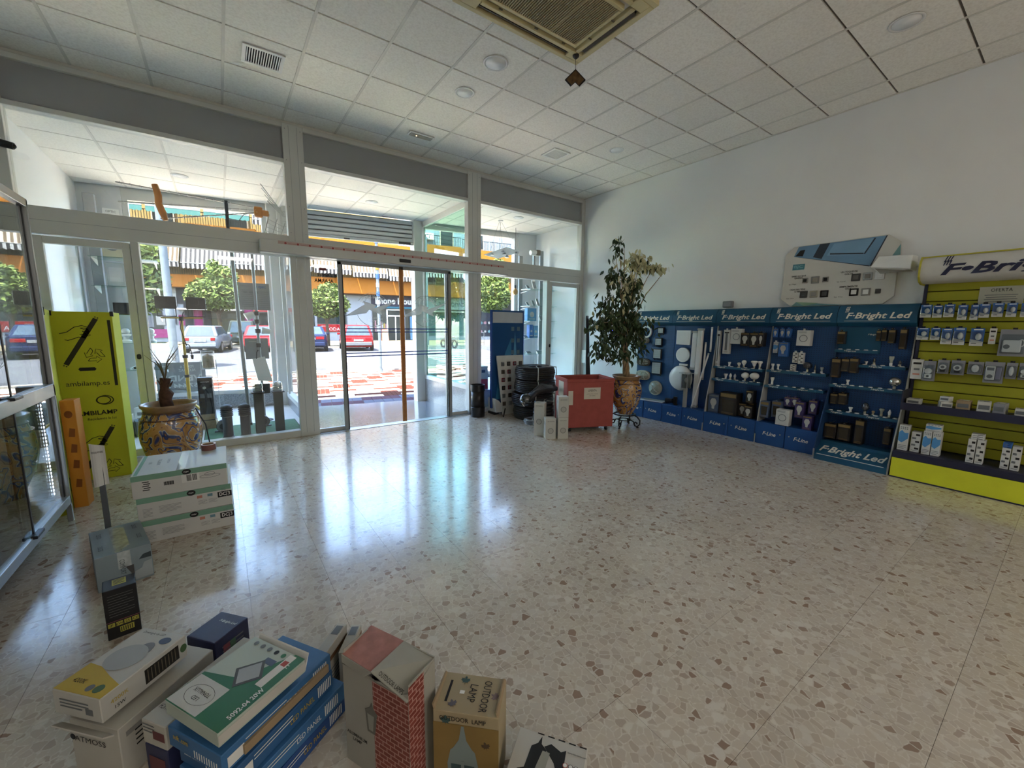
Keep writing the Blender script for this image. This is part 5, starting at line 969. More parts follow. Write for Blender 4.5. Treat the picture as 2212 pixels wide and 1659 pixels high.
# ---- ficus in a majolica pot on an iron stand
t = thing('iron_stand', 'black wrought iron plant stand with scrolled feet', 'plant stand', (4.93, 3.95, 0)); IRON = M('wrought_iron', '#1d1c1b', .5, .3)
ringmb((0,0,.185), (1,0,0), (0,1,0), .14, .165, (0,0,.015)).build('top_ring', IRON, t); ringmb((0,0,.10), (1,0,0), (0,1,0), .09, .105, (0,0,.012)).build('lower_ring', IRON, t)
for k in range(4):
    a = R(20+90*k); c, s = math.cos(a), math.sin(a); sc_ = [(.15,.185),(.19,.17),(.235,.12),(.235,.06),(.2,.025),(.165,.03),(.15,.06),(.165,.085),(.19,.08),(.195,.06)]
    MB().tube([(r_*c, r_*s, z) for r_, z in sc_], .011, 6).build('scroll_leg', IRON, t, smooth=True); MB().tube([(r_*c, r_*s, z) for r_, z in ((.10,.105),(.14,.09),(.15,.06))], .009, 6).build('stretcher', IRON, t); MB().ell((.205*c,.205*s,.012), .018, .018, .012).build('foot', IRON, t)
t = thing('majolica_pot', 'ochre and blue majolica pot carrying the tall ficus', 'plant pot', (4.93, 3.95, .2005)); pot(t, .232, .585, .48)
fc = thing('ficus_tree', 'tall variegated weeping fig growing out of the right-hand pot', 'plant', (4.93, 3.95, .745)); TR = M('ficus_bark', '#9a8060', .85, 0, .25, 18, .5); rg = random.Random(11)
for k in range(5):
    ph = k*1.257; pts = [((.035-.006*j/8)*math.cos(ph+j*.75)-.012*j, (.035-.006*j/8)*math.sin(ph+j*.75), .0+j*.075) for j in range(9)]; MB().tube(pts, [.022-.0012*j for j in range(9)], 7).build('braided_stem', TR, fc, smooth=True)
top = Vector((-.10, 0, .60)); tips = [(-.75,-.05,.80),(-.5,.1,1.0),(-.38,-.1,1.35),(-.3,.05,1.75),(-.32,0,2.0),(.0,.1,1.2),(.05,-.08,1.6),(.2,.05,1.75),(.45,.0,1.6),(.75,-.03,1.62),(.15,.1,.95),(-.2,-.15,.65),(.2,-.12,.55),(-.55,.1,.5),(-.05,.12,1.95)]
brm = []
for i, tp_ in enumerate(tips):
    tp_ = Vector(tp_); mid = top.lerp(tp_, .5)+Vector((0,0,.12)); MB().tube([top, mid, tp_], [.011,.007,.003], 5).build('branch', TR, fc, smooth=True); brm.append((top, mid, tp_))
GL = [leafmat('ficus_leaf_dark', '#22351f', '#44582f'), leafmat('ficus_leaf_cream', '#b9b583', '#dcd8b0')]
lf = []
for mt_ in GL:
    for s in (.044, .054):
        lf.append(MB().add([(0,0,0),(.32*s*1.1,.05*s,-.6*s),(.38*s,.10*s,-1.1*s),(0,.16*s,-2.1*s),(-.38*s,.10*s,-1.1*s),(-.32*s*1.1,.05*s,-.6*s),(0,.0,-1.0*s)], [(0,1,6),(1,2,6),(2,3,6),(3,4,6),(4,5,6),(5,0,6)]).mesh('leaf', mt_))
places = []
def spray(c, rx, rz, n, cream):
    for _ in range(int(n*1.7)):
        p = Vector((rg.gauss(0,.45)*rx, rg.gauss(0,.4)*rx*.8, rg.gauss(0,.45)*rz)); places.append((Vector(c)+p, 1 if rg.random() < cream else 0))
for c, rx, rz, n, cr in (((-.2,0,.72),.40,.30,190,0),((-.60,0,.80),.30,.12,70,.03),((-.45,.02,1.0),.25,.25,90,.1),((-.1,0,1.02),.28,.35,110,.12),((-.38,0,1.42),.16,.28,55,.12),((-.30,0,1.88),.10,.16,24,.05),((.1,0,.75),.32,.25,90,0),((-.5,0,.5),.25,.18,80,0),((.0,.0,1.42),.22,.22,85,.55),((.12,0,1.72),.20,.13,75,.92),((.5,0,1.66),.26,.07,70,.95),((-.05,0,1.25),.2,.2,60,.35),((.22,0,.5),.2,.16,45,0),((-.18,0,.35),.35,.1,50,0)): spray(c, rx, rz, n, cr)
rg.shuffle(places); st0 = [MB(), MB()]
from mathutils import Euler
for i, (p, cr) in enumerate(places):
    eu = Euler((rg.uniform(-.9,.9), rg.uniform(-.7,.7), rg.uniform(0,6.28)))
    if i < 296:
        o = put('leaf', lf[cr*2+rg.randint(0,1)], fc, p); o.rotation_euler = eu
    else:
        s = rg.uniform(.042,.054); mt4 = Matrix.Translation(p) @ eu.to_matrix().to_4x4(); vv = [mt4 @ Vector(q) for q in ((0,0,0),(.36*s,.05*s,-.6*s),(.38*s,.10*s,-1.1*s),(0,.16*s,-2.1*s),(-.38*s,.10*s,-1.1*s),(-.36*s,.05*s,-.6*s))]; st0[cr].add(vv, [(0,1,2,3,4,5)])
st0[0].build('leaves_rest', GL[0], fc, kind='stuff'); st0[1].build('leaves_rest', GL[1], fc, kind='stuff')
# ---- small wall fittings
t = thing('thermostat', 'small white thermostat on the wall beside the ficus trunk', 'thermostat', (6.0, 5.08, 1.02)); B(-.03, 0, -.05, .05, -.05, .05).build('case', WHITE, t, bevel=.008); MB().cyl((-.03,0,0), (-.045,0,0), .022, n=16).build('dial', WHITE, t)
t = thing('wall_control', 'wall controller with a glowing blue display behind the ficus', 'controller', (6.0, 5.2, 1.42)); B(-.02, 0, -.06, .06, -.05, .05).build('case', WHITE, t, bevel=.006); B(-.0215, -.0195, -.035, .035, -.02, .02).build('blue_display', M('blue_lcd', '#3a2fd0', .4, emit=1.2), t)
t = thing('alarm_sounder', 'small grey box on the wall above the third blue stand', 'wall box', (6.0, 3.05, 1.835)); B(-.06, 0, -.07, .07, -.045, .045).build('case', M('grey_case', '#7d7d80', .5), t, bevel=.012, seg=2); B(-.064, -.058, -.05, .05, -.03, .03).build('cover', M('grey_cover', '#8f8f92', .5), t)
t = thing('junction_box', 'white junction box low in the corner by the right door', 'wall box', (6.0, 5.85, .9)); B(-.05, 0, -.07, .07, -.13, .13).build('case', WHITE, t, bevel=.006); B(-.055, -.048, -.05, .05, -.1, .1).build('cover', WHITE, t)
t = thing('security_camera', 'dark dome security camera on a white arm at the left wall', 'camera', (-1.57, 5.9, 3.1)); B(0, .09, -.025, .025, -.01, .05).build('arm', WHITE, t, bevel=.006); MB().cyl((.05,0,.0), (.17,-.01,-.02), .035, .03, 14).build('housing', BLACK, t, smooth=R(40)); MB().ell((.165,-.01,-.02), .022, .022, .022).build('lens', M('lens_glass', '#1a1014', .1), t, smooth=True)
# ---- ceiling cassette and vents
ACM = M('yellowed_plastic', '#d3c596', .5, 0, .06, 5); ACD = M('grille_brown_plastic', '#5f5641', .6, 0, .1)  # dark brown plastic of the grille backing and latches
t = thing('air_conditioner', 'yellowed ceiling air conditioner cassette with ribbed grille', 'air conditioner', (0, 0, 0)); X0, X1, Yq0, Yq1 = 1.615, 2.906, 2.19, 3.087; Z0, Z1 = 3.918, 3.953
def acb(nm, *a, mat=ACM, bv=.004): return B(*a).build(nm, mat, t, bevel=bv)
gx0, gx1, gy0, gy1 = 1.80, 2.725, 2.37, 2.91; sw_ = .045
acb('panel', X0, X1, Yq0, 2.235, Z0, Z1); acb('panel', X0, X1, 3.045, Yq1, Z0, Z1); acb('panel', X0, 1.665, 2.235, 3.045, Z0, Z1); acb('panel', 2.855, X1, 2.235, 3.045, Z0, Z1)
acb('panel', 1.80, 2.725, 2.955, 2.99, Z0, Z1); acb('panel', 1.80, 2.725, 2.29, 2.325, Z0, Z1); acb('panel', 1.72, 1.76, 2.33, 2.95, Z0, Z1); acb('panel', 2.765, 2.805, 2.33, 2.95, Z0, Z1)
for cx in (1.665, 2.725):
    for cy in (2.235, 2.955): acb('corner_cover', cx, cx+.13, cy, cy+.09, Z0-.002, Z1)
for a in ((1.80,2.72,2.995,3.035),(1.80,2.72,2.245,2.285),(1.672,1.712,2.36,2.92),(2.812,2.85,2.36,2.92)):
    acb('air_slot', *a, Z0+.02, Z1, mat=M('slot_black', '#12110f', .8), bv=0); xm = (a[0]+a[1])/2; ym = (a[2]+a[3])/2
    if a[1]-a[0] > .2: MB().hexa([(a[0],a[2]+.006,Z0+.004),(a[1],a[2]+.006,Z0+.004),(a[1],a[3]-.008,Z0+.014),(a[0],a[3]-.008,Z0+.014)], [(a[0],a[2]+.006,Z0+.007),(a[1],a[2]+.006,Z0+.007),(a[1],a[3]-.008,Z0+.017),(a[0],a[3]-.008,Z0+.017)]).build('louvre_blade', M('louvre_brown', '#4a4130', .5), t)
    else: MB().hexa([(a[0]+.008,a[2],Z0+.014),(a[1]-.006,a[2],Z0+.004),(a[1]-.006,a[3],Z0+.004),(a[0]+.008,a[3],Z0+.014)], [(a[0]+.008,a[2],Z0+.017),(a[1]-.006,a[2],Z0+.007),(a[1]-.006,a[3],Z0+.007),(a[0]+.008,a[3],Z0+.017)]).build('louvre_blade', M('louvre_brown', '#4a4130', .5), t)
for a in ((gx0,gx1,gy0,gy0+.03),(gx0,gx1,gy1-.03,gy1),(gx0,gx0+.03,gy0+.03,gy1-.03),(gx1-.03,gx1,gy0+.03,gy1-.03)): acb('grille_frame', *a, Z0-.006, Z1)
acb('grille_backing', gx0+.03, gx1-.03, gy0+.03, gy1-.03, Z1-.012, Z1, mat=ACD, bv=0); n_ = 44
for k in range(n_): x = gx0+.035+(gx1-gx0-.07)*(k+.5)/n_; B(x-.0055, x+.0055, gy0+.03, gy1-.03, Z0-.003, Z0+.012).build('grille_rib', M('rib_tan', '#a3946c', .55), t)
for x in (2.1, 2.42): B(x-.006, x+.006, gy0+.03, gy1-.03, Z0-.001, Z0+.02).build('grille_crossbar', M('rib_tan', '#a3946c', .55), t)
for x, y in ((1.95,2.925),(2.3,2.925),(2.6,2.925),(2.74,2.75),(2.74,2.5)): acb('latch', x-.015, x+.015, y-.006, y+.006, Z0-.008, Z0-.002, mat=ACD, bv=0)
t = thing('hanging_sign', 'small dark diamond plate with a notch hanging under the cassette corner', 'hanging sign', (2.80, 2.98, 3.9175)); MB().cyl((0,0,0), (0,0,-.12), .0018, n=6).build('wire', BLACK, t); MB().lathe([(.03,0),(.028,-.012),(.008,-.03),(.001,-.03)][::-1], n=16).build('ceiling_cup', BLACK, t)
fr_ = rt0; dpt = [(0,-.115),(.095,-.205),(.04,-.26),(.0,-.225),(-.04,-.26),(-.095,-.205)]
MB().prism(dpt, (0,0,0), fr_, (0,0,1), Vector(fr_).cross(Vector((0,0,1)))*.006).build('plate', BLACK, t); MB().prism([(x*.84, -.19+(z+.19)*.84) for x, z in dpt], (0,0,0), fr_, (0,0,1), Vector(fr_).cross(Vector((0,0,1)))*.008).build('plate_face', M('tarnished_brass', '#6a5234', .5, .3, .45, 22), t)
def vent(label, x0, x1, y0, y1, n, along, dark):
    t = thing('ceiling_vent', label, 'ceiling vent', (0, 0, CZ)); f = .03
    for a in ((x0,x1,y0,y0+f),(x0,x1,y1-f,y1),(x0,x0+f,y0+f,y1-f),(x1-f,x1,y0+f,y1-f)): B(*a, -.012, -.002).build('frame', WHITE, t)
    B(x0+f, x1-f, y0+f, y1-f, -.003, -.001).build('backing', M('vent_dark', '#26272a', .8) if dark else M('vent_grey', '#8d8c86', .7), t)
    for k in range(n):
        if along == 'y': x = x0+f+(x1-x0-2*f)*(k+.5)/n; B(x-.005, x+.003, y0+f, y1-f, -.011, -.003).build('slat', WHITE, t)
        else: y = y0+f+(y1-y0-2*f)*(k+.5)/n; B(x0+f, x1-f, y-.005, y+.003, -.011, -.003).build('slat', WHITE, t)
vent('rectangular ceiling vent with dark slots above the left window', .355, .69, 4.63, 4.94, 14, 'y', True); vent('square pale ceiling vent above the right window', 3.98, 4.28, 4.61, 4.91, 14, 'y', False)
t = thing('emergency_light', 'oblong emergency light in the ceiling in front of the doors', 'ceiling light', (2.335, 5.375, CZ)); B(-.17, .17, -.06, .06, -.02, -.002).build('frame', WHITE, t, bevel=.012, seg=2); B(-.15, .15, -.042, .042, -.024, -.019).build('lens', M('emergency_lens', '#aaa79c', .2), t); MB().ell((-.06,0,-.024), .006, .006, .004).build('indicator', M('indicator_orange', '#ffb060', .4, emit=6), t)
# ================================================================ RIGHT WALL: display stands
SB = M('stand_blue', '#1c4a94', .5, 0, .05, 4); SBB = M('stand_base_blue', '#1b4c88', .45, 0, .04); TEALH = M('header_teal', '#1b5373', .4, 0, .05, 3); GREYP = M('side_panel_grey', '#a9aaa5', .6); LET = M('cream_lettering', '#e3ded0', .5)
def pegmat():
    mt, n, b = newmat('pegboard_blue'); L = n.links.new; tc = n.nodes.new('ShaderNodeTexCoord'); sc_ = n.nodes.new('ShaderNodeVectorMath'); sc_.operation = 'MULTIPLY'; sc_.inputs[1].default_value = (40,0,40); L(tc.outputs['Object'], sc_.inputs[0])
    fr = n.nodes.new('ShaderNodeVectorMath'); fr.operation = 'FRACTION'; L(sc_.outputs[0], fr.inputs[0]); sb_ = n.nodes.new('ShaderNodeVectorMath'); sb_.operation = 'DISTANCE'; sb_.inputs[1].default_value = (.5,0,.5); L(fr.outputs[0], sb_.inputs[0])
    g = n.nodes.new('ShaderNodeMath'); g.operation = 'LESS_THAN'; g.inputs[1].default_value = .16; L(sb_.outputs['Value'], g.inputs[0]); m = n.nodes.new('ShaderNodeMix'); m.data_type = 'RGBA'; m.inputs[6].default_value = lin('#174478'); m.inputs[7].default_value = lin('#0b2040'); L(g.outputs[0], m.inputs[0]); L(m.outputs[2], b.inputs['Base Color']); b.inputs['Roughness'].default_value = .5; return mt
PEG = pegmat()
WX = 5.985
def rays(t, x, y, z, s, mat):
    for k in range(3): poly('ray_mark', [(0,0),(.10,.35),(.06,.37),(.20,.75),(.28,.75),(.16,.45),(.20,.42),(.04,0)], mat, t, (x+k*.16*s, y, z), Vector((s,0,0)), Vector((0,0,1)), .0008) if False else MB().prism([(px*s, pz*s) for px, pz in ((0,0),(.10,.35),(.05,.37),(.20,.75),(.27,.75),(.15,.47),(.20,.44),(.05,0))], (x+k*.14*s, y, z), (1,0,0), (0,0,1), (0,-.0008,0)).build('ray_mark', mat, t)
def stand(idx, ya, yb, sides, label, big=False):
    t = thing('display_stand', label, 'display stand', (WX, (ya+yb)/2, 0), -PI/2, 'blue lamp display stands'); w = ya-yb-.006; dp = .44 if big else .30
    B(-w/2, w/2, -.065, -.02, .05, 1.54).build('pegboard', PEG, t)
    MB().prism([(-.0,1.53),(-.10,1.53),(-.155,1.57),(-.165,1.63),(-.155,1.70),(-.10,1.768),(0,1.768)][::-1], (-w/2,0,0), (0,1,0), (0,0,1), (w,0,0)).build('header', TEALH, t, smooth=R(35))
    text('header_lettering', 'F·Bright Led', .085, LET, t, (.02, -.1672, 1.64), fit=w*.82, bold=.025, shear=.28); B(-w*.40, w*.42, -.1672, -.164, 1.588, 1.592).build('header_line', LET, t); rays(t, -w*.40, -.163, 1.685, .085, LET)
    if not big:
        for s_ in (-1, 1):
            x0, x1 = sorted((s_*.004, s_*w/2)); d_ = B(x0, x1, -dp, -.02, 0, .285).build('base_panel', SBB, t, bevel=.003); text('panel_lettering', 'F-Line', .048, LET, d_, ((x0+x1)/2-s_*.0, -dp-.001, .15), fit=.155, bold=.02, shear=.25); MB().cyl((s_*.05, -dp, .165), (s_*.05, -dp-.004, .165), .008, n=10).build('knob', GREYP, d_)
    else:
        MB().prism([(-.44,0),(-.44,.06),(-.27,.17),(-.27,.20),(-.02,.20),(-.02,0)][::-1], (-w/2,0,0), (0,1,0), (0,0,1), (w,0,0)).build('base_panel', TEALH, t)
        text('panel_lettering', 'F·Bright Led', .125, LET, t, (.0, -.358, .1165), (1,0,0), (0,.17,.11), fit=w*.88, bold=.025, shear=.28); MB().hexa([(-w*.45,-.433,.0655),(w*.44,-.433,.0655),(w*.44,-.428,.069),(-w*.45,-.428,.069)], [(-w*.45,-.4335,.0667),(w*.44,-.4335,.0667),(w*.44,-.4285,.0702),(-w*.45,-.4285,.0702)]).build('panel_line', LET, t)
    for s_ in sides:
        x = s_*(w/2-.006); MB().prism([(-.02,0),(-.02,1.53),(-.075,1.53),(-.10,1.25),(-.16,.85),(-.25 if not big else -.32,.45),(-dp+.005,.12),(-dp,0)][::-1], (x-.006,0,0), (0,1,0), (0,0,1), (.012,0,0)).build('side_panel', GREYP if not big or s_ > 0 else M('side_panel_blue', '#1a3c64', .5), t); B(x-.007, x+.007, -dp-.002, -dp+.01, 0, .12).build('edge_strip', STEEL, t)
    return t
YS = [4.53, 3.83, 3.13, 2.42, 1.71, 1.035]
ST = [stand(0, YS[0], YS[1], (), 'blue lamp stand with bulkhead lamps behind the ficus, leftmost of five'), stand(1, YS[1], YS[2], (1,), 'blue lamp stand with square and round panel lamps, second from the ficus'), stand(2, YS[2], YS[3], (), 'blue lamp stand with white globe bulbs, third from the ficus'), stand(3, YS[3], YS[4], (-1,), 'blue lamp stand with purple bulb boxes, fourth from the ficus'), stand(4, YS[4], YS[5], (-1, 1), 'darkest blue lamp stand with large lettering on its foot, beside the yellow stand', True)]
def shelf(i, ya, yb, z, dep=.19, nsock=7, texts=2, ystart=-.065):
    t = ST[i]; xm = (YS[i]+YS[i+1])/2; x0, x1 = xm-ya, xm-yb; s = B(x0, x1, -dep, ystart, z-.03, z).build('shelf', TEALH, t); 
    for k in range(nsock): x = x0+(x1-x0)*(k+.5)/nsock; MB().cyl((x, -dep+.05, z), (x, -dep+.05, z+.008), .022, .018, 12).build('socket', WHITE, s)
    for k in range(texts): text('shelf_lettering', 'F·Bright Led', .020, LET, s, (x0+(x1-x0)*(k+.5)/texts-.05, -dep-.001, z-.015), fit=.11, bold=.02, shear=.25)
shelf(2, 3.11, 2.45, .955, .17); shelf(2, 3.11, 2.45, .775, .19); shelf(3, 2.40, 1.75, .965, .17); shelf(3, 2.40, 1.75, .765, .19)
B(-.33, .06, -.075, -.065, 1.24, 1.52).build('teal_backplate', TEALH, ST[4]); text('shelf_lettering', 'F·Bright Led', .022, LET, ST[4], (.0, -.0765, 1.44), fit=.12, bold=.02, shear=.25)
shelf(4, 1.70, 1.31, 1.265, .15, 5, 1); shelf(4, 1.46, 1.07, 1.105, .16, 5, 1); shelf(4, 1.70, 1.05, .86, .20, 8, 2); shelf(4, 1.70, 1.05, .555, .23, 8, 2)
# ---- lamps shown on stand 1 and 2
OPAL = M('opal_white', '#e3e3df', .35, 0, .02, coat=.2); BULK = M('bulkhead_grey', '#8b8d84', .5); FROSTG = M('frosted_lens', '#a3a79c', .25, 0, .1, 14)
def wl(name, label, cat, Y, Z, X=WX-.067): return thing(name, label, cat, (X, Y, Z), -PI/2)
t = wl('ring_lamp', 'white ring-shaped lamp on the leftmost blue stand', 'lamp', 4.354, 1.422); ringmb((0,0,0), (1,0,0), (0,0,1), .075, .10, (0,-.03,0), 32).build('ring', OPAL, t, smooth=R(50)); B(-.012, .012, -.02, 0, .085, .11).build('clip', WHITE, t)
def oval(label, Y, Z, w, h, mat, cage):
    t = wl('bulkhead_lamp', label, 'lamp', Y, Z); pts = [(w/2*math.copysign(abs(math.cos(a))**.7, math.cos(a)), h/2*math.copysign(abs(math.sin(a))**.8, math.sin(a))) for a in [2*PI*k/28 for k in range(28)]]
    MB().prism(pts, (0,0,0), (1,0,0), (0,0,1), (0,-.035,0)).build('body', mat, t, bevel=.008); MB().ell((0,-.035,0), w*.42, .035, h*.38, 20, 10).build('lens', FROSTG, t, smooth=True)
    if cage:
        for k in (-1, 0, 1): MB().tube([(k*w*.2,-.03,-h*.45),(k*w*.2,-.078,-h*.2),(k*w*.2,-.078,h*.2),(k*w*.2,-.03,h*.45)], .005, 5).build('cage_bar', mat, t)
        MB().tube([(-w*.46,-.03,0),(-w*.3,-.08,0),(w*.3,-.08,0),(w*.46,-.03,0)], .005, 5).build('cage_bar', mat, t)
oval('small oval bulkhead lamp under the ring lamp', 4.372, 1.277, .16, .09, BULK, True); oval('dark caged oval bulkhead lamp, upper one beside the ficus trunk', 4.382, .906, .27, .13, M('bulkhead_brown', '#57504a', .5), True); oval('pale oval bulkhead lamp, lower one beside the ficus pot', 4.381, .681, .28, .165, M('bulkhead_cream', '#b5b1a1', .5), True)
t = wl('bulkhead_lamp', 'round caged bulkhead lamp near the base of the leftmost stand', 'lamp', 4.121, .49); MB().cyl((0,0,0), (0,-.03,0), .122, .12, 28).build('body', M('bulkhead_cream', '#b5b1a1', .5), t, smooth=R(40)); MB().ell((0,-.03,0), .10, .04, .10, 20, 10).build('lens', FROSTG, t, smooth=True)
for a in (R(45), R(135)): c, s = math.cos(a), math.sin(a); MB().tube([(-.115*c,-.028,-.115*s),(-.06*c,-.075,-.06*s),(.06*c,-.075,.06*s),(.115*c,-.028,.115*s)], .005, 5).build('cage_bar', M('bulkhead_cream', '#b5b1a1', .5), t)
t = wl('spot_lamp', 'small cream spot lamp hanging beside the ficus pot', 'lamp', 4.482, .562, WX-.11); MB().lathe([(.0,0),(.048,.01),(.05,.03),(.03,.06),(.012,.07)], n=18).xf(Matrix.Rotation(R(80), 4, 'X')).build('head', M('cream_spot', '#b9a988', .5), t, smooth=True); MB().tube([(0,.04,.02),(.0,.05,-.08),(.02,.045,-.2)], .005, 5).build('cable', GREYP, t)
for k, (Y, Z, w, h) in enumerate(((4.069,1.447,.085,.075),(4.101,1.263,.105,.10),(4.111,1.066,.13,.14),(4.111,.828,.155,.18))):
    t = wl('floodlight', ('smallest black LED floodlight at the top of the leftmost stand', 'second smallest black LED floodlight on the leftmost stand', 'second largest black LED floodlight on the leftmost stand', 'largest black LED floodlight on the leftmost stand')[k], 'floodlight', Y, Z); B(-w/2-.012, w/2+.012, -.04, -.005, -h/2-.012, h/2+.012).build('housing', BLACK, t, bevel=.005)
    n_ = k+3
    pn = B(-w/2, w/2, -.042, -.04, -h/2, h/2).build('lens', M('led_matrix', '#a9adad', .3), t)
    for i in range(1, n_): B(-w/2+w*i/n_-.0012, -w/2+w*i/n_+.0012, -.0426, -.042, -h/2, h/2).build('grid_line', GREYINK, pn); B(-w/2, w/2, -.0426, -.042, -h/2+h*i/n_-.0012, -h/2+h*i/n_+.0012).build('grid_line', GREYINK, pn)
    MB().tube([(-w/2,-.02,-h/2-.01),(-w/2,-.01,-h/2-.03),(w/2,-.01,-h/2-.03),(w/2,-.02,-h/2-.01)], .006, 5).build('bracket', BLACK, t)
t = thing('panel_lamp', 'flat white panel lamp lying on the base of the leftmost stand', 'lamp', (WX-.18, 4.08, .2865), -PI/2+R(8)); B(-.20, .20, -.08, .09, 0, .016).build('frame', OPAL, t, bevel=.003); B(-.18, .18, -.065, .075, .016, .018).build('lens', FROSTG, t)
t = thing('track_spotlight', 'black spotlight lying on the base of the second blue stand', 'lamp', (WX-.19, 3.73, .2865), -PI/2); MB().cyl((-.1,0,.045), (.02,0,.06), .042, .036, 16).build('head', BLACK, t, smooth=R(40)); MB().lathe([(.03,0),(.03,.012)], c=(.07,0,0), n=14).build('foot', BLACK, t); B(.03, .09, -.015, .015, .012, .13).build('arm', BLACK, t, bevel=.004); MB().cyl((-.104,0,.0445), (-.1,0,.045), .036, n=16).build('lens', STEEL, t)
t = wl('panel_lamp', 'square white surface panel lamp on the second blue stand', 'lamp', 3.664, 1.345); B(-.118, .118, -.03, 0, -.112, .112).build('frame', WHITE, t, bevel=.004); B(-.095, .095, -.032, -.03, -.09, .09).build('lens', OPAL, t)
t = wl('panel_lamp', 'small round white surface panel lamp below the square one', 'lamp', 3.657, 1.075); MB().cyl((0,0,0), (0,-.03,0), .113, n=32).build('frame', WHITE, t, smooth=R(40)); MB().cyl((0,-.03,0), (0,-.032,0), .092, n=32).build('lens', OPAL, t)
t = wl('panel_lamp', 'large round white ceiling disc lamp on the second blue stand', 'lamp', 3.666, .709, WX-.075); MB().lathe([(.195,0),(.198,.02),(.185,.045),(.10,.056),(.001,.058)], n=36).xf(Matrix.Rotation(R(90), 4, 'X')).build('diffuser', OPAL, t, smooth=True); MB().cyl((0,0.0,0), (0,.008,0), .18, n=32).build('back_plate', WHITE, t)
t = wl('strip_lamp', 'tiny white strip lamp between the round panel lamps', 'lamp', 3.641, .922); B(-.07, .07, -.02, 0, -.014, .014).build('body', WHITE, t, bevel=.003); B(-.06, .06, -.022, -.02, -.009, .009).build('lens', OPAL, t)
def tubelamp(label, p0, p1, r, flat=False, X=WX-.10):
    t = thing('tube_lamp', label, 'lamp', (X, p0[0], p0[1]), -PI/2); dx = p0[0]-p1[0]; dz = p1[1]-p0[1]; d = Vector((dx,0,dz)); L_ = d.length; d.normalize(); q = Vector((0,0,0))
    if flat: MB().beam(q+d*.03, q+d*(L_-.03), r*2, r*1.3, (0,1,0)).build('diffuser', OPAL, t, bevel=r*.3, seg=2); MB().beam(q, q+d*.03, r*2.1, r*1.4, (0,1,0)).build('end_cap', GREYP, t); MB().beam(q+d*(L_-.03), q+d*L_, r*2.1, r*1.4, (0,1,0)).build('end_cap', GREYP, t)
    else: MB().cyl(q+d*.03, q+d*(L_-.03), r, n=12).build('tube', OPAL, t, smooth=R(40)); MB().cyl(q, q+d*.03, r*1.03, n=12).build('end_cap', STEEL, t); MB().cyl(q+d*(L_-.03), q+d*L_, r*1.03, n=12).build('end_cap', STEEL, t)
tubelamp('short wide batten lamp on the second blue stand', (3.465,.86), (3.46,1.45), .040, True); tubelamp('long wide batten lamp reaching the base of the second stand', (3.385,.287), (3.365,1.49), .040, True, WX-.12); tubelamp('thin tube lamp near the right side of the second stand', (3.30,.72), (3.29,1.285), .014); tubelamp('thin tube lamp highest on the second stand', (3.211,1.15), (3.21,1.51), .014); tubelamp('thin tube lamp leaning diagonally across the second stand', (3.39,.287), (3.18,1.13), .012, False, WX-.2)
t = thing('lantern_post', 'small glass lantern on a square post at the second blue stand', 'lamp', (WX-.22, 3.49, .2855), -PI/2); B(-.022, .022, -.022, .022, 0, .29).build('post', M('lantern_stone', '#9a968b', .6), t)
for x in (-.045, .045):
    for y in (-.045, .045): B(x-.004, x+.004, y-.004, y+.004, .29, .52).build('corner_rod', STEEL, t)
B(-.045, .045, -.045, .045, .30, .51).build('glass_box', glassmat('lantern_glass', '#c3c8c6', 1.5), t); B(-.09, .09, -.06, .06, .52, .532).build('cap', STEEL, t); MB().ell((0,0,.42), .028, .028, .04).build('bulb', OPAL, t, smooth=True)
# ================================================================ PRODUCTS ON THE STANDS
CLEARB = glassmat('clear_bulb_glass', '#c9c6bd', 2.0, .02); MIRB = M('mirror_bulb', '#c7c7c2', .1, .9); BRASS = M('bulb_cap', '#b3ac98', .3, .8)
def bulb(label, X, Y, z, w, h, kind='pear', mat=None):
    t = thing('light_bulb', label, 'light bulb', (X, Y, z+.0085)); mat = mat or OPAL; r = w/2; b = min(h*.28, .03)
    MB().cyl((0,0,0), (0,0,b), min(.013, r*.8), n=12).build('cap', BRASS if kind != 'spot' else OPAL, t, smooth=R(40))
    if kind == 'pear': p = [(min(.012,r*.7),b*.9),(r*.55,b+.18*(h-b)),(r*.96,b+.5*(h-b)),(r,b+.62*(h-b)),(r*.85,b+.84*(h-b)),(r*.45,b+.97*(h-b)),(.001,h)]
    elif kind == 'globe': p = [(.012,b*.9)]+[(r*math.sin(a), b+(h-b)*(.5-.5*math.cos(a))) for a in [PI*k/10 for k in range(1, 10)]]+[(.001,h)]
    elif kind == 'reflector': p = [(.012,b*.9),(r*.5,b+.25*(h-b)),(r*.55,b+.45*(h-b)),(r,b+.72*(h-b)),(r,b+.86*(h-b)),(r*.8,b+.98*(h-b)),(.001,h)]
    elif kind == 'candle': p = [(.009,b*.9),(r*.8,b+.2*(h-b)),(r,b+.4*(h-b)),(r*.75,b+.65*(h-b)),(r*.3,b+.9*(h-b)),(.001,h)]
    else: p = [(r*.5,b*.9),(r*.6,b+.3*(h-b)),(r,b+.7*(h-b)),(r,h),(.001,h)]
    MB().lathe(p, n=18).build('globe', mat, t, smooth=R(60))
    if mat is CLEARB: MB().tube([(0,0,b),(0,0,b+.3*(h-b)),(-.3*r,0,b+.6*(h-b)),(.3*r,0,b+.6*(h-b))], .0015, 5).build('filament', BRASS, t)
s3u, s3l = 'upper shelf of the third blue stand', 'lower shelf of the third blue stand'
for i, (Y, w, h, k) in enumerate(((2.909,.04,.06,'spot'),(2.776,.05,.065,'pear'),(2.711,.062,.10,'pear'),(2.577,.085,.10,'reflector'),(2.505,.06,.10,'reflector'))): bulb('white bulb on the '+s3u+', '+ORD[i]+' from left', 5.865, Y, .955, w, h, k)
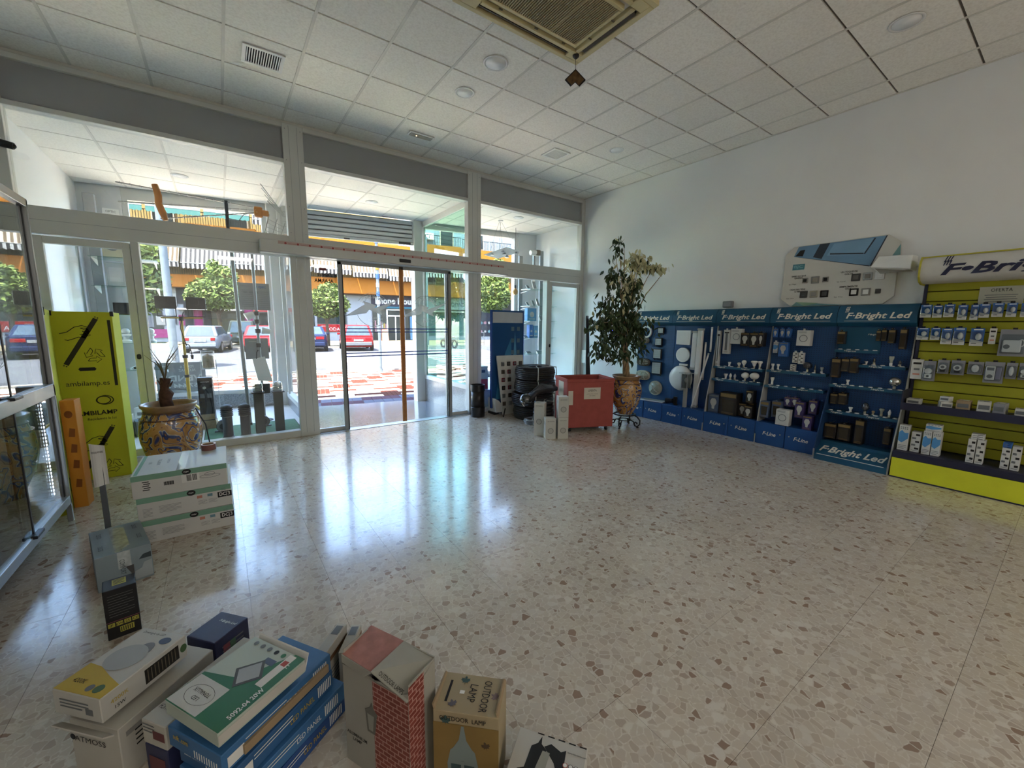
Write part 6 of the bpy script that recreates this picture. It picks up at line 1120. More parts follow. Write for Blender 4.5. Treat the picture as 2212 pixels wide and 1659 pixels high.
for i, (Y, w, h, k) in enumerate(((2.937,.05,.07,'spot'),(2.87,.036,.085,'candle'),(2.808,.036,.085,'candle'),(2.671,.10,.115,'globe'),(2.552,.115,.125,'globe'))): bulb('white bulb on the '+s3l+', '+ORD[i]+' from left', 5.845, Y, .775, w, h, k, STEEL if i == 2 else None)
for i, (Y, w, h, k, m_) in enumerate(((2.348,.036,.07,'spot',None),(2.286,.034,.07,'spot',None),(1.959,.10,.125,'globe',CLEARB),(1.881,.024,.10,'candle',CLEARB),(1.811,.036,.07,'spot',FROSTG))): bulb('bulb on the upper shelf of the fourth blue stand, '+ORD[i]+' from left', 5.865, Y, .965, w, h, k, m_)
bulb('only bulb on the lower shelf of the fourth blue stand', 5.845, 2.329, .765, .042, .095, 'spot')
for i, (Y, w, h, k, m_) in enumerate(((1.407,.03,.03,'spot',None),(1.339,.03,.08,'candle',CLEARB),(1.20,.044,.10,'spot',FROSTG),(1.129,.034,.065,'candle',CLEARB))): bulb('small bulb on the short right shelf, darkest stand, '+ORD[i]+' from left', 5.87, Y, 1.105, w, h, k, m_)
bulb('white spot bulb on the middle shelf of the darkest stand', 5.835, 1.541, .86, .034, .055, 'spot'); bulb('large mirrored globe bulb at the right of the darkest stand', 5.835, 1.14, .86, .105, .13, 'globe', MIRB)
for i, (Y, w, h, k, m_) in enumerate(((1.476,.038,.055,'spot',None),(1.347,.068,.13,'globe',CLEARB),(1.276,.03,.05,'pear',M('amber_bulb', '#a08a6a', .2)),(1.207,.045,.085,'reflector',FROSTG),(1.142,.03,.085,'candle',None))): bulb('bulb on the lowest shelf of the darkest stand, '+ORD[i]+' from left', 5.805, Y, .555, w, h, k, m_)
# ---- packages. Front faces the room (-X)
BLKP = M('black_pack', '#1d1b1a', .45, 0, .1); PURP = M('purple_pack', '#3d3166', .5, 0, .08); WHP = M('white_pack', '#cdcdc8', .5, 0, .03); BLP = M('blue_pack', '#2f66ad', .45, 0, .05); GRP = M('grey_blue_pack', '#4a5a74', .5, 0, .08); AMB = M('amber_print', '#7f6a3e', .5); LBL = M('lamp_print_light', '#b9b8b0', .5)
def pack(label, Y, Zc, w, h, dep, X, mat, style='bulb', hang=True, rz=0, group=None, name='lamp_pack'):
    c = Carton(name, label, 'package', w, dep, h, (X, Y, Zc-h/2), -PI/2+rz, mat, .0015, group)
    if style == 'bulb': c.poly('front', 0, .0, [(x*w, y*h) for x, y in ((-.12,-.3),(.12,-.3),(.14,-.14),(.3,.02),(.3,.14),(.16,.28),(-.16,.28),(-.3,.14),(-.3,.02),(-.14,-.14))], LBL if mat is not WHP else GREYINK, 'bulb_picture'); c.rect('front', 0, h*.42, w*.9, h*.08, AMB if mat in (BLKP, PURP) else GREYINK, 'heading_strip', .0004); c.lines('front', 0, -h*.36, w*.7, 2, h*.05, AMB if mat in (BLKP, PURP) else GREYINK, h*.018)
    elif style == 'window': c.poly('front', 0, -.05*h, [(-.3*w,-.3*h),(.3*w,-.3*h),(.36*w,.25*h),(-.36*w,.25*h)], M('dull_glass_print', '#403a2f', .2), 'window'); c.rect('front', 0, h*.38, w*.9, h*.16, AMB, 'heading_strip', .0004); c.lines('front', 0, -h*.4, w*.7, 2, h*.05, AMB, h*.02)
    elif style == 'ring': c.poly('front', 0, -.02*h, circ(w*.3, 20), GREYINK, 'ring_picture'); c.poly('front', 0, -.02*h, circ(w*.25, 20), mat, 'ring_picture', .0006); c.lines('front', -w*.1, h*.4, w*.6, 2, h*.06, GREYINK, h*.02)
    elif style == 'tube': c.rect('front', 0, 0, w*.35, h*.7, GREYINK, 'window'); c.rect('front', 0, h*.38, w*.7, h*.05, INK, 'heading_strip', .0004); c.lines('front', 0, -h*.4, w*.6, 2, h*.03, AMB, h*.01)
    elif style == 'dots':
        for i in range(5): c.rect('front', -w*.18 if i % 2 else w*.18, h*.36-i*h*.17, w*.42, h*.09, GREYINK if i % 2 else INK, 'pictogram')
        c.lines('front', 0, -h*.42, w*.7, 1, .01, GREYINK, h*.02)
    elif style == 'cloud': c.poly('front', 0, h*.0, [(-.48*w,-.12*h),(-.1*w,-.2*h),(.2*w,-.1*h),(.48*w,.0),(.48*w,.22*h),(.1*w,.2*h),(-.2*w,.3*h),(-.48*w,.2*h)], M('sky_print', '#4f8fc4', .5), 'blue_picture'); [c.rect('front', (-.3+.2*i)*w, h*(.42-.06*j), w*.12, h*.035, GREYINK, 'pictogram', .0004) for i in range(4) for j in range(2)]; c.lines('front', 0, -h*.3, w*.8, 3, h*.06, GREYINK, h*.02)
    if hang:
        B(-.012, .012, -dep/2, -dep/2+.001, h, h+.02).build('hang_tab', mat, c.t); MB().cyl((0,-dep/2-.03,h+.012), (0,(5.918-X) if X < 5.9 else dep/2, h+.012), .002, n=6).build('hook_wire', STEEL, c.t)
    return c
# third stand
c = pack('long white tube lamp carton hanging at the left of the third blue stand', 3.088, 1.20, .045, .52, .05, 5.88, WHP, 'tube', False); c = pack('tall white lamp carton second from left on the third stand', 2.967, 1.305, .09, .34, .06, 5.87, WHP, 'tube'); pack('white ring lamp carton at the top of the third stand', 2.836, 1.385, .155, .21, .06, 5.87, WHP, 'ring'); pack('black globe bulb pack right of the white ring carton', 2.700, 1.346, .11, .18, .10, 5.85, BLKP); pack('black bulb pack second from right at the top of the third stand', 2.585, 1.34, .105, .195, .10, 5.85, BLKP); pack('black bulb pack at the top right of the third stand', 2.50, 1.35, .06, .18, .10, 5.85, BLKP)
pack('blue bulb carton at the lower left of the third stand', 3.03, .42, .15, .26, .12, 5.80, GRP, 'bulb', False); pack('large black and amber globe lamp carton low on the third stand', 2.82, .445, .235, .31, .16, 5.81, BLKP, 'window', False); pack('black bulb carton right of the large amber carton', 2.645, .385, .10, .18, .10, 5.83, BLKP, 'bulb', False); pack('black bulb carton stacked above its twin on the third stand', 2.57, .575, .09, .17, .10, 5.84, BLKP, 'bulb', False); pack('black bulb carton standing at the lower right of the third stand', 2.545, .375, .10, .17, .10, 5.78, BLKP, 'bulb', False); pack('black bulb carton lying under the stacked one', 2.57, .388, .09, .2, .08, 5.885, BLKP, 'bulb', False)
# fourth stand
for i, Y in enumerate((2.35,2.27,2.20)): pack('small blue bulb pack, '+ORD[i]+' from left, top row of fourth stand', Y, 1.44, .055, .105, .05, 5.87, BLP, 'bulb')
pack('white carton with ring drawing at the top of the fourth stand', 2.02, 1.385, .145, .19, .09, 5.86, WHP, 'ring'); pack('narrow white and blue pack left in the second row of the fourth stand', 2.33, 1.255, .055, .14, .05, 5.87, WHP, 'cloud'); pack('wide blue pack in the second row of the fourth stand', 2.235, 1.235, .105, .18, .07, 5.86, BLP, 'bulb'); pack('left white bulb pack of the pair above the fourth stand shelf', 2.098, 1.14, .056, .13, .05, 5.87, WHP, 'dots'); pack('right white bulb pack of the pair above the fourth stand shelf', 2.035, 1.135, .056, .14, .05, 5.87, WHP, 'dots'); pack('small white bulb pack standing on the fourth stand upper shelf', 2.115, 1.011, .055, .085, .04, 5.87, WHP, 'dots', False)
pack('grey blister lamp pack at the lower left of the fourth stand', 2.355, .445, .105, .21, .10, 5.80, GRP, 'window', False); pack('second grey blister lamp pack on the fourth stand', 2.225, .465, .11, .21, .10, 5.83, GRP, 'window'); pack('white bulb carton standing in front on the fourth stand base', 2.115, .39, .15, .20, .09, 5.74, WHP, 'ring', False); pack('purple bulb carton, upper one at the right of the fourth stand', 1.97, .50, .095, .20, .10, 5.83, PURP, 'bulb'); pack('purple bulb carton, lowest at the right of the fourth stand', 1.845, .372, .095, .17, .10, 5.74, PURP, 'bulb', False); pack('small purple pack behind the white carton', 2.125, .575, .075, .12, .06, 5.86, PURP, 'bulb'); pack('purple pack between the small one and the upper carton', 2.045, .58, .08, .12, .06, 5.86, PURP, 'bulb'); pack('purple carton half hidden behind the lowest one', 1.845, .55, .09, .17, .08, 5.86, PURP, 'bulb')
# fifth stand
pack('black filament bulb pack hanging at the top left of the darkest stand', 1.65, 1.40, .075, .145, .06, 5.85, BLKP, 'window')
for i, (Y, Z, w, h) in enumerate(((1.325,1.43,.038,.11),(1.28,1.435,.042,.12),(1.217,1.425,.055,.145),(1.125,1.40,.054,.21))): pack('black amber bulb pack, '+ORD[i]+' from left, top row of darkest stand', Y, Z, w, h, .06, 5.86, BLKP, 'window')
for i, (Y, Z, w, h) in enumerate(((1.66,1.05,.085,.22),(1.575,1.09,.072,.145),(1.497,1.09,.078,.165))): pack('black bulb pack, '+ORD[i]+' from left, second row of darkest stand', Y, Z, w, h, .07, 5.83, BLKP, 'window')
for i, (Y, Z, w, h) in enumerate(((1.645,.69,.072,.12),(1.565,.70,.082,.13))): pack('black globe bulb pack, '+('left' if i == 0 else 'right')+' one between the lower shelves, darkest stand', Y, Z, w, h, .07, 5.84, BLKP, 'window')
for i, (Y, Z, w, h) in enumerate(((1.63,.315,.115,.17),(1.50,.325,.12,.19),(1.365,.355,.08,.27),(1.13,.36,.06,.18))): pack('black lamp pack, '+ORD[i]+' from left at the foot of the darkest stand', Y, Z, w, h, .09, 5.80, BLKP, 'window', True)
# ---- yellow slatted stand
YSM = M('yellow_slat', '#a3a11f', .5, 0, .05, 3); NAVYS = M('navy_steel', '#20233c', .5); YBR = M('bright_yellow_base', '#d6d62a', .5)
y0_, y1_ = 1.025, -.45; w = y0_-y1_
yt = thing('slatwall_stand', 'yellow slatwall display stand with white curved header sign', 'display stand', (WX, (y0_+y1_)/2, 0), -PI/2)
B(-w/2, w/2, -.07, -.0, 0, 1.98).build('back_board', M('groove_dark', '#3b3a14', .7), yt)
for k in range(17): B(-w/2+.02, w/2-.02, -.092, -.07, .285+k*.1, .285+k*.1+.092).build('slat', YSM, yt, bevel=.004)
B(-w/2-.002, -w/2+.022, -.11, 0, 0, 1.98).build('upright', NAVYS, yt)
B(-w/2, w/2, -.45, -.02, 0, .205).build('base_front', YBR, yt, bevel=.003); B(-w/2, w/2, -.452, -.07, .205, .275).build('base_shelf', NAVYS, yt, bevel=.004); B(-w/2, w/2, -.455, -.02, 0, .012).build('plinth', NAVYS, yt)
ms = B(-w/2, w/2, -.40, -.092, .735, .75).build('middle_shelf', NAVYS, yt); B(-w/2, w/2, -.402, -.388, .695, .768).build('shelf_lip', NAVYS, ms); B(-w/2, -w/2+.008, -.40, -.09, .75, .89).build('shelf_cheek', NAVYS, ms)
hp = [(-.02,1.955),(-.24,1.955),(-.33,1.975),(-.375,2.02),(-.385,2.09),(-.365,2.15),(-.33,2.19),(-.02,2.19)]
MB().prism(hp[::-1], (-w/2,0,0), (0,1,0), (0,0,1), (w,0,0)).build('header', M('header_white', '#cfcfca', .5), yt, smooth=R(40)); MB().prism([(a*1.02-.004, b+(.012 if b > 2.07 else -.012)) for a, b in hp][::-1], (-w/2-.014,0,0), (0,1,0), (0,0,1), (.014,0,0)).build('header_cheek', M('header_edge_yellow', '#b7b13a', .5), yt)
B(-w/2, w/2, -.34, -.31, 2.188, 2.2).build('header_edge', M('header_edge_yellow', '#b7b13a', .5), yt); NV = M('navy_lettering', '#232848', .5); text('header_lettering', 'F•Bright', .13, NV, yt, (-w/2+.14, -.388, 2.045), fit=.80, align='L', bold=.03, shear=.35); rays(yt, -w/2+.145, -.381, 2.085, .13, NV)
ofs = rect('offer_sheet', .273, .165, M('offer_paper', '#b9b9a9', .7), yt, ((y0_+y1_)/2-.513, -.098, 1.82)); text('offer_lettering', 'OFERTA', .03, INK, ofs, ((y0_+y1_)/2-.513, -.0995, 1.87), fit=.13)
for k in range(4): rect('offer_line', .2-.02*(k % 2), .006, GREYINK, ofs, ((y0_+y1_)/2-.513, -.0992, 1.825-k*.02))
def ypack(label, Y, Zc, w, h, X=5.80, kind='led', group=None):
    c = Carton('blister_pack', label, 'package', w, .03, h, (X, Y, Zc-h/2), -PI/2, BLP if kind == 'led' else (WHP if kind == 'box' else M('blister_card', '#8f9197', .5)), .001, group)
    if kind == 'led': c.poly('front', 0, -h*.28, [(-w*.5,-h*.22),(w*.5,-h*.22),(w*.5,h*.02),(-w*.5,h*.18)], WHP, 'white_panel'); MB().ell((w*.12,-.022,h*.52), w*.24, .018, h*.20, 12, 8).build('bulb', OPAL, c.t, smooth=True); B(-w*.46, w*.46, -.04, -.016, h*.2, h*.82).build('blister', glassmat('blister_plastic', '#e6ecf0', 1.3), c.t, bevel=.006, seg=2); c.rect('front', -w*.18, -h*.36, w*.4, h*.05, GREYINK, 'print', .0006); c.rect('front', w*.05, h*.42, w*.7, h*.06, WHITEINK, 'print', .0003)
    elif kind == 'box': c.rect('front', 0, h*.3, w*.7, h*.1, INK, 'print'); c.rect('front', 0, 0, w*.5, h*.1, GREYINK, 'print'); c.rect('front', 0, -h*.25, w*.6, h*.08, M('coral_print', '#c98672', .6), 'print')
    else:
        B(-w*.42, w*.42, -.05, -.016, h*.1, h*.82).build('blister', glassmat('blister_plastic', '#e6ecf0', 1.3), c.t, bevel=.008, seg=2)
        if kind == 'timer': MB().cyl((-w*.02,-.017,h*.5), (-w*.02,-.04,h*.5), w*.3, n=20).build('dial', OPAL, c.t, smooth=R(40)); B(-w*.3, w*.28, -.038, -.016, h*.14, h*.36).build('socket_block', OPAL, c.t, bevel=.004); MB().cyl((-w*.02,-.038,h*.25), (-w*.02,-.040,h*.25), w*.12, n=14).build('socket_hole', GREYINK, c.t)
        elif kind == 'adapter': MB().cyl((0,-.017,h*.5), (0,-.044,h*.5), w*.3, n=20).build('adapter', OPAL, c.t, smooth=R(40)); MB().cyl((0,-.044,h*.5), (0,-.046,h*.5), w*.17, n=16).build('socket_hole', GREYINK, c.t); B(-w*.2, w*.2, -.04, -.016, h*.16, h*.3).build('plug_pins', BLACK, c.t)
        elif kind == 'meter': B(-w*.4, w*.08, -.042, -.016, h*.15, h*.8).build('meter', OPAL, c.t, bevel=.005); B(-w*.34, w*.02, -.044, -.042, h*.6, h*.74).build('screen', GREYINK, c.t); MB().cyl((-w*.16,-.042,h*.32), (-w*.16,-.044,h*.32), w*.15, n=16).build('socket_hole', GREYINK, c.t); B(w*.12, w*.38, -.03, -.016, h*.2, h*.75).build('leaflet', M('lilac_card', '#8b8aa0', .6), c.t)
        elif kind == 'strip': B(-w*.35, w*.3, -.045, -.016, h*.15, h*.6).build('socket_block', OPAL, c.t, bevel=.006); MB().cyl((-w*.2,-.045,h*.36), (-w*.2,-.047,h*.36), w*.12, n=16).build('socket_hole', GREYINK, c.t); MB().tube([(w*.3+.018*math.cos(a*.8), -.03, h*.5+.03*math.sin(a*.8)) for a in range(14)], .006, 6).build('cord', OPAL, c.t)
        else: MB().ell((0,-.03,h*.48), w*.26, .014, h*.3, 14, 8).build('lamp', OPAL, c.t, smooth=True)
    B(-.014, .014, -.016, -.014, h, h+.016).build('hang_tab', BLACK, c.t); MB().cyl((0,-.03,h+.01), (0,(5.885-X),h+.01), .002, n=6).build('hook_wire', BLACK, c.t)
for i, (Y, Z, w_, h_) in enumerate(((.975,1.684,.08,.125),(.893,1.679,.066,.118),(.815,1.685,.07,.122),(.725,1.667,.062,.14),(.648,1.666,.05,.14),(.587,1.679,.064,.125),(.508,1.685,.067,.124),(.427,1.683,.06,.122),(.345,1.68,.06,.12),(.265,1.68,.06,.12))): ypack('blue bulb blister pack, '+ORD[i]+' from left, top row of yellow stand', Y, Z, w_, h_, group='top row packs on the yellow stand')
for i, (Y, Z, w_, h_) in enumerate(((.975,1.459,.086,.12),(.885,1.461,.066,.12),(.805,1.439,.074,.155),(.722,1.441,.08,.165),(.607,1.436,.084,.165))): ypack('blue bulb blister pack, '+ORD[i]+' from left, second row of yellow stand', Y, Z, w_, h_, group='second row packs on the yellow stand')
ypack('narrow white box at the end of the second row of the yellow stand', .512, 1.447, .043, .145, kind='box'); ypack('large blister pack with white socket block and cord on the yellow stand', .385, 1.39, .165, .24, kind='strip'); ypack('large blister pack at the right edge beside the socket block', .20, 1.39, .15, .24, kind='strip')
for i, (Y, Z, w_, h_, k) in enumerate(((1.0-.02,1.10,.085,.20,'box'),(.89,1.09,.09,.20,'timer'),(.795,1.14,.08,.135,'adapter'),(.697,1.14,.09,.14,'adapter'),(.583,1.145,.10,.12,'lamp'),(.467,1.115,.12,.195,'meter'),(.366,1.14,.064,.145,'lamp'),(.29,1.14,.07,.15,'timer'),(.21,1.13,.07,.17,'meter'))): ypack('electrical accessory pack, '+ORD[i]+' from left, third row of yellow stand', Y, Z, w_, h_, kind=k, group='third row packs on the yellow stand')
def lay(label, Y, z, w, d, h, X, mat, rz=0, style='dots', name='small_box'):
    c = Carton(name, label, 'package', w, d, h, (X, Y, z+.0008), -PI/2+rz, mat, .0015); c.rect('top', 0, 0, w*.7, d*.5, GREYINK if mat is WHP else WHP, 'print'); c.rect('top', -w*.2, -d*.1, w*.25, d*.25, mat, 'print', .0006); c.rect('front', 0, 0, w*.8, h*.4, GREYINK, 'print')
lay('white round plug pack lying on the middle shelf, leftmost', .95, .75, .10, .12, .055, 5.72, WHP); lay('lower white lamp on the middle shelf beside the brown boxes', .73, .75, .08, .10, .06, 5.70, WHP, R(20)); lay('upper tilted white lamp stacked on another on the middle shelf', .727, .8115, .07, .07, .05, 5.70, WHP, R(-15)); lay('brown cardboard box on the middle shelf of the yellow stand', .608, .75, .09, .12, .09, 5.71, KR); lay('white and blue boxes bundle on the middle shelf', .483, .75, .085, .12, .10, 5.71, WHP, R(5)); lay('clear blister strip pack on the middle shelf', .383, .75, .07, .14, .10, 5.71, M('blister_card', '#8f9197', .5), R(-5)); lay('small white adapter at the right end of the middle shelf', .268, .75, .06, .08, .07, 5.70, WHP)
for lb, Y, h_, w_, X, z, st_ in (('tall white and blue carton at the left end of the yellow stand base',.975,.26,.075,5.66,.2755,'cloud'),('white pictogram carton second from left on the yellow stand base',.885,.205,.07,5.68,.2755,'dots'),('left of two white and blue cartons on the yellow stand base',.803,.235,.06,5.66,.2755,'cloud'),('right of two white and blue cartons on the yellow stand base',.737,.235,.06,5.66,.2755,'cloud'),('left tall strip of white bulb cartons on the yellow base',.508,.225,.05,5.66,.2755,'dots'),('right tall strip of white bulb cartons on the yellow base',.452,.225,.05,5.66,.2755,'dots'),('third tall strip of white bulb cartons, near the picture edge',.30,.19,.05,5.66,.2755,'dots'),('fourth tall strip of white bulb cartons, rightmost on the base',.242,.215,.052,5.66,.2755,'dots')): pack(lb, Y, z+h_/2, w_, h_, .09, X, WHP, st_, False, name='bulb_carton')
pack('white and blue carton lying across the two cloud-printed cartons', .77, .5115+.035, .11, .07, .085, 5.66, WHP, 'cloud', False, name='bulb_carton'); pack('flat carton lying across the tall white strips', .48, .5015+.025, .08, .05, .085, 5.66, WHP, 'dots', False, name='bulb_carton'); pack('dark blue carton lying on the third tall strip', .30, .4665+.024, .052, .046, .085, 5.66, BLP, 'dots', False, name='bulb_carton')
# ---- white switch sample board high on the wall
bj = thing('switch_board', 'white angular wall board with light switch samples and a blue door picture', 'sample board', (5.998, 1.82, 0), -PI/2)
def bx_(Y): return 1.82-Y
Q = [(2.359,2.417),(2.271,2.511),(1.376,2.513),(1.270,2.425),(1.260,2.287),(1.271,2.098),(1.270,1.862),(1.356,1.779),(2.241,1.777),(2.369,1.877),(2.363,2.03)]
MB().prism([(bx_(a), b) for a, b in Q][::-1], (0,-.045,0), (1,0,0), (0,0,1), (0,.045,0)).build('board', M('switch_board_white', '#cfcdc6', .55, 0, .02), bj)
SKY = M('door_blue_print', '#6d93b3', .5, 0, .1, 4); DKP = M('navy_print', '#2b3340', .5)
def bp(nm, pts, mat, up=.0): MB().prism([(bx_(a), b) for a, b in pts], (0,-.0455-up,0), (1,0,0), (0,0,1), (0,-.0008,0)).build(nm, mat, bj)
bp('door_picture', [(2.266,2.391),(2.221,2.505),(1.395,2.506),(1.503,2.201)], SKY); bp('door_picture_edge', [(2.266,2.391),(2.255,2.387),(1.51,2.194),(1.503,2.201)], DKP, .0008); bp('door_picture_edge', [(1.385,2.506),(1.397,2.506),(1.505,2.201),(1.495,2.196)], DKP, .0008)
bp('door_picture_dark', [(2.25,2.395),(2.20,2.46),(2.15,2.46),(2.17,2.385)], INK, .0008); bp('door_picture_dark', [(2.06,2.36),(2.0,2.505),(1.9,2.505),(1.97,2.33)], DKP, .0008); bp('door_picture_light', [(1.92,2.36),(1.86,2.49),(1.50,2.495),(1.57,2.33)], M('door_blue_light', '#7fa6c4', .5), .0008); bp('door_picture_dark', [(1.89,2.37),(1.89,2.385),(1.575,2.35),(1.575,2.335)], DKP, .0016); bp('door_picture_dark', [(1.575,2.335),(1.56,2.335),(1.48,2.495),(1.495,2.495)], DKP, .0016)
bp('teal_corner', [(1.27,2.40),(1.33,2.28),(1.262,2.287)], M('teal_print', '#6f9a9c', .5)); bp('teal_corner', [(2.24,1.779),(2.19,1.83),(1.70,1.779)], M('teal_print', '#6f9a9c', .5)); bp('green_corner', [(2.10,1.779),(2.19,1.83),(1.95,1.81)], M('green_print', '#8fae90', .5), .0008)
bp('logo_plate', [(2.27,2.225),(2.14,2.225),(2.135,2.295),(2.265,2.295)], M('teal_logo', '#4c8896', .5)); text('logo_lettering', 'BJC', .045, M('teal_logo_light', '#7db0b8', .5), bj, (bx_(2.203), -.0478, 2.26), fit=.10, bold=.02)
for s_, Y, Z, w_ in (('SABES LO QUE\nQUIERES',2.19,2.135,.155),('CADA UNO TIENE\nSU IRIS',2.19,1.972,.17),('UN TOQUE DE\nCOLOR',1.685,2.14,.155),('SIMPLEMENTE\nVIVA',1.675,1.972,.17)): text('slogan', s_, .045, INK, bj, (bx_(Y), -.0475, Z), fit=w_, bold=.02)
for s_, Y, Z in (('bjc Mega',2.25,2.05),('bjc Iris',2.26,1.875),('bjc Coral',1.75,2.045),('bjc Viva',1.76,1.87)): text('caption', s_, .018, INK, bj, (bx_(Y), -.0475, Z), fit=.08)
LGS = M('light_grey_switch', '#8e8d88', .4); DGS = M('dark_grey_switch', '#4b4c4c', .4)
for Y, Z, m1, m2, sz in ((2.115,2.089,LGS,BLACK,.062),(2.009,2.087,LGS,M('beige_switch','#a29c8d',.4),.085),(1.904,2.085,LGS,BLACK,.062),(2.115,1.921,DGS,DGS,.083),(2.009,1.919,M('beige_switch','#a29c8d',.4),LGS,.083),(1.901,1.916,BLACK,DGS,.083),(1.616,2.083,DGS,M('taupe_switch','#6d6964',.4),.083),(1.511,2.086,STEEL,LGS,.083),(1.407,2.084,WHITE,WHITE,.083),(1.618,1.919,BLACK,WHITE,.083),(1.511,1.915,LGS,WHITE,.083),(1.406,1.916,DGS,DGS,.05)):
    s_ = B(bx_(Y)-sz/2, bx_(Y)+sz/2, -.056, -.0455, Z-sz/2, Z+sz/2).build('switch_frame', m1, bj, bevel=.004); B(bx_(Y)-sz*.3, bx_(Y)+sz*.3, -.061, -.056, Z-sz*.3, Z+sz*.3).build('rocker', m2, s_, bevel=.002)
t = thing('emergency_light', 'white box-shaped emergency light between the switch board and the yellow header', 'emergency light', (5.8, 1.26, 2.10)); MB().hexa([(-.13,-.15,0),(.10,-.15,.0),(.10,.15,.0),(-.05,.19,.06)], [(-.13,-.15,.14),(.10,-.15,.15),(.10,.13,.17),(-.05,.13,.165)]).build('case', WHITE, t, bevel=.006); MB().quad((-.10,-.13,-.002),(-.04,.16,.05),(.08,.13,-.002),(.08,-.13,-.002)).build('diffuser', M('emergency_lens', '#aaa79c', .2), t); B(.10, .199, -.14, -.09, .05, .1).build('bracket', WHITE, t)
# ================================================================ LEFT DISPLAY WINDOW
GCAR = M('green_carpet', '#4f7a5c', .95, 0, .15, 40, .3)
t = thing('green_mat', 'green felt mat under the garden lamps in the left window', 'mat', (.30, 6.72, .0305)); B(-.55, .55, -.55, .32, 0, .006).build('pile', GCAR, t); B(-.56, .56, -.56, .33, 0, .003).build('backing', DARK, t)
GDARK = M('charcoal_lamp', '#35373a', .5, .2)
def bollard_lamp(label, x, y, h):
    t = thing('bollard_light', label, 'garden lamp', (x, y, .037)); MB().lathe([(.062,0),(.062,.01),(.055,.015),(.055,h*.62)], n=24).build('post', GDARK, t, smooth=R(40))
    for k in range(4): z = h*.64+k*h*.055; MB().lathe([(.045,z),(.068,z+.004),(.072,z+.012),(.05,z+.02)], n=24).build('louvre', GDARK, t, smooth=R(40))
    MB().lathe([(.068,h*.87),(.07,h*.88),(.062,h*.95),(.035,h*.985),(.001,h)], n=24).build('dome', GDARK, t, smooth=R(50)); MB().cyl((0,0,h*.62), (0,0,h*.87), .04, n=16).build('diffuser', FROSTG, t)
bollard_lamp('short louvred charcoal garden lamp, left of the pair in the window', .0, 6.33, .43); bollard_lamp('short louvred charcoal garden lamp, right of the pair in the window', .19, 6.31, .425)
def head_lamp(label, x, y, h):
    t = thing('post_light', label, 'garden lamp', (x, y, .037)); B(-.055, .055, -.055, .055, 0, h).build('post', M('dark_green_post', '#20302b', .5), t, bevel=.006); B(-.075, .075, -.075, .075, h, h+.012).build('collar', BLACK, t)
    MB().lathe([(.058,0),(.058,.10),(.05,.125),(.03,.135),(.001,.137)], c=(0,0,h+.012), n=20).build('clear_head', glassmat('ribbed_glass', '#d9dcdb', 2.2, .15), t, smooth=R(40)); [ringmb((0,0,h+.03+k*.025), (1,0,0), (0,1,0), .055, .060, (0,0,.008), 20).build('head_rib', FROSTG, t) for k in range(3)]
head_lamp('tall dark post lamp with clear head, left of two in the window', .36, 6.36, .545); head_lamp('tall dark post lamp with clear head, right of two by the door mullion', .59, 6.35, .54)
for x, y, lb in ((-.05,6.72,'round dark transformer lamp lying behind the louvred garden lamps'),(.42,6.75,'round grey lamp lying behind the post lamps')):
    t = thing('ground_spot', lb, 'lamp', (x, y, .037)); MB().cyl((0,-.07,.08), (0,.03,.09), .08, .07, 20).build('head', GDARK, t, smooth=R(40)); ringmb((0,-.071,.08), (1,0,0), (0,0,1), .045, .075, (0,-.01,0)).build('bezel', M('bezel_grey', '#75777a', .4), t); B(-.1, .1, -.02, .02, 0, .012).build('foot', GDARK, t)
# yellow tripod with two floodlights
YT = M('tripod_yellow', '#c9a83e', .5); t = thing('floodlight_tripod', 'yellow tripod stand carrying two black work floodlights', 'work light', (-.42, 7.4, .03))
MB().cyl((0,0,.30), (0,0,1.0), .022, n=12).build('lower_tube', YT, t, smooth=R(40)); MB().cyl((0,0,.95), (0,0,1.53), .016, n=12).build('upper_tube', YT, t, smooth=R(40))
for z in (.36, .72, 1.0): MB().cyl((0,0,z-.02), (0,0,z+.02), .032, n=12).build('clamp', BLACK, t)
for a in (-35, 85, 205): c, s = math.cos(R(a)), math.sin(R(a)); MB().beam((0,0,.36), (.42*c,.42*s,.012), .03, .02).build('leg', YT, t); MB().ell((.42*c,.42*s,.012), .02, .02, .012).build('foot', BLACK, t)
MB().beam((-.22,0,1.54), (.24,0,1.54), .03, .022).build('crossbar', YT, t); MB().cyl((0,0,1.5), (0,0,1.56), .03, n=12).build('head_clamp', BLACK, t)
for s_, x in ((-1,-.15),(1,.18)):
    hd = MB().hexa([(x-.115,-.05,1.66),(x+.115,-.05,1.66),(x+.10,.07,1.68),(x-.10,.07,1.68)], [(x-.115,-.05,1.83),(x+.115,-.05,1.83),(x+.10,.07,1.80),(x-.10,.07,1.80)]).build('floodlight_head', BLACK, t, bevel=.008); MB().tube([(x-.1,0,1.72),(x-.1,0,1.56),(x+.1,0,1.56),(x+.1,0,1.72)], .008, 6).build('bracket', BLACK, hd); B(x-.03, x+.03, -.075, -.05, 1.72, 1.78).build('junction_box', BLACK, hd)
MB().tube([(.03,-.03,1.62),(-.02,-.04,1.4),(.03,-.04,1.15),(-.06,-.04,1.17),(.07,-.05,1.2),(-.05,-.04,1.22),(.06,-.04,1.16),(.08,-.04,1.02)], .006, 6).build('cable', BLACK, t, smooth=True); MB().cyl((.08,-.04,1.02), (.08,-.04,.96), .02, .012, 10).build('plug', BLACK, t)
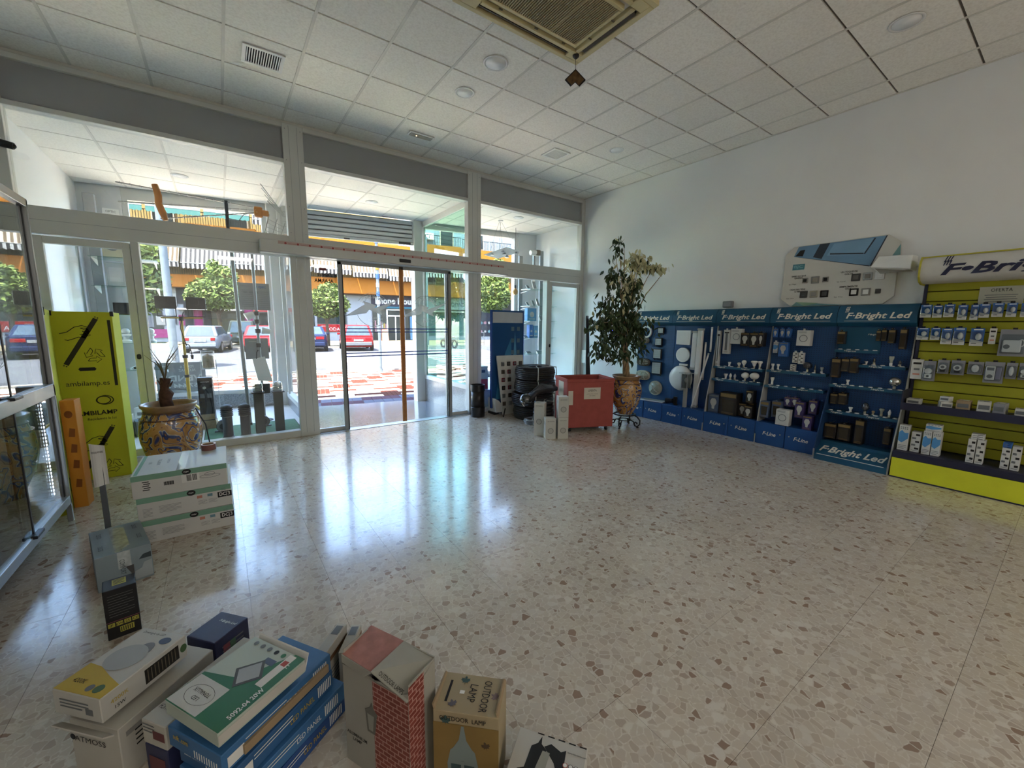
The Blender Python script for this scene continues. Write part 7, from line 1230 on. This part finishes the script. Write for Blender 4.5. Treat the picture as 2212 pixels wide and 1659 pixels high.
# black speaker-like carton, glass bin, for-sale sign, poles and panels
c = Carton('product_carton', 'black product carton standing on the floor of the left window', 'carton', .165, .13, .60, (-.21, 7.05, .155), R(-6), M('black_card', '#1d1c1d', .5), .002); c.poly('front', -.01, .16, circ(.02, 14), LBL, 'logo_disc'); c.text('front', 0, .24, 'HIDROJET', .014, WHITEINK, fit=.1); c.rect('front', -.04, .05, .05, .06, GREYINK, 'picture'); c.rect('front', .04, .05, .05, .06, GREYINK, 'picture'); c.rect('front', 0, -.25, .16, .08, KR, 'kraft_strip')
B(-.09, .09, -.07, .07, -.124, 0).build('wooden_block', KR, c.t)
t = thing('glass_jar', 'clear cylindrical glass bin on a thin metal frame in the left window', 'glass bin', (-.18, 8.1, .32)); MB().lathe([(.085,.46),(.088,.47),(.09,.74),(.085,.74)], n=20).build('glass_cylinder', glassmat('ribbed_glass', '#d9dcdb', 2.2, .15), t, smooth=R(40)); MB().lathe([(.06,.475),(.075,.48),(.07,.66),(.001,.7)], n=14).build('paper_filling', M('paper_filling', '#a98f6c', .8, 0, .3, 20), t)
for x in (-.1, .1): MB().cyl((x,0,-.29), (x,0,.6), .005, n=6).build('frame_rod', STEEL, t)
MB().cyl((-.1,0,.455), (.1,0,.455), .005, n=6).build('frame_rod', STEEL, t)
t = thing('for_sale_sign', 'grey for-sale sign in the left window, its lettering seen mirrored', 'sign', (-.56, 8.56, .36)); B(-.32, .32, 0, .006, .05, .50).build('board', M('sign_back_grey', '#8f9294', .7), t); B(-.32, .32, -.01, .02, .0, .05).build('ledge', ALU2, t)
SGI = M('sign_pale', '#c5c7c6', .7); text('lettering', 'VENDE', .10, SGI, t, (0,-.001,.24), (-1,0,0), (0,0,1), fit=.52, bold=.03); text('lettering', '957 644 30', .07, SGI, t, (0,-.001,.12), (-1,0,0), (0,0,1), fit=.52, bold=.03); text('lettering', 'PEREZ &\nALCARAZ', .10, SGI, t, (.08,-.001,.40), (-1,0,0), (0,0,1), fit=.22, bold=.01); poly('brand_mark', [(.0,0),(.10,-.03),(.10,-.06),(.0,-.03)], SGI, t, (-.25,-.001,.46))
t = thing('metal_pole', 'plain grey metal pole leaning in the left window', 'pole', (.27, 6.95, .037)); MB().cyl((0,0,0), (-.055,.04,2.62), .024, n=12).build('shaft', M('pole_grey', '#8f9496', .4, .5), t, smooth=R(40)); MB().cyl((0,0,0), (0,0,.03), .028, n=12).build('end_cap', BLACK, t)
t = thing('antenna_mast', 'mast with insulators, lamps and antenna panel in the left window', 'mast', (.47, 7.2, .03)); MB().cyl((0,0,0), (0,0,2.55), .02, n=12).build('shaft', M('pole_grey', '#8f9496', .4, .5), t, smooth=R(40)); MB().lathe([(.12,0),(.11,.012),(.03,.02)], n=16).build('base', DARK, t)
for z in (1.62, 1.5, 1.36, 1.15): MB().cyl((0,0,z-.03), (0,0,z+.03), .036, n=12).build('clamp', GDARK, t)
MB().cyl((-.04,-.02,1.61), (-.14,-.03,1.56), .045, .06, 14).build('spot_head', OPAL, t, smooth=R(40)); MB().cyl((.05,-.02,1.37), (.16,-.03,1.35), .05, .035, 14).build('spot_head', OPAL, t, smooth=R(40))
B(-.10, .10, -.06, -.02, .42, .57).build('junction_box', GDARK, t, bevel=.006); MB().hexa([(-.05,-.05,.62),(.14,-.05,.60),(.14,-.035,.60),(-.05,-.035,.62)], [(-.10,-.05,.95),(.06,-.05,.98),(.06,-.035,.98),(-.10,-.035,.95)]).build('white_panel', WHITE, t); MB().tube([(-.05,-.05,.95),(-.04,-.055,1.05),(-.02,-.05,1.08)], .008, 6).build('handle', BLACK, t)
t = thing('data_panel', 'grey printed technical panel with a blue logo in the left window', 'panel', (.475, 7.30, 1.70)); B(-.20, .19, 0, .008, 0, .395).build('board', M('panel_grey', '#8d9091', .6), t); text('logo_lettering', 'QEC', .035, M('logo_blue', '#2c4b8e', .5), t, (.10,-.001,.34), fit=.10, bold=.03); poly('logo_mark', [(0,.02),(.04,.0),(.0,-.02)], M('logo_blue', '#2c4b8e', .5), t, (.0,-.001,.345)); text('heading', 'ENERGIA', .014, GREYINK, t, (-.12,-.001,.35), fit=.1)
for i in range(9): rect('print_line', .14, .004, GREYINK, t, (-.1,-.001,.29-i*.03)); rect('print_line', .12, .004, GREYINK, t, (.11,-.001,.27-i*.028))
for i in range(3): rect('table_cell', .05, .03, M('cell_grey', '#7b7e80', .6), t, (-.12+i*.07,-.0015,.26))
t = thing('grey_panel', 'plain grey panel hung on the mast below the spot lamps', 'panel', (.455, 7.26, .97)); B(-.16, .14, 0, .008, 0, .31).build('board', M('panel_grey', '#8d9091', .6), t); rect('label', .03, .03, GREYINK, t, (.0,-.001,.2)); rect('label', .10, .004, PAPER, t, (-.06,-.001,.26))
# television antenna hung across the window head
t = thing('tv_antenna', 'large television antenna with orange holders hung in the left window', 'antenna', (0, 7.4, 0)); AL3 = M('antenna_aluminium', '#a9a8a3', .35, .7); OG = M('orange_plastic', '#b8742a', .45)
MB().cyl((.215,0,2.66), (.215,0,3.24), .022, n=10).build('mast_stub', GPOLE, t)
for p, q in (((-.93,-.03,3.26),(.60,0,3.20)),((-.93,.0,3.03),(.62,0,3.17)),((-.53,.0,2.88),(.62,0,3.14))):
    bm_ = MB().beam(p, q, .014, .014).build('boom', AL3, t); P_ = Vector(p); Q_ = Vector(q)
    for k in range(16): c = P_.lerp(Q_, (k+.5)/16); MB().cyl((c.x, c.y-.07, c.z), (c.x, c.y+.07, c.z), .0035, n=5).build('director', AL3, bm_)
MB().tube([(-.55,-.03,3.30),(-.525,-.035,3.17),(-.53,-.03,3.06),(-.50,-.03,2.96),(-.475,-.02,2.86)], [.035,.04,.04,.042,.03], 8).build('orange_spacer', OG, t, smooth=R(50)); B(.55, .66, -.04, .04, 3.07, 3.22).build('orange_holder', OG, t, bevel=.02, seg=2); B(.63, .74, -.03, .03, 3.10, 3.18).build('orange_holder', OG, t, bevel=.015, seg=2)
for k in range(4): MB().cyl((.63+.035*k,-.09+.04*k,3.56-.075*k), (.93,-.09+.04*k,3.14), .005, n=6).build('reflector_rod', AL3, t)
for x in (.0, .10, .2): MB().cyl((.60+x,.0,2.63), (.75+x,.02,3.14-.5*x), .007, n=6).build('reflector_rail', AL3, t)
for k in range(8): f = k/8; MB().cyl((.60+.15*f,0,2.66+.46*f), (.82+.13*f,.0,2.66+.36*f), .004, n=6).build('reflector_rung', AL3, t)
MB().tube([(.215,0,3.0),(.35,-.02,2.98),(.42,-.02,3.08),(.55,0,3.13)], .007, 6).build('coax_cable', M('grey_cable', '#8b8f92', .4), t)
# shelf tower in the far left corner, with goods
t = thing('shelf_rack', 'corner rack with glass shelves on perforated brackets in the left window', 'shelf rack', (-1.30, 8.45, .03)); B(-.15, -.03, .1, .2, 0, 3.30).build('upright', M('rack_grey', '#9a9c9d', .5, .3), t, bevel=.004); B(.22, .27, .05, .1, 0, 2.45).build('upright', M('rack_grey', '#9a9c9d', .5, .3), t)
for k, z in enumerate((2.38, 1.98, 1.58, 1.17, .77)):
    s_ = B(-.1, .62, -.35, .08, z-.006, z).build('glass_shelf', GREENGLASS, t)
    for x in (-.08, .25, .58): br_ = MB().prism([(0,0),(.38,0),(.38,-.012),(.08,-.075),(0,-.085)], (x,.1,z-.007), (0,-1,0), (0,0,1), (.006,0,0)).build('bracket', WHITE, s_)
def goods(name, label, cat, x, y, z, build): t = thing(name, label, cat, (x, y, z)); build(t); return t
def g_box(w, d, h, m1, m2):
    def f(t): B(-w/2, w/2, -d/2, d/2, 0, h).build('case', m1, t, bevel=.006); B(-w*.36, w*.36, -d/2-.004, -d/2, h*.2, h*.8).build('front_plate', m2, t)
    return f
goods('fan_heater', 'cream fan unit with round grille on the top shelf of the left rack', 'fan', -1.12, 8.28, 2.4105, lambda t: (B(-.14, .14, -.1, .1, 0, .32).build('case', M('cream_case', '#c9c0a3', .5), t, bevel=.01), ringmb((-.03,-.1,.18), (1,0,0), (0,0,1), .06, .085, (0,-.01,0)).build('grille_ring', GREYINK, t)))
goods('meter_box', 'grey electrical box on the second shelf of the left rack', 'electrical box', -1.14, 8.25, 2.0105, g_box(.20, .16, .33, M('meter_grey', '#b3b6b5', .5), M('meter_door', '#c9cbca', .5))); goods('red_canister', 'small red canister on the second shelf of the left rack', 'canister', -.92, 8.22, 2.0105, lambda t: (MB().cyl((0,0,0), (0,0,.12), .03, n=14).build('body', M('red_can', '#b3372f', .4), t), MB().cyl((0,0,.12), (0,0,.14), .02, n=12).build('lid', WHITE, t)))
goods('black_emergency_unit', 'black sloped emergency unit on the third shelf of the left rack', 'electrical box', -1.06, 8.2, 1.6105, lambda t: (MB().hexa([(-.15,-.09,0),(.13,-.09,0),(.13,.09,0),(-.15,.09,0)], [(-.15,-.07,.17),(.09,-.07,.17),(.09,.08,.17),(-.15,.08,.17)]).build('case', BLACK, t), B(-.1, .06, -.092, -.08, .03, .13).build('front_plate', DARK, t)))
for i, x in enumerate((-1.12, -.98, -.85)): goods('porcelain_insulator', 'white porcelain insulator on the fourth rack shelf, '+ORD[i]+' from left', 'insulator', x, 8.2+.03*i, 1.2005, lambda t: (MB().lathe([(.06,0),(.062,.03),(.035,.05),(.035,.09),(.06,.11),(.06,.13),(.001,.14)], n=18).build('body', OPAL, t, smooth=R(40)), MB().ell((.0,0,.17), .05, .05, .045).build('dome', OPAL, t, smooth=True)))
goods('wire_bundle', 'tangle of black and white fittings on the lowest rack shelf', 'fittings', -.98, 8.2, .8005, lambda t: [MB().beam((-.12+.04*k,-.06,.02+.01*k), (-.04+.05*k,.06,.05+.012*k), .035, .03).build('fitting', BLACK if k % 2 else WHITE, t) for k in range(5)])
goods('sign_card', 'white card with a round logo standing on the left rack top', 'card', -1.17, 8.55, 3.06, lambda t: (B(-.09, .09, 0, .01, 0, .09).build('card', PAPER, t), text('lettering', 'OPTIC', .03, INK, t, (0,-.001,.05), fit=.11)))
B(-.1, .1, 0, .03, -.66, 0).build('support', PIER, bpy.data.objects['sign_card'])
for i, (x, y, w, h, m_) in enumerate(((-.98,7.9,.16,.25,WHP),(-1.1,7.0,.2,.3,M('dull_card', '#a39f94', .6)),(-1.25,7.4,.18,.2,WHP),(-.92,7.1,.14,.2,GRP))): c = Carton('stock_box', ('white stock box on the floor below the left rack','dull cardboard stock box behind the service door','low white stock box by the left wall of the window','grey-blue stock box beside the tripod')[i], 'carton', w, .2, h, (x, y, .0305), R(10*i-15), m_, .002); c.rect('front', 0, h*.15, w*.6, h*.2, GREYINK, 'label'); c.lines('front', 0, -h*.1, w*.7, 3, h*.1, GREYINK, h*.03)
# ================================================================ RIGHT DISPLAY WINDOW
RZ = .3605
rk = thing('glass_shelving', 'glass shelving with wire brackets and small appliances in the right window', 'shelf rack', (5.35, 6.9, RZ))
for x, y, z1 in ((.02,.35,2.62),(.47,.2,2.75)): B(x-.045, x+.045, y-.02, y+.02, 0, z1).build('upright', M('rack_grey', '#9a9c9d', .5, .3), rk)
SH = (1.90, 1.56, 1.25, .90, .56)
for z in SH:
    s_ = B(-.15, .62, -.18, .16, z-.006, z).build('glass_shelf', GREENGLASS, rk)
    for x in (-.1, .55): MB().tube([(x,.16,z-.008),(x,-.16,z-.012),(x,-.02,z-.05),(x,.16,z-.07)], .005, 5).build('bracket', STEEL, s_)
def tablet(label, x, z, w, h, m_, tilt=.5, y=0): t = thing('display_device', label, 'device', (5.35+x, 6.9+y, RZ+z+.0006)); MB().hexa([(-w/2,-.05,0),(w/2,-.05,0),(w/2,-.03,0),(-w/2,-.03,0)], [(-w/2,.0+tilt*.05,h),(w/2,.0+tilt*.05,h),(w/2,.02+tilt*.05,h),(-w/2,.02+tilt*.05,h)]).build('body', m_, t, bevel=.004); MB().hexa([(-w*.4,-.0515+.005,h*.12),(w*.4,-.0515+.005,h*.12),(w*.4,-.05+.006,h*.12),(-w*.4,-.05+.006,h*.12)], [(-w*.4,-.0515+(.05+tilt*.05)*.88,h*.88),(w*.4,-.0515+(.05+tilt*.05)*.88,h*.88),(w*.4,-.05+(.05+tilt*.05)*.88,h*.88),(-w*.4,-.05+(.05+tilt*.05)*.88,h*.88)]).build('screen', M('screen_grey', '#7f8488', .3), t); B(-w*.3, w*.3, -.02, .06, 0, .006).build('stand_foot', m_, t)
tablet('small white panel on the top glass shelf, left', -.05, SH[0], .07, .09, WHITE); tablet('larger white panel on the top glass shelf, middle', .12, SH[0], .09, .19, WHITE); tablet('leaning white panel on the top glass shelf, right', .42, SH[0], .07, .17, WHITE)
for i, x in enumerate((-.05,.10,.22,.42)): tablet(('shortest','second','third','tallest')[i]+' device of the rising row on the second glass shelf', x, SH[1], .06, .08+.04*i, (WHITE, GREYP, STEEL, BLACK)[i])
def bbox_(label, x, z, w, h, m_): c = Carton('blue_carton', label, 'carton', w, .1, h, (5.35+x, 6.9, RZ+z+.0006), 0, m_, .002); c.poly('front', 0, 0, circ(w*.25, 16), WHP, 'white_disc'); c.rect('front', 0, -h*.35, w*.7, h*.08, WHP, 'print')
SKB = M('sky_blue_card', '#5b9fd0', .5); bbox_('square sky-blue carton on the third glass shelf', .04, SH[2], .24, .26, SKB); bbox_('narrow sky-blue carton on the fourth glass shelf, left', .03, SH[3], .10, .27, M('blue_card', '#3f78c0', .5)); bbox_('sky-blue carton on the fourth glass shelf, right', .15, SH[3], .12, .25, SKB)
tablet('grey tilted device on the third glass shelf', .32, SH[2], .08, .12, STEEL); tablet('white dome device on the fourth glass shelf', -.10, SH[3], .10, .06, WHITE); tablet('flat white device on the lowest glass shelf, left', .0, SH[4], .14, .05, WHITE); tablet('flat silver device on the lowest glass shelf, right', .3, SH[4], .16, .06, STEEL)
t = thing('track_fitting', 'white and brown spotlight fitting on top of the right glass shelving', 'lamp', (5.60, 7.05, 2.985)); MB().cyl((-.12,0,.05), (.02,0,.07), .05, n=14).build('head', OPAL, t, smooth=R(40)); B(.02, .12, -.04, .04, .01, .12).build('driver', M('driver_brown', '#6b5a48', .5), t); B(-.05, .1, -.03, .03, .0, .01).build('plate', WHITE, t)
B(-.02, .02, .02, .05, -.62, 0).build('support', ALU2, t)
# pendant plate lamp
t = thing('pendant_lamp', 'flat white pendant lamp with hanging spots in the right window', 'pendant lamp', (4.62, 6.9, DZ)); MB().hexa([(-.42,-.05,-.70),(.06,-.12,-.52),(.52,.05,-.53),(.04,.14,-.70)], [(-.42,-.05,-.69),(.06,-.12,-.51),(.52,.05,-.52),(.04,.14,-.69)]).build('plate', WHITE, t)
for a, b in (((-.02,0,-.004),(-.30,-.05,-.69)),((-.02,0,-.004),(.05,0,-.55)),((.0,0,-.004),(.40,.03,-.53)),((.0,0,-.004),(.03,.1,-.69))): MB().tube([a, ((a[0]+b[0])/2, (a[1]+b[1])/2, (a[2]+b[2])/2+.02), b], .003, 5).build('cable', GREYP, t)
for x, y, z in ((-.22,-.02,-.66),(.02,-.04,-.58),(.10,.0,-.62),(.17,.02,-.66),(.40,.03,-.57)): MB().lathe([(.045,-.02),(.05,-.01),(.03,.0),(.012,.03)], c=(x,y,z), n=14).build('spot', STEEL, t, smooth=R(40))
MB().lathe([(.05,0),(.045,-.02),(.01,-.025),(.001,-.025)][::-1], n=16).build('ceiling_rose', WHITE, t)
for i, (x, y, l) in enumerate(((5.2,7.2,1.17),(4.2,7.3,1.35),(4.45,7.5,1.15))):
    t = thing('hanging_bulb', 'amber hanging filament bulb in the right window, '+('rightmost' if i == 0 else 'leftmost' if i == 1 else 'middle one'), 'pendant lamp', (x, y, DZ)); MB().cyl((0,0,-.004), (0,0,-l), .004, n=6).build('cord', BLACK, t); MB().cyl((0,0,-l), (0,0,-l-.06), .02, n=12).build('holder', GDARK, t); MB().lathe([(.001,-.15),(.045,-.13),(.06,-.08),(.05,-.04),(.018,0)], c=(0,0,-l-.06), n=16).build('bulb', M('amber_glass', '#d8a35c', .15, 0, .1, coat=.5), t, smooth=True)
# spots on stems and boxes on the plinth of the right window
for i, (x, y, h, k) in enumerate(((3.78,7.35,.26,0),(3.95,7.2,.22,1),(4.1,7.45,.28,0),(4.22,7.1,.2,1),(3.86,6.75,.24,0))):
    t = thing('stem_spot', 'garden stem spotlight on the right window plinth, '+ORD[i]+' of five from the left', 'lamp', (x, y, RZ)); MB().cyl((0,0,0), (0,0,h), .006, n=8).build('stem', STEEL, t); MB().lathe([(.05,0),(.05,.006),(.01,.01)], n=14).build('foot', GDARK, t); MB().lathe([(.02,-.03),(.055,.0),(.06,.03),(.001,.032)], n=16).xf(Matrix.Translation((0,0,h)) @ Matrix.Rotation(R(60+50*k), 4, 'X')).build('head', STEEL if k else GDARK, t, smooth=R(40))
c = Carton('appliance_box', 'white appliance carton with a red lower half in the right window', 'carton', .30, .24, .42, (3.76, 6.34, RZ), R(-8), WHP, .002); c.rect('front', 0, -.11, .29, .18, M('red_print', '#b9323a', .5), 'red_panel'); c.rect('front', -.06, .1, .08, .06, GREYINK, 'picture'); c.rect('front', .06, .12, .07, .05, M('slate_blue', '#4d5a74', .5), 'picture')
# cable on the floor beside the left pot, hanging tag
t = thing('power_cable', 'black cable and plug draped beside the left pot and white cartons', 'cable', (-.16, 5.05, 0)); MB().tube([(-.09,.02,.66),(-.02,-.05,.5),(-.0,-.05,.3),(-.02,-.1,.15),(-.04,-.15,.03),(-.1,-.2,.008)], .006, 6).build('cable', BLACK, t, smooth=True); MB().ell((-.02,-.12,.13), .04, .03, .05).build('plug', BLACK, t, smooth=True)
